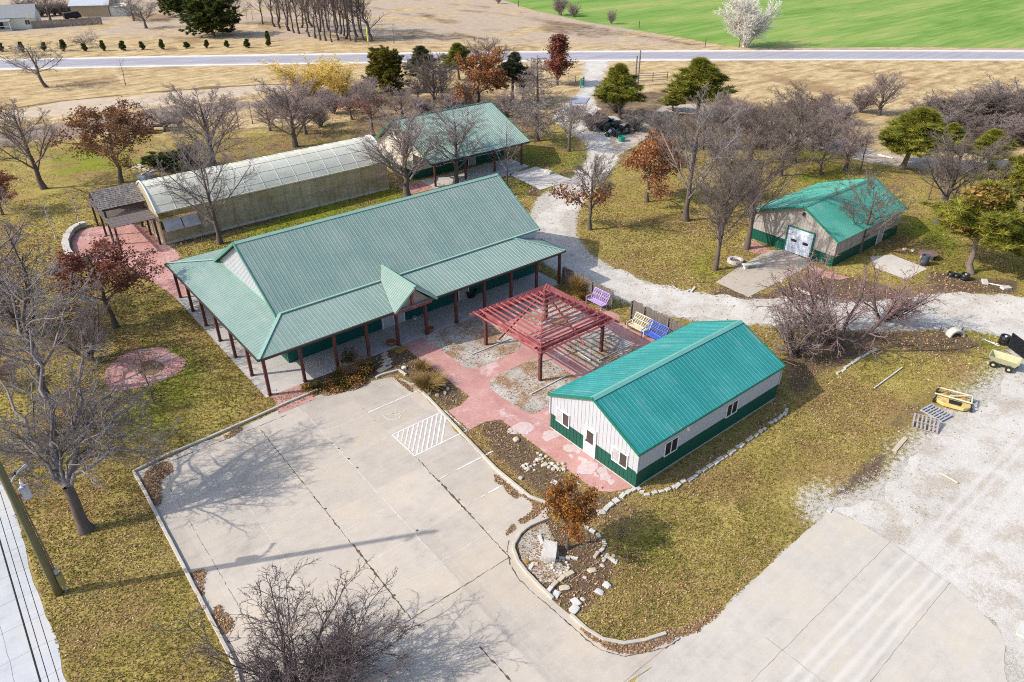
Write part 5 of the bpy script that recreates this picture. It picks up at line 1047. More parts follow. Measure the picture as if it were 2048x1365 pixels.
for i,(x,y) in enumerate([(5,103),(47,104),(90,103),(127,103),(170,103),(209,102),(249,101),(285,100),(327,99),(372,97),(414,97),(456,95),(497,96),(539,93),(538,83)]):
    T('seedl','small dark evergreen seedling in the long row beside the highway',(x,y),None,5 if i%3 else 6,cat='seedling',group='evergreen seedlings in the row beyond the highway',h=[1.7,2.0,1.8,2.3,1.6,2.1,1.9,1.7,2.0,1.3,1.7,1.4,1.8,1.5,2.2][i])
gl='bare grey tree in the dense grove beyond the highway'
for i,(x,y) in enumerate([(526,49),(560,57),(578,62),(588,66),(598,68),(613,65),(619,74),(631,77),(641,81),(652,82),(664,85),(671,66),(677,81),(688,72),(692,78),(701,82),(711,84),(714,75),(727,80),(549,54),(572,50),(658,62),(681,69),(604,56),(640,64),(700,64),(556,46),(722,66),(670,52),(625,54)]):
    T(['up1','up2','up3'][i%3],gl,(x,y),None,17+4*(i*7%5)/2,group='bare trees of the grove beyond the highway',h=12.5+1.8*((i*5)%7)/3-1.5*(y<58))
T('up2','tall bare double tree leaning right at the end of the grove',(741,83),(760,-22),42,lean=(0.05,.22)); T('sapb','thin bare sapling right of the grove beyond the highway',(788,87),(795,48),14,cat='sapling')
T('cot','pale white bare cottonwood at the edge of the green field',(1490,95),(1496,-4),46); T('shrw','tan bare bush at the near edge of the green field, larger of a pair',(1121,31),(1121,-8),16,cat='bush'); T('shrw','tan bare bush at the near edge of the green field, smaller of a pair',(1147,34),(1147,8),12,cat='bush'); T('shrw','lone pale tan bush on the edge of the green field',(1223,49),(1222,22),9,cat='bush'); T('shrw','small bush at the far top corner of the green field',(997,8),(997,-8),6,cat='bush')
# middle band
T('wil','bright yellow twigged willow, larger one, by the mown track',(622,188),(612,124),70); T('wil','small yellow willow beside the larger yellow willow',(684,194),(684,143),30); T('dense2','bare purplish tree standing in front of the yellow willow',(590,294),(596,158),62); T('oakrd','bare reddish tree behind the purplish tree near the greenhouse',(612,269),(606,196),40)
T('cedar2','olive green evergreen near the yellow willows',(772,185),(768,111),36); T('pineg','grey green pine behind the bare trees, tip overlapping the highway',(850,185),(850,90),38); T('dense1','bare grey brown tree in front of the grey green pine',(866,217),(860,112),50); T('oakrd','bare tree with a few low red leaves beyond the greenhouse end',(748,272),(738,164),36)
T('oak3','oak full of orange brown leaves behind the back hall roof',(958,215),(952,106),52); T('pine2','bright green pine behind the orange leaved oak',(918,160),(921,88),30); T('dense1','bare grey tree right behind the orange leaved oak',(975,165),(975,80),42); T('pineg','dark grey green pine right of the orange leaved oak',(1024,206),(1020,104),34); T('shr1','low rosy bare bush behind the back hall ridge',(850,232),(850,200),30,cat='bush'); T('shr1','low rosy bare bush left of the orange leaved oak',(905,228),(905,190),34,cat='bush')
T('cyp','tall conical bare cypress at the corner of the back hall',(1074,282),(1076,120),62); T('redcol','narrow reddish brown leafed columnar tree near the highway drive',(1114,171),(1117,72),22); T('round2','round headed bare tree on the lawn beside the back hall drive',(1137,303),(1141,210),44); T('pine1','green pine with tall tip beside the gravel entrance drive',(1240,238),(1241,131),44); T('pinef','flat topped green pine next to the entrance drive pine',(1291,238),(1300,157),38); T('pine2','large bright green pine before the straw verge',(1398,236),(1393,119),54); T('pine1','small low pine below the large bright green pine',(1346,222),(1346,184),24)
T('vase1','tall bare tree with heavy trunk on the central lawn',(1372,442),(1392,196),92); T('oak3','oak with orange brown leaves on the central lawn',(1294,404),(1283,276),56); T('oaksp','bare tree with a ruff of orange leaves low on its trunk',(1180,460),(1182,308),56); T('dense1','dense brown bare tree on the central lawn edge by the apron',(1430,540),(1408,322),58); T('dense1','multi stemmed bare tree between the apron and shed gable',(1493,498),(1512,280),66); T('vase2','wide bare tree behind the bright green shed roof',(1588,326),(1592,172),66); T('dense2','purplish bare tree at the edge of the straw verge',(1757,231),(1767,147),36)
T('pine2','largest bushy green pine behind the shed',(1803,338),(1795,213),74,rz=1.); T('dense2','greyish bare tree with twin trunk left of the bushy pine',(1690,343),(1700,245),44); T('sapb','slim bare tree right of the twin trunk tree',(1720,345),(1722,252),26); T('pine1','green pine peeking behind the bushy pine',(1890,300),(1890,245),34); T('dense1','round grey bare tree with curved trunk near the shed corner',(1874,447),(1925,268),78); T('sapb','thin trunked bare tree behind the shed roof corner',(1856,400),(1850,290),22)
T('pineb','green pine with brown needle patches near the gravel drive',(1941,547),(1960,368),66); T('pineb','bushy green pine on the far edge of the frame behind the brown patched pine',(2040,470),(2035,272),56); T('pine1','pine cut by the frame edge above the gravel drive',(2060,560),(2060,400),60); T('pine2','deep green pine behind the round grey bare tree',(1975,340),(1972,262),40)
T('vase2','bare tree against the side wall of the shed',(1717,506),(1742,362),64); T('redb','rosy twigged redbud thicket tree by the gravel drive',(1672,698),(1700,545),116,rz=2.4); T('redb2','small purplish bare tree at the far corner of the teal roofed shop',(1590,713),(1578,590),62); T('redb','rosy redbud behind the larger redbud near the shed pad',(1765,640),(1760,545),66)
thl='bare purplish brush shrub in the thicket beyond the shed'
for i,(x,y,t,w) in enumerate([(1850,240,192,40),(1890,250,186,46),(1930,255,180,50),(1975,250,172,50),(2020,258,168,54),(2055,268,170,50),(1905,220,186,36),(1950,225,178,40),(2000,222,170,44),(2040,228,168,44),(1860,275,215,40),(1920,282,222,46),(1990,285,222,50),(2045,290,225,46),(1640,230,180,34),(1600,238,196,36),(1680,248,196,30),(1560,245,200,34),(1720,225,165,26),(1540,290,235,36),(1505,262,205,32),(1640,292,240,30)]):
    T(['shr1','shr2','shrp'][i%3],thl,(x,y),(x,t+10),w,cat='shrub',group='brush shrubs beyond the shed')
for i,(x,y,t,w) in enumerate([(1150,238,212,22),(1232,226,198,20),(1270,262,228,26),(1320,262,225,28),(1440,330,270,34),(1470,400,330,34),(1330,330,285,36)]): T('shr2','brown scrub bush around the dumped pots and pines',(x,y),(x,t),w,cat='shrub',group='scrub bushes near the pot heap')
for i,(x,y,t,w,k) in enumerate([(1452,300,205,44,'dense2'),(1502,322,215,46,'dense1'),(1535,298,200,44,'vase3'),(1455,262,190,36,'dense2'),(1405,300,215,40,'vase2'),(1622,302,222,40,'dense2'),(1655,282,205,36,'vase3'),(1560,352,235,48,'dense1'),(1335,300,235,36,'dense1'),(1640,350,262,36,'vase3')]):
    T(k,'bare grey brown tree in the belt between the pines and the shed',(x,y),(x,t),w,group='bare trees between the pines and shed')
for i,(x,y,t,w,k) in enumerate([(540,262,205,30,'dense2'),(505,248,200,26,'sapb'),(704,240,190,30,'oakrd'),(668,228,185,26,'shr1'),(805,240,180,38,'dense2'),(885,200,140,40,'dense1'),(1046,200,130,34,'dense1'),(722,206,160,24,'shr1'),(836,205,150,32,'dense1'),(930,215,165,34,'oakrd'),(1010,235,190,30,'shr1'),(1180,262,225,26,'shr1'),(560,225,190,26,'shr2'),(640,255,215,26,'shr1')]):
    T(k,'bare brownish scrub tree on the rough ground behind the greenhouse and back hall',(x,y),(x,t),w,group='scrub trees behind the greenhouse')
for i,(x,y,w) in enumerate([(72,34,14),(84,33,14),(97,32,14),(110,31,14),(122,31,14),(134,30,14),(146,30,14),(52,22,16),(228,20,14)]):
    T('shr2','dark brush shrub along the lane behind the privacy fence',(x,y),None,w,cat='shrub',group='brush behind the privacy fence',h=3.2)
# near the greenhouse and the left lawn
T('vase2','bare tree at the far corner of the lawn beside the brown leaved oak',(88,378),(62,200),76); T('oak1','large oak with brown leaves behind the timber arbor',(242,366),(222,214),70); T('junip','low spreading dark juniper behind the greenhouse',(335,338),None,40,cat='bush',h=1.5); T('dense2','vase shaped grey bare tree behind the greenhouse roof',(428,336),(422,178),66); T('sap','small reddish sapling by the straw path',(478,259),(468,188),20,cat='sapling'); T('spread1','low crooked bare tree over the stone benches',(327,264),(320,210),48); T('dense2','low greyish bush between juniper and greenhouse roof',(385,335),(380,285),30,cat='bush')
T('vase1','bare tree standing in front of the greenhouse wall',(440,488),(424,268),76); T('dense2','twin trunk bare tree between the greenhouse and back hall',(815,395),(800,225),76); T('vase1','bare tree in front of the back hall porch',(912,368),(925,212),84); T('sapb','slim bare tree before the right end of the back hall porch',(1013,375),(1015,250),40)
T('oak2','oak with red brown leaves beside the wraparound porch',(232,655),(234,498),82); T('birch','white stemmed birch beyond the curved stone seat wall',(161,452),(152,372),22); T('birch','white stemmed birch among the grey trees nearer the frame edge',(112,478),(98,392),22); T('oak2','small oak with red leaves cut by the frame edge',(5,430),(8,345),34); T('oak1','leafy orange bush at the base of the grey trees',(18,775),(16,728),26); T('sap','thin sapling with red leaves next to the round paved patch',(308,806),(270,690),30,cat='sapling')
T('redb2','tangled grey tree on the lawn edge before the red patio',(60,668),(50,470),96); T('oakb','grey bare tree beside the tangled grey tree at the frame edge',(-10,640),(-20,400),110); T('oakb','broad grey bare tree between the red leaved oak and big elm',(92,800),(80,560),125); T('vase2','grey bare tree at the frame edge behind the big elm',(-40,900),(-30,620),110); T('redb2','bare shrub tree below the red leaved oak',(180,720),(170,600),60)
# the big crooked elm by the lot
def elm():
    r=np.random.default_rng(101); b=G(172,1060); root=thing('elm_tree','big crooked bare tree with low forking limbs beside the parking lot','tree'); K=6
    P,rad=trunkline(2.9,.30,.24,K,np.array([-.05,.25]),.03,r,1.5); top=P[0,-1]
    tg=[(60,660,9.0),(235,770,5.8),(335,890,3.8),(0,760,6.5),(175,700,8.2),(190,850,5.4),(50,975,3.0),(300,800,4.8),(90,800,6.8),(10,880,4.6)]; C=[];Rd=[]
    for px,py,h_ in tg:
        d=ray(px,py); t=(h_-CH)/d[2]; e=d*t-np.array([b[0],b[1],0]); e[2]=h_; v=e-top; K2=9; c=[top+(0 if h_>4 else -.3)*np.array([0,0,1])]
        for k in range(1,K2): f=k/(K2-1); c.append(top+v*f+np.array([0,0,.9*math.sin(f*math.pi)*(1 if h_<6 else -.25)])+r.normal(0,.13,3)*(1 if k<K2-1 else 0))
        C.append(c); s=np.linalg.norm(v)/8; Rd.append(np.linspace(.20*min(s,1.1),.035,K2))
    C=np.array(C); Rd=np.array(Rd); LV=[(C,Rd)]
    for L in [(12,.18,1,52,12,.46,7,.10,.17,.48,.02,.4),(8,.12,1,46,12,.42,5,.08,.18,.5,.012,.4),(7,.12,1,44,14,.42,4,.05,.2,.5,.0085,.4),(5,.1,1,40,14,.5,3,.03,.18,.7,.0065,.3)]:
        n_,t0,t1,an,aj,lf,K_,trop,wob,rr,rmin,shp=L; LV.append(grow(*LV[-1],n_,t0,t1,R(an),R(aj),lf,K_,trop,wob,rr,rmin,r,shp))
    V,Q=tubes(P,rad,12); link('trunk',fastmesh('trunk',V,[Q],smooth=True),M['bark'],root); V,Q=merge([tubes(p,q_,[8,5,4,3,3][i]) for i,(p,q_) in enumerate(LV)]); link('crown',fastmesh('crown',V,[Q]),M['twig'],root); root.location=b
elm()
T('spreadd','dark twiggy bare tree poking up at the bottom of the parking lot',(610,1400),None,170,rz=.4,h=3.7)
T('oakyg','young oak full of rust brown leaves in the stone ringed island',(1134,1098),(1130,984),50)
# dry plants by the porch
def tuft(name,label,base,h,w,n_,mt,seed,cat='plant',curve=.5,wd=.012):
    r=np.random.default_rng(seed); b=G(*base); a=r.uniform(0,6.28,n_); rad=r.uniform(0,.3,n_)*w; K=4; hh=h*r.uniform(.5,1.1,n_); out=w*r.uniform(.2,1,n_); Pp=np.zeros((n_,K,3))
    for k in range(K): f=k/(K-1); q_=rad+out*f**1.7; Pp[:,k]=np.stack([np.cos(a)*q_,np.sin(a)*q_,hh*(f-curve*.35*f**3)],1)
    V,Q=tubes(Pp,np.full((n_,K),wd)*np.linspace(1,.3,K),3); o=link(name,fastmesh(name,V,[Q],dict(rnd=np.repeat(r.beta(2,2,n_),K*3))),M[mt],None,tuple(b)); ORG[o.name]=b; return tag(o,label,cat)
tuft('ornamental_grass','tan mound of dry ornamental grass beside the parking lot corner',(858,775),1.0,1.3,1500,'bladeg',5)
tuft('ornamental_grass','small spray of dry grass behind the tan grass mound',(845,742),.9,.8,500,'bladeg',6); tuft('dry_plant','orange dry leaves of a low plant by the lilac bench',(1170,600),.7,.9,500,'weed',7); tuft('dry_plant','tall tan dry grass in front of the weathered board fence',(1155,588),1.9,.9,700,'bladeg',8)
def bush(label,base,h,w,n_,mt,seed,stems=True,name='garden_bush',lsz=.05):
    r=np.random.default_rng(seed); b=G(*base); root=thing(name,label,'bush'); u=r.normal(size=(n_,3)); u/=np.linalg.norm(u,axis=1,keepdims=True); u*=r.random((n_,1))**.4; C=np.stack([u[:,0]*w,u[:,1]*w,np.abs(u[:,2])*h*(.75+.25*np.sin(3*u[:,0]*w+5*u[:,1]))+.03],1); leafmesh(C,lsz,r,'leaves',M[mt],root,rn=np.clip(r.beta(2,2,n_)+.25*np.sin(C[:,0]*3+seed),0,1))
    P,rad=multistem(h*1.7,26,r,.5,5,.010,.2); s2=grow(P,rad,6,.3,1,R(34),R(10),.4,4,.1,.14,.6,.005,r); V,Q=merge([tubes(P,rad,3),tubes(*s2,3)]); link('stems',fastmesh('stems',V,[Q]),M['twigd'],root); root.location=b
bush('wide brown and green weedy bush against the porch edge',(700,757),.95,1.5,2600,'weed',1); bush('red brown dry bush in front of a porch post',(728,742),1.2,.9,1500,'weed',2); bush('dark green creeping bush at the curb by the red ramp',(675,772),.45,1.0,1500,'weed',3); bush('low brown plants under the first porch posts',(625,778),.3,.8,900,'weed',4); bush('thin brown weeds at the porch edge by the flagstones',(700,722),1.1,.7,500,'weed',6)
# ------------------------------------------------------------------ small things
for k,v in PROTO.items():
    if not v['used']:
        for c in list(v['o'].children): bpy.data.objects.remove(c)
        bpy.data.objects.remove(v['o'])
def G4(ox,oy,pts): return [(ox+x/4,oy+y/4) for x,y in pts]
# stones
STN={}
def stone_mesh(mt,seed,flat=.6,block=False):
    r=np.random.default_rng(seed); import bmesh
    bm=bmesh.new()
    if block: bmesh.ops.create_cube(bm,size=1); bmesh.ops.subdivide_edges(bm,edges=bm.edges[:],cuts=2,use_grid_fill=True); amp=.028
    else: bmesh.ops.create_icosphere(bm,subdivisions=2,radius=.5); amp=.13
    d=r.normal(size=(5,3))
    for v in bm.verts:
        c=np.array(v.co); f=1+amp*sum(math.sin(3.1*(c@d[i])+i*1.7) for i in range(3))+r.normal()*.02
        if not block: c=np.clip(c,-.36,.36)*1.2
        c=c*f; c[2]=c[2]*flat+flat*.36; v.co=Vector(c)
    me=bpy.data.meshes.new('stone'); bm.to_mesh(me); bm.free(); me.materials.append(M[mt]); return me
for mt in ('lime','limey','rockw','orange'): STN[mt]=[stone_mesh(mt,s) for s in range(4)]; STN[mt+'b']=[stone_mesh(mt,s+9,.5,True) for s in range(3)]
rs=np.random.default_rng(77)
def stone(label,px,size,kind='lime',name='stone',cat='stone',group=None,rz=None,asp=(1,1,1)):
    o=bpy.data.objects.new(name,STN[kind][rs.integers(len(STN[kind]))]); COL.objects.link(o); o.location=G(*px) if len(px)==2 else px; o.rotation_euler=(rs.normal()*.05,rs.normal()*.05,rs.uniform(0,6.28) if rz is None else rz); o.scale=(size*.84*asp[0],size*.84*asp[1],size*.84*asp[2]); return tag(o,label,cat,group)
def edging(pts,label,group,wid=.26,stepm=.42,kind='lime',skip=.06):
    W_=np.array(GP(pts)); P=resample([tuple(p) for p in W_],stepm,False)
    for i in range(len(P)-1):
        if rs.random()<skip: continue
        a=math.atan2(*(P[i+1]-P[i])[[1,0]]); L=np.linalg.norm(P[i+1]-P[i]); k=rs.uniform(.72,1.02)
        stone(label,(P[i][0]+rs.normal()*.03,P[i][1]+rs.normal()*.03,0),1,('rockw' if rs.random()<.5 else kind)+'b','edging_stone','stone',group,a+rs.normal()*.1,(L*k,wid*rs.uniform(.75,1.15),.33*rs.uniform(.8,1.1)))
edging(G4(1024,682,[(1000,1190),(1030,1215),(1080,1230),(1140,1222),(1195,1210),(1245,1195),(1290,1175),(1320,1165),(1375,1130),(1420,1112),(1470,1085),(1500,1058),(1540,1035),(1580,1005),(1630,980),(1670,955),(1710,930),(1740,910),(1765,890),(1810,855),(1835,840),(1880,800),(1910,785),(1985,730)])+G4(1536,682,[(60,640),(85,620),(105,605),(130,585),(150,560),(160,540)]),'pale limestone block in the edging along the shaded wall of the teal roofed shop','edging stones along the shop',.27,.44)
edging(G4(1024,682,[(970,1195),(930,1215),(885,1245),(835,1285),(790,1320),(750,1345)])+G4(1024,1023,[(705,20),(640,38),(590,28),(540,15),(505,5)]),'larger pale limestone block in the line below the red path end','edging stones below the red path',.36,.62,skip=0)
edging(G4(1024,1023,[(290,640),(345,590),(400,545),(455,505),(540,458)]),'cream block of the short straight wall by the kerb island','short straight block wall',.3,.62,'limey',0)
edging(G4(1024,1023,[(560,128),(600,140),(650,165),(700,200),(735,240),(742,280),(715,318),(680,350),(635,395)]),'stone of the ring edging round the rust leaved young oak','ring stones round the young oak',.22,.5,'limey',.1)
edging(G4(1024,1023,[(400,372),(450,378),(500,385),(575,398)]),'thin pale stone beside the big white boulder','thin stones beside the boulder',.18,.55,skip=0)
edging([(1378,583),(1386,580),(1402,570)],'white stone at the lawn edge before the concrete apron','white stones before the apron',.25,.7,'rockw',.2)
edging(G4(1536,341,[(-300,905),(95,890),(160,920),(240,955),(300,980),(420,1020),(520,1060),(620,1110)])[1:],'white stone in the row between apron and gravel drive','stone row by the apron',.3,.75,'rockw',.1)
edging(G4(1536,682,[(520,275),(590,240),(650,200),(720,150),(800,100),(850,75),(920,25)]),'grey stone in the row leading from shop toward the redbud','stone row by the redbud',.2,.5,'lime',.15)
rk=stone('big white boulder with flat top in the gravel island',GP and G4(1024,1023,[(298,345)])[0],1,'rockwb','boulder','boulder',None,.7,(1.25,.85,1.25)); 
stone('slender upright white stone behind the boulder',G4(1024,1023,[(232,235)])[0],1,'rockwb','stone','stone',None,1.1,(.75,.2,.3))
for lb,(x,y),s,kd,asp in [('white flat stone nearest the end of the straight block wall',(350,665),.62,'rockw',(1,.75,.3)),('larger white flat stone near the kerb gap',(507,725),.70,'rockw',(1,.7,.3)),('white flat stone right at the kerb end',(495,790),.72,'rockw',(1,.8,.3)),('pale stone between the two flat stones and the lawn',(563,705),.38,'lime',(1,.6,.4)),('white stone at the lawn edge of the island soil',(700,650),.55,'rockw',(1,.7,.5)),('round white stone highest at the lawn edge of the island soil',(757,597),.5,'rockw',(1,.8,.6)),('cream stone in the middle of the island soil',(640,478),.55,'limey',(1,.7,.4)),('small white stone in the middle of the island soil',(580,530),.3,'rockw',(1,.8,.5)),('cream pair stone under the straight block wall',(415,618),.6,'limey',(1,.6,.3)),('ochre stone left of the boulder by the kerb',(122,405),.45,'orange',(1,.7,.5)),('cream stone beside the ochre stone',(158,386),.35,'limey',(1,.8,.5)),('pale yellow stone beside the boulder foot',(186,422),.42,'limey',(1,.8,.5)),('long white stone by the island kerb',(155,447),.45,'rockw',(1.2,.5,.4)),('broken stone in the scatter right of the ring edging',(828,400),.42,'rockw',(1,.7,.4)),('small cream stone below the ring edging',(720,435),.36,'limey',(1,.7,.4))]:
    stone(lb,G4(1024,1023,[(x,y)])[0],s,kd,'stone','stone',None,None,asp)
for i in range(13): stone('small broken stone in the scatter right of the ring edging',G4(1024,1023,[(715+rs.uniform(0,120),345+rs.uniform(0,60))])[0],rs.uniform(.12,.28),['limey','lime'][i%2],'stone','stone','broken stones right of the ring')
for i in range(14): a=i*6.283/14; p=G(*G4(1024,1023,[(387,445)])[0]); stone('small white stone of the little circle in the island gravel',(p[0]+.42*math.cos(a),p[1]+.42*math.sin(a),0),.17,'rockw','stone','stone','little circle of white stones')
for i in range(48):
    u=rs.random(); stone('cream cobble in the spill between the kerb and red path',G4(1024,682,[(50+u*370+rs.normal()*15,1035-65*math.sin(u*3)+rs.normal()*28)])[0],rs.uniform(.14,.32),['limey','lime','limey','rockw'][i%4],'cobble','stone','cobbles spilled beside the red path')
stone('white rock near the kerb below the cobbles',G4(1024,682,[(342,1152)])[0],.5,'rockw'); stone('white rock beside the young oak and red path end',G4(1024,682,[(457,1277)])[0],.5,'rockw',asp=(1.1,.7,.6)); stone('thin white rock above the young oak',G4(1024,682,[(525,1136)])[0],.4,'rockw',asp=(1.4,.4,.4)); stone('pinkish stone by the walkway edge below the shop',G4(1024,682,[(35,800)])[0],.42,'limey'); stone('white stone beside the tan grass mound',G4(512,682,[(1185,225)])[0],.45,'rockw')
FL='flagstone of the stepping path between porch and kerb'
for x,y,s,kd in [(1030,106,.62,'limey'),(1035,131,.6,'limey'),(1048,156,.72,'limey'),(1040,186,.62,'lime'),(1076,170,.4,'lime'),(1070,207,.42,'lime'),(1010,232,.85,'limey'),(1000,165,.2,'limey'),(985,170,.2,'limey')]: stone(FL,G4(512,682,[(x,y)])[0],s,kd+'b','flagstone','stone','flagstones by the porch',.3+rs.normal()*.1,(1.1,.65,.16))
stone('broad ochre flat rock by the porch post and red path',G4(512,682,[(1165,75)])[0],1.0,'orangeb','flat_rock','stone',None,.2,(1.1,.6,.2))
for i in range(8): a=i*.785+.2; p=G(*G4(512,682,[(1448,393)])[0]); stone('pinkish stone of the flower ring beside the tan grass',(p[0]+.72*math.cos(a),p[1]+.72*math.sin(a),0),.34,'limey','stone','stone','flower ring stones')
for lb,(x,y) in (('small white rock on the grass in front of the shed slab pair, nearer the shed',(1090,640)),('small white rock on the grass in front of the shed slab pair, nearer the bin',(1157,650))): stone(lb,G4(1536,341,[(x,y)])[0],.42,'rockw')
stone('white boulder at the corner of the concrete back pad',(1094,346),1.1,'rockw','boulder','boulder',None,None,(1,.8,.8)); stone('second white boulder touching the back pad boulder',(1099,348),.8,'rockw','boulder','boulder')
for lb,(x,y),s in (('white rubble slab by the lower edge of the gravel drive',(1875,655),1.0),('white rubble slab right of the long rubble slab',(1891,662),.6),('broken white concrete cap above the culvert arch',(1914,660),1.3),('pale plate stone at the far frame edge near the road',(2046,1261),1.0),('pale flat slab where the gravel meets the concrete road',(1660,1020),.5)): stone(lb,(x,y),s,'rockwb','rubble','rubble',None,.2,(1.1,.5,.3))
for i in range(26): stone('small pale stone at the edge of the pond behind the greenhouse',(262+rs.uniform(0,60)+i%2*12,341+rs.normal()*4-(i%5)*1.5),rs.uniform(.35,.8),['lime','limey'][i%2],'stone','stone','pond edge stones',None,(1.2,.8,.5))
sheet('pond',smooth_poly(GP([(268,350),(300,344),(320,350),(312,362),(285,362)]),2),.02,simple('pond_water',(.16,.16,.20),.1,1,.1,.5),.1,.4)
# curved stone seat wall
w=thing('seat_wall','curved pale stone seat wall around the red patio','wall',(*G(140,490)[:2],0)); m=MB(); P=resample(smooth_poly(GP([(174,453),(160,456),(146,465),(137,478),(133,492),(137,508),(145,519),(160,524),(186,515)]),0)[:9],.5,False); 
for i in range(len(P)-1):
    a,b=P[i],P[i+1]; d=nrm(b-a); m.beam((*(a+d*.015),.22),(*(b-d*.015),.22),.5+rs.normal()*.03,.44+rs.normal()*.02)
bevel(m.build('stone_course',M['rockw'],w),.04); m=MB()
for i in range(len(P)-1):
    a,b=P[i],P[i+1]; d=nrm(b-a); m.beam((*(a+d*.01),.48),(*(b-d*.01),.48),.62+rs.normal()*.03,.09)
bevel(m.build('cap_stone',M['lime'],w),.02)
# pots
def pot(label,px,rad,h,mt,cat='pot',name='plant_pot',soil=True,group=None,z=0):
    b=G(*px); t=thing(name,label,cat,(b[0],b[1],z),0,group); m=MB(); m.lathe([(rad*.72,0),(rad*.9,h*.5),(rad,h*.88),(rad*1.1,h*.88),(rad*1.1,h),(rad*.92,h),(rad*.9,h*.85),(.01,h*.83)],(b[0],b[1],z),16); m.build('body',M[mt],t,smooth=True)
    if soil: m=MB(); m.lathe([(rad*.88,h*.86),(.02,h*.9)],(b[0],b[1],z),12); m.build('soil',M['debris'],t)
    return t
pot('terracotta bowl planter at the foot of a porch post by the entry',(860,664),.33,.34,'terra',z=.03); pot('terracotta bowl planter beside the flagstones on the porch edge',(783,691),.36,.36,'terra',z=.03); pot('dark glazed barrel planter on the porch beside the wall',(942,594),.5,.62,'black',z=.03)
t=pot('white cup planter lying on the porch floor near the entry door',(830,639),.16,.2,'white',z=.03)
# benches by the fence
def garden_bench(mt,label,px,rz):
    t=thing('garden_bench',label,'bench'); W2=.78; m=MB()
    for i in range(6): y=-.05+i*.095; m.beam((-W2,-y,.42),(W2,-y,.42),.065,.025)
    for x in (-W2,0,W2): m.beam((x,.05,.40),(x,-.5,.40),.04,.04)
    m.build('seat',M[mt],t); m=MB(); b0=np.array([0,.05,.44]); b1=np.array([0,.42,1.12])
    for i in range(9): p=b0+(b1-b0)*(i/8); m.beam((-W2,p[1],p[2]),(W2,p[1],p[2]),.022 if i%4 else .05,.045 if i%4 else .07,(0,-.87,.48))
    for x in (-W2,0,W2): m.beam((x,*b0[1:]),(x,*b1[1:]),.05,.04)
    for x in np.linspace(-W2,W2,9)[1:-1]: m.beam((x,*(b0[1:]+(0,.008))),(x,*(b1[1:]+(0,.008))),.02,.02)
    m.build('backrest',M[mt],t)
    for x in (-W2,W2):
        m=MB(); m.beam((x,.08,.66),(x,-.52,.64),.06,.03); m.beam((x,-.5,.42),(x,-.5,.64),.04,.04); m.build('armrest',M[mt],t)
        for y in (.06,-.48): m=MB(); m.beam((x,y,0),(x,y,.42),.05,.05); m.build('leg',M[mt],t)
    t.location=G(*px); t.rotation_euler=(0,0,rz); t.scale=(1.12,1.12,1.12); return t
garden_bench('purple','lilac painted metal garden bench against the first fence',(1196,612),R(-90)); garden_bench('creamp','cream painted metal garden bench against the second fence',(1279,664),R(-90)); garden_bench('bluep','blue painted metal garden bench beside the cream bench',(1309,680),R(-90))
# white poles on the gravel beds
def pipe(label,a,b,rad=.045,mt='pvc',name='white_pole',cat='pole',z=.07):
    a=G(*a); b=G(*b); c=(a+b)/2; m=MB(); m.tube([(a[0],a[1],z),(b[0],b[1],z)],rad,8); o=m.build(name,M[mt],None,(c[0],c[1],0)); return tag(o,label,cat)
Z3=lambda x,y:(920+x/5.935,550+y/5.935)
pipe('white pole lying on the gravel bed by the porch',Z3(140,955),Z3(600,765)); pipe('white pole lying on the gravel bed nearest the shop front',(1062,790),(1133,753)); pipe('long white pole lying on gravel behind the shop roof edge',Z3(1640,1025),Z3(1930,885)); pipe('short white pole lying on gravel near a pergola post',Z3(1400,925),Z3(1550,1025)); pipe('white pole lying under the middle of the pergola slats',Z3(980,590),Z3(1080,545))
pipe('long pale bent pole lying on the lawn toward the gravel yard',(1748,778),(1804,737),.045); pipe('brown board lying on the gravel yard',(1879,948),(1915,968),.06,'lumber','board','board'); pipe('pale stick lying on the leafy strip behind the shop',(1568,724),(1593,734),.04,'limey','branch','branch'); pipe('white branch lying in the grass behind the greenhouse',(548,238),(560,243),.08,'pvc','branch','branch'); pipe('long white board lying under the pines behind the shed',(1755,311),(1785,318),.12,'pvc','board','board')
t=thing('metal_poles','pair of thin white metal poles lying by the black drum','pole',(*G(1978,687)[:2],0)); m=MB(); a,b,c=G(1966,681),G(1996,690),G(1998,694); m.tube([(a[0],a[1],.06),(b[0],b[1],.06)],.035,6); m.tube([(a[0],a[1],.1),(c[0],c[1],.06)],.035,6); m.build('rod',M['pvc'],t); m=MB(); m.lathe([(.1,0),(.1,.16)],(a[0],a[1],0),8); m.build('joint',M['steel'],t)
m=MB(); a,b=G(1788,903),G(1811,876); m.beam((a[0],a[1],.04),(b[0],b[1],.04),.26,.05); tag(m.build('plank',M['lumber'],None,(*((a+b)/2)[:2],0)),'pale lumber plank lying at the edge of the gravel yard','plank')
# pallets
def pallet(label,px,rz,mt,tilt=0,n_=7,L=1.25,Wd=1.05):
    t=thing('wooden_pallet',label,'pallet'); m=MB()
    for i in range(n_): x=-L/2+.05+i*(L-.1)/(n_-1); m.box(x-.05,x+.05,-Wd/2,Wd/2,.115,.135)
    m.build('deck_boards',M[mt],t)
    for y in (-Wd/2+.02,0,Wd/2-.02): m=MB(); m.box(-L/2,L/2,y-.02,y+.02,.022,.113); m.build('stringer',M[mt],t)
    m=MB()
    for x in (-L/2+.06,0,L/2-.06): m.box(x-.05,x+.05,-Wd/2,Wd/2,0,.02)
    m.build('bottom_boards',M[mt],t); t.location=G(*px); t.rotation_euler=(tilt,0,rz); return t
a=G(1846,822);b=G(1884,843); pallet('blue grey slatted pallet lying next to the yellow mower deck',(1872,828),math.atan2(*(b-a)[[1,0]]),'palletA',0,8,1.5,1.2)
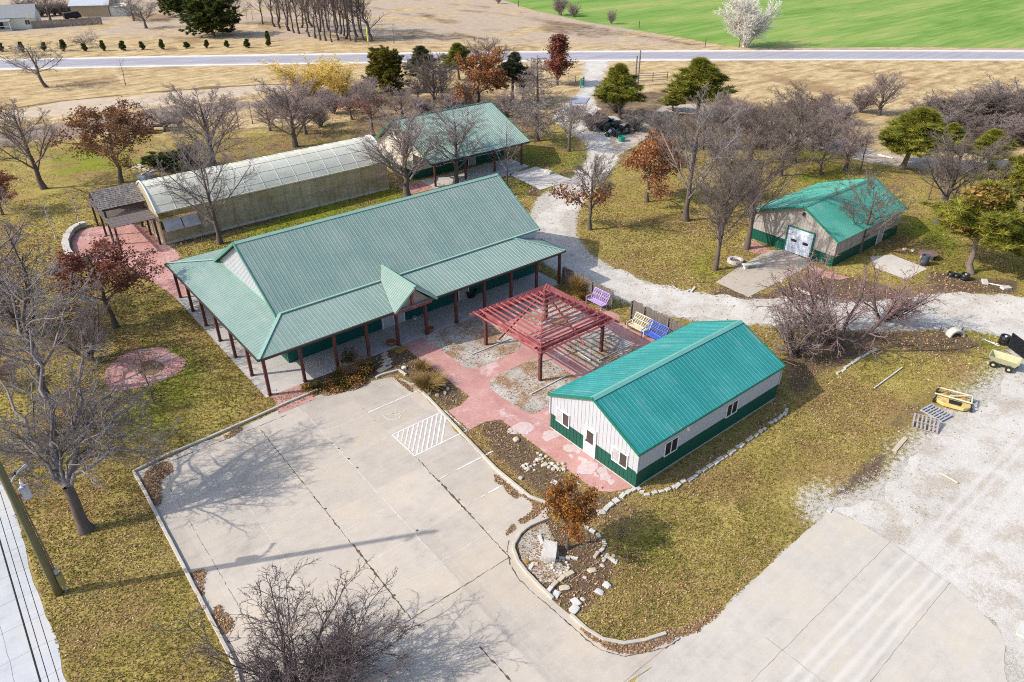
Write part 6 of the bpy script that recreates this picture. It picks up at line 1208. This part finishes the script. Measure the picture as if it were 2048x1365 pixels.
a=G(1828,855);b=G(1870,866); p=pallet('weathered wooden pallet propped at a tilt on the gravel edge',(1849,853),math.atan2(*(b-a)[[1,0]]),'palletB',R(20),7,1.5,1.15); p.location.z=.18
# mower deck
def rotz(a): return Matrix.Rotation(a,4,'Z')
t=thing('mower_deck','worn yellow mower deck with pale tube frame and black wheels on the gravel edge','mower deck'); m=MB(); out=[(-1.0,-.6),(-.6,-.9),(.6,-.95),(1.05,-.55),(.95,.25),(.4,.45),(-.5,.45),(-1.0,.2)]
m.slab([(x,y,.34) for x,y in out],(0,0,1),.24); bevel(m.build('deck',M['deckyellow'],t),.04,2); m=MB(); m.slab([(-.3,-.75,.365),(.4,-.78,.365),(.5,-.3,.365),(-.3,-.25,.365)],(0,0,1),.02); m.build('cover_plate',M['dark'],t)
m=MB()
for p,q in (((-1.2,-.15,.5),(1.0,-.35,.52)),((-1.0,.75,.5),(1.05,.6,.52)),((1.0,-.35,.52),(1.05,.62,.52)),((-.5,-.2,.5),(1.0,.6,.54))): m.tube([p,q],.05,8)
m.build('tube_frame',M['creamp'],t)
for x,y in ((-.5,.25),(.15,.3),(.6,.25)): m=MB(); m.lathe([(.17,.34),(.17,.44),(.06,.46),(.06,.54)],(x,y,0),12); m.build('pulley',M['orange'],t)
for x,y in ((-1.15,-.5),(-1.0,.78),(1.05,-.62),(1.1,.68)): m=MB(); m.tube([(x-.06,y,.15),(x+.06,y,.15)],.15,12); m.build('wheel',M['black'],t); m=MB(); m.beam((x,y,.15),(x*.93,y*.93,.56),.05,.08); m.build('fork',M['dark'],t)
a=G(1880,812);b=G(1912,820); t.location=G(1905,806); t.rotation_euler=(0,0,math.atan2(*(b-a)[[1,0]]))
# dump cart
t=thing('dump_cart','khaki plastic dump cart with black wheels beside the black mesh ramp','cart'); m=MB(); bo=[(-.75,-.38),(.75,-.38),(.75,.38),(-.75,.38)]; to=[(-1.0,-.58),(.95,-.58),(.95,.58),(-1.0,.58)]; th=.03
vs=[(x,y,.42) for x,y in bo]+[(x,y,.88) for x,y in to]+[(x*.93,y*.93,.45) for x,y in bo]+[(x*.95,y*.94,.88) for x,y in to]; m.add(vs,[(3,2,1,0)]+[(i,(i+1)%4,4+(i+1)%4,4+i) for i in range(4)]+[(8,9,10,11)]+[(8+(i+1)%4,8+i,12+i,12+(i+1)%4) for i in range(4)]+[(4+i,4+(i+1)%4,12+(i+1)%4,12+i) for i in range(4)]); m.build('tub',M['khaki'],t)
m=MB(); m.beam((-.9,0,.36),(.9,0,.36),.1,.06); m.beam((.1,-.5,.3),(.1,.5,.3),.06,.06); m.tube([(-.8,0,.36),(-1.5,0,.25)],.03,6); m.build('chassis',M['dark'],t)
for x,y in ((.45,-.5),(.45,.5),(-.55,-.45),(-.55,.45)): m=MB(); m.tube([(x,y-.07,.24),(x,y+.07,.24)],.24,14); w_=m.build('wheel',M['black'],t); m=MB(); m.tube([(x,y-.08,.24),(x,y+.08,.24)],.1,10); m.build('hub',M['khaki'],w_)
a=G(1982,708);b=G(2028,722); t.location=G(2004,735); t.rotation_euler=(0,0,math.atan2(*(b-a)[[1,0]]))
# black mesh ramp of a trailer
p0,p1,p2=G(2016,695),G(2075,740),G(2027,668); b=(p0+p1)/2; t=thing('trailer_ramp','black mesh trailer ramp standing tilted at the frame edge','ramp',(b[0],b[1],0)); d=nrm(p1-p0); L=np.linalg.norm(p1-p0); up=nrm(np.cross(d,[0,0,1.])*-.75+np.array([0,0,.8])); 
o1=np.array([p0[0],p0[1],.08]); q0=G(2026,667,1.05); up=q0-o1; Lu=np.linalg.norm(up); up=up/Lu
Hh=Lu; o0=np.array([p0[0],p0[1],.08]); m=MB()
for p,q in ((o0,o0+d*L),(o0+up*Hh,o0+d*L+up*Hh),(o0,o0+up*Hh),(o0+d*L,o0+d*L+up*Hh),(o0+d*L/2,o0+d*L/2+up*Hh)): m.beam(p,q,.07,.07)
m.build('frame',M['dark'],t); m=MB(); i=.09
while i<L: m.beam(o0+d*i,o0+d*i+up*Hh,.014,.03); i+=.09
i=.1
while i<Hh: m.beam(o0+up*i,o0+up*i+d*L,.02,.014); i+=.1
nn=nrm(np.cross(d,up)); m.slab([o0-nn*.05,o0+d*L-nn*.05,o0+d*L+up*Hh-nn*.05,o0+up*Hh-nn*.05],nn,.012); m.build('mesh_panel',M['black'],t)
# drums and bins
def drum(label,px,rad,h,mt='black',name='plastic_drum',cat='drum',lid=False):
    b=G(*px); t=thing(name,label,cat,tuple(b)); m=MB(); m.lathe([(rad*.93,0),(rad,.04),(rad,h*.3),(rad*1.05,h*.33),(rad,h*.36),(rad,h*.64),(rad*1.05,h*.67),(rad,h*.7),(rad,h*.96),(rad*.95,h),(rad*.88,h),(rad*.86,h*.8),(.01,h*.78)],tuple(b),18); m.build('body',M[mt],t,smooth=True)
    if lid: m=MB(); m.lathe([(rad*.2,h*.8),(rad*.25,h*.93),(.02,h*.95)],(b[0]+rad*.2,b[1],0),8); m.build('white_liner',M['white'],t)
    return t
drum('black plastic drum beside the mesh ramp and metal poles',(2006,688),.36,.72,lid=True); drum('black drum pot near the pine trunk',(1928,560),.36,.6,lid=True); drum('low black tub farther from the drum under the pine',(1901,553),.3,.38,name='black_tub',cat='tub'); drum('low black tub touching the other tub and the drum',(1913,555),.28,.34,name='black_tub',cat='tub')
M['bin']=simple('slate_blue_plastic',(.045,.06,.085),.15,3,.45)
t=drum('dark slate trash barrel beside the round stone table',(1847,530),.36,.98,'bin','trash_barrel','trash can')
b=G(1853,517); t=thing('stone_table','round brown topped stone well table behind the trash barrel','table',tuple(b)); m=MB(); m.lathe([(.55,0),(.55,.42),(.72,.45),(.78,.5)],tuple(b),18); m.build('base',M['rockw'],t); m=MB(); m.lathe([(.86,.502),(.86,.57),(.02,.58)],tuple(b),20); M['brownst']=simple('brown_stone',(.22,.15,.135),.2,4,.85); m.build('top',M['brownst'],t)
for lb,px,rz in (('grey block board lying near the pine, first of two',(1969,566),.5),('grey white block board nearer the frame edge, second of two',(2011,578),-.5)):
    b=G(*px); m=MB(); m.box(b[0]-.42,b[0]+.42,b[1]-.24,b[1]+.24,.0,.2); o=m.build('concrete_block',M['rockw'],None,tuple(b)); bevel(o,.02); o.rotation_euler=(0,0,rz); tag(o,lb,'block')
pipe('pale pole lying between the two block boards',(1974,568),(2005,574),.06,'pvc'); 
# culvert arch
b=G(1910,672); t=thing('culvert_arch','pale concrete culvert half ring lying by the gravel drive','culvert',tuple(b)); m=MB(); A=np.linspace(0,math.pi,13); vs=[]
for dy in (-.3,.3):
    for a in A: vs+=[(b[0]+.62*math.cos(a),b[1]+dy,.62*math.sin(a)),(b[0]+.5*math.cos(a),b[1]+dy,.5*math.sin(a))]
k=26; fs=[]
for i in range(12): a=2*i; fs+=[(a,a+2,a+3,a+1),(k+a,k+a+1,k+a+3,k+a+2),(a,k+a,k+a+2,a+2),(a+1,a+3,k+a+3,k+a+1)]
fs+=[(0,1,k+1,k),(24,k+24,k+25,25)]; m.add(vs,fs); m.build('ring',M['lime'],t); t.rotation_euler=(0,0,-.6)
# stone ring planter and stone bench by the shed apron
b=G(1470,525); t=thing('ring_planter','grey stone ring planter on the lawn beside the apron','planter',tuple(b)); m=MB(); m.lathe([(.72,0),(.74,.3),(.52,.3),(.5,.06),(.01,.05)],tuple(b),18); m.build('ring',M['rockw'],t); m=MB(); m.lathe([(.5,.14),(.02,.2)],tuple(b),12); m.build('soil',M['debris'],t)
b=G(1502,536); t=thing('stone_bench','grey stone slab bench on the edge of the shed apron','bench',tuple(b)); m=MB(); m.box(b[0]-.9,b[0]+.9,b[1]-.25,b[1]+.25,.34,.46); bevel(m.build('seat',M['rockw'],t),.03); 
for s in (-.6,.6): m=MB(); m.box(b[0]+s-.12,b[0]+s+.12,b[1]-.2,b[1]+.2,0,.34); m.build('leg',M['lime'],t)
t.rotation_euler=(0,0,R(-25))
# stone table benches far behind the arbor
for lb,px in (('dark stone bench table at the end nearest the brown leaved oak',(288,268)),('dark stone bench table in the middle of three',(318,262)),('dark stone bench table farthest from the brown leaved oak',(346,256))):
    b=G(*px); t=thing('stone_bench',lb,'bench',tuple(b)); m=MB(); m.box(b[0]-1.15,b[0]+1.15,b[1]-.4,b[1]+.4,.52,.72); bevel(m.build('seat',M['darkwood'],t),.03)
    for s in (-.8,.8): m=MB(); m.box(b[0]+s-.2,b[0]+s+.2,b[1]-.32,b[1]+.32,0,.52); m.build('leg',M['limey'],t)
    t.rotation_euler=(0,0,R(-30)); t.scale=(1.25,1.25,1.25)
# heap of nursery pots and racks
def small_pot(mt,rad,h):
    t=thing('nursery_pot','x','pot'); m=MB(); m.lathe([(rad*.75,0),(rad,h),(rad*.9,h),(rad*.68,.05),(.01,.04)],(0,0,0),10); m.build('body',M[mt],t); return t
M['blackg']=simple('dark_green_plastic',(.02,.035,.03),.3,3,.35,.5); protos=[small_pot('black',.52,.7),small_pot('blackg',.45,.6),small_pot('black',.6,.6),small_pot('blackg',.38,.5)]
rp_=np.random.default_rng(31); used=[0]*4
for i in range(96):
    u,v=rp_.random(),rp_.random(); x=1172+u*56+v*30; y=246+u*30-v*9+rp_.normal()*2; b=G(x,y); k=i%4
    o=protos[k] if not used[k] else dup(protos[k]); used[k]=1; o.location=(b[0],b[1],.02 if rp_.random()<.7 else .4); o.rotation_euler=(rp_.choice([0,1.4,2.9,.5])+rp_.normal()*.2,rp_.normal()*.4,rp_.uniform(0,6.28)); 
    if o.rotation_euler[0]>1: o.location.z+=.4
    tag(o,'black or dark green nursery pot in the dumped heap beside the drive','pot','nursery pots in the heap')
M['pgreen']=simple('bright_green_plastic',(.03,.33,.24),.1,3,.5); M['pgrey']=simple('grey_plastic',(.42,.45,.50),.1,3,.5)
o=small_pot('pgreen',.55,.7); o.location=G(1243,283); tag(o,'bright green crate pot at the near end of the pot heap','pot'); 
for i,(x,y) in enumerate([(1193,252),(1206,262),(1216,268),(1222,272),(1229,268),(1201,247)]): o=small_pot('pgrey',.3,.42); b=G(x,y); o.location=(b[0],b[1],.45); o.rotation_euler=(1.2,0,i); tag(o,'pale grey pot on top of the dumped pot heap','pot','grey pots on the heap')
for lb,px,rz in (('grey slatted plant rack behind the pot heap, nearer rack',(1246,262),.3),('grey slatted plant rack behind the pot heap, farther rack',(1264,256),.1),('grey slatted plant rack leaning beside the pine trunk',(1228,247),1.2)):
    b=G(*px); t=thing('plant_rack',lb,'rack'); m=MB()
    for i in range(8): m.box(-1.2,1.2,-.5+i*.14,-.42+i*.14,.78,.82)
    m.build('top',M['pgrey'],t)
    for x in (-1.1,1.1):
        for y in (-.45,.5): m=MB(); m.box(x-.04,x+.04,y-.04,y+.04,0,.78); m.build('leg',M['oldwood'],t)
    m=MB(); m.box(-1.1,1.1,-.48,-.44,.3,.4); m.box(-1.1,1.1,.48,.52,.3,.4); m.build('brace',M['oldwood'],t); t.location=tuple(b); t.rotation_euler=(0,0,rz)
# cattle guard and gates at the entrance
M['blued']=simple('blue_grey_steel',(.36,.39,.50),.12,3,.5)
p=GP([(1138,207),(1150,197),(1178,197),(1170,209)]); c=np.mean(p,axis=0); t=thing('cattle_guard','blue grey steel cattle guard across the entrance drive','cattle guard',(*c,0)); m=MB(); m.slab([(x,y,.05) for x,y in p],(0,0,1),.04); m.build('base',M['dark'],t); m=MB()
for i in range(15): f=i/14; a=np.array(p[0])*(1-f)+np.array(p[3])*f; b=np.array(p[1])*(1-f)+np.array(p[2])*f; m.beam((*a,.09),(*b,.09),.16,.06)
m.build('bar',M['blued'],t)
M['gategreen']=simple('green_pipe_paint',(.05,.30,.22),.15,3,.5)
def pipe_fence(name,label,pts,h,mt,rails,cat,rad=.05):
    P=[G(*p) for p in pts]; c=np.mean(P,axis=0); t=thing(name,label,cat,(c[0],c[1],0))
    for p in P: m=MB(); m.tube([(p[0],p[1],0),(p[0],p[1],h)],rad*1.4,8); m.build('post',M[mt],t)
    for z in rails:
        for a,b in zip(P[:-1],P[1:]): m=MB(); m.tube([(a[0],a[1],z),(b[0],b[1],z)],rad,6); m.build('rail',M[mt],t)
    return t
pipe_fence('pipe_fence','grey pipe fence panel right of the entrance drive',[(1276,165),(1305,164),(1334,162)],1.7,'oldwood',(.3,.75,1.15,1.55),'fence'); pipe_fence('pipe_gate','bright green open pipe gate left of the entrance drive',[(1161,176),(1167,172)],1.6,'gategreen',(.35,.7,1.05,1.4),'gate',.09); pipe_fence('wire_fence','weathered post and rail fence left of the green gate',[(1136,158),(1151,166)],1.3,'darkwood',(.5,1.0),'fence',.03)
b=G(1272,172); t=thing('gate_frame','pair of tall grey timber poles at the entrance gate','gate frame',tuple(b)); 
for dx in (-.35,.45): m=MB(); m.tube([(b[0]+dx,b[1],0),(b[0]+dx,b[1],5.6+dx)],.14,8); m.build('pole',M['oldwood'],t)
m=MB(); m.beam((b[0]-.35,b[1],1.2),(b[0]+.45,b[1],1.2),.1,.2); m.build('crossbar',M['gategreen'],t)
for i,(x,y) in enumerate([(1037,14),(1278,58),(1410,95),(1478,96)]): b=G(x,y); m=MB(); m.tube([tuple(b),(b[0],b[1],1.9)],.09,6); tag(m.build('fence_post',M['darkwood'],None,tuple(b)),'dark wooden fence post on the edge of the green field','fence post','fence posts along the green field')
b=G(737,92); t=thing('marker_post','yellow green marker post beside the highway in front of the grove','marker post',tuple(b)); m=MB(); M['mk']=simple('yellow_marker',(.55,.62,.08),.1,3,.5); m.box(b[0]-.11,b[0]+.11,b[1]-.11,b[1]+.11,1.0,4.0); m.build('marker',M['mk'],t); m=MB(); m.tube([tuple(b),(b[0],b[1],1.0)],.07,8); m.build('post',M['steel'],t)
# grill, trailer and small things at the far yard
b=G(143,39); t=thing('dark_trailer','dark covered trailer parked behind the privacy fence','trailer',tuple(b)); m=MB(); m.slab([(-2.2,-1.1,2.0),(1.6,-1.1,2.3),(2.2,-1.1,1.4),(2.2,-1.1,.6),(-2.2,-1.1,.6)],(0,-1,0),-2.2); m.v=[(x+b[0],y+b[1],z) for x,y,z in m.v]; bevel(m.build('body',M['dark'],t),.1,2)
for x in (-1.2,1.2):
    for y in (-1.12,1.12): m=MB(); m.tube([(b[0]+x,b[1]+y-.1,.4),(b[0]+x,b[1]+y+.1,.4)],.4,12); m.build('wheel',M['black'],t)
# utility pole
b=G(119,1188); t=thing('utility_pole','mossy wooden utility pole with transformer, meter box and conduit beside the street','utility pole',tuple(b)); m=MB(); m.tube([(b[0],b[1],0),(b[0],b[1],6),(b[0],b[1],14)],[.19,.17,.125],14); m.build('shaft',M['pole'],t,smooth=True)
dx=.19; m=MB(); M['boxy']=simple('olive_meter_box',(.30,.25,.10),.15,3,.6); m.box(b[0]+.16,b[0]+.44,b[1]-.22,b[1]+.16,.55,1.25); bevel(m.build('meter_box',M['boxy'],t),.02)
m=MB(); m.box(b[0]+.16,b[0]+.34,b[1]-.12,b[1]+.10,1.27,1.62); bevel(m.build('switch_box',M['steel'],t),.02); m=MB(); m.tube([(b[0]+.24,b[1]-.02,1.6),(b[0]+.22,b[1]-.02,6.3)],.035,8); m.build('conduit',M['brownst'],t); m=MB(); m.tube([(b[0]+.3,b[1]-.1,.0),(b[0]+.3,b[1]-.1,.56)],.05,8); m.build('lower_conduit',M['steel'],t)
m=MB(); m.lathe([(.16,-.34),(.19,-.30),(.19,.25),(.14,.33),(.04,.35)],(b[0]+.48,b[1]+.05,6.35),16); M['tran']=simple('grey_transformer',(.50,.52,.60),.15,4,.5,dirt=(.42,.26,.20)); tr=m.build('transformer',M['tran'],t); m=MB(); m.lathe([(.05,0),(.08,.08),(.05,.12),(.08,.2),(.04,.26),(.02,.4)],(b[0]+.48,b[1]+.05,6.7),10); m.build('insulator',M['white'],tr); m=MB(); m.beam((b[0],b[1],6.3),(b[0]+.3,b[1],6.3),.1,.12); m.build('bracket',M['terra'],tr)
m=MB(); m.beam((b[0]-.5,b[1]-.15,13.0),(b[0]+.7,b[1]-.15,13.0),.1,.12); m.build('crossarm',M['pole'],t)
m=MB(); m.tube([(b[0],b[1],6.9),(b[0]+.3,b[1]+.25,7.15),(b[0]+.6,b[1]+.5,7.25)],.035,8); la=m.build('lamp_arm',M['steel'],t); m=MB(); m.tube([(b[0]+.55,b[1]+.45,7.25),(b[0]+.9,b[1]+.72,7.24)],[.05,.09],10); m.build('lamp_head',M['steel'],la); m=MB(); m.lathe([(.03,0),(.06,.12),(.02,.16)],(b[0]+.4,b[1]+.36,7.2),8); m.build('photocell',M['dark'],la)
for lb,x,z,rad in (('thick black utility cable running from the pole along the street',-2.03,13.0,.022),('thin pale utility wire running beside the thick cable',-1.86,13.1,.010),('thin dark utility wire over the street verge',-1.66,13.2,.009)):
    m=MB(); m.tube([(x,y,z+.35*((y-5)/28)**2-.05) for y in np.linspace(-25,32.6,26)],rad,6); o=m.build('utility_wire',M['dark'] if rad!=.012 else M['pvc'],None,(x,5,z)); tag(o,lb,'wire')
    if rad>.02:
        m=MB(); m.tube([(x,24.6,z+.12),(x,25.2,z+.12)],.05,8); m.beam((x-.16,24.9,z+.12),(x+.16,24.9,z+.12),.05,.06); m.build('splice',M['dark'],o)
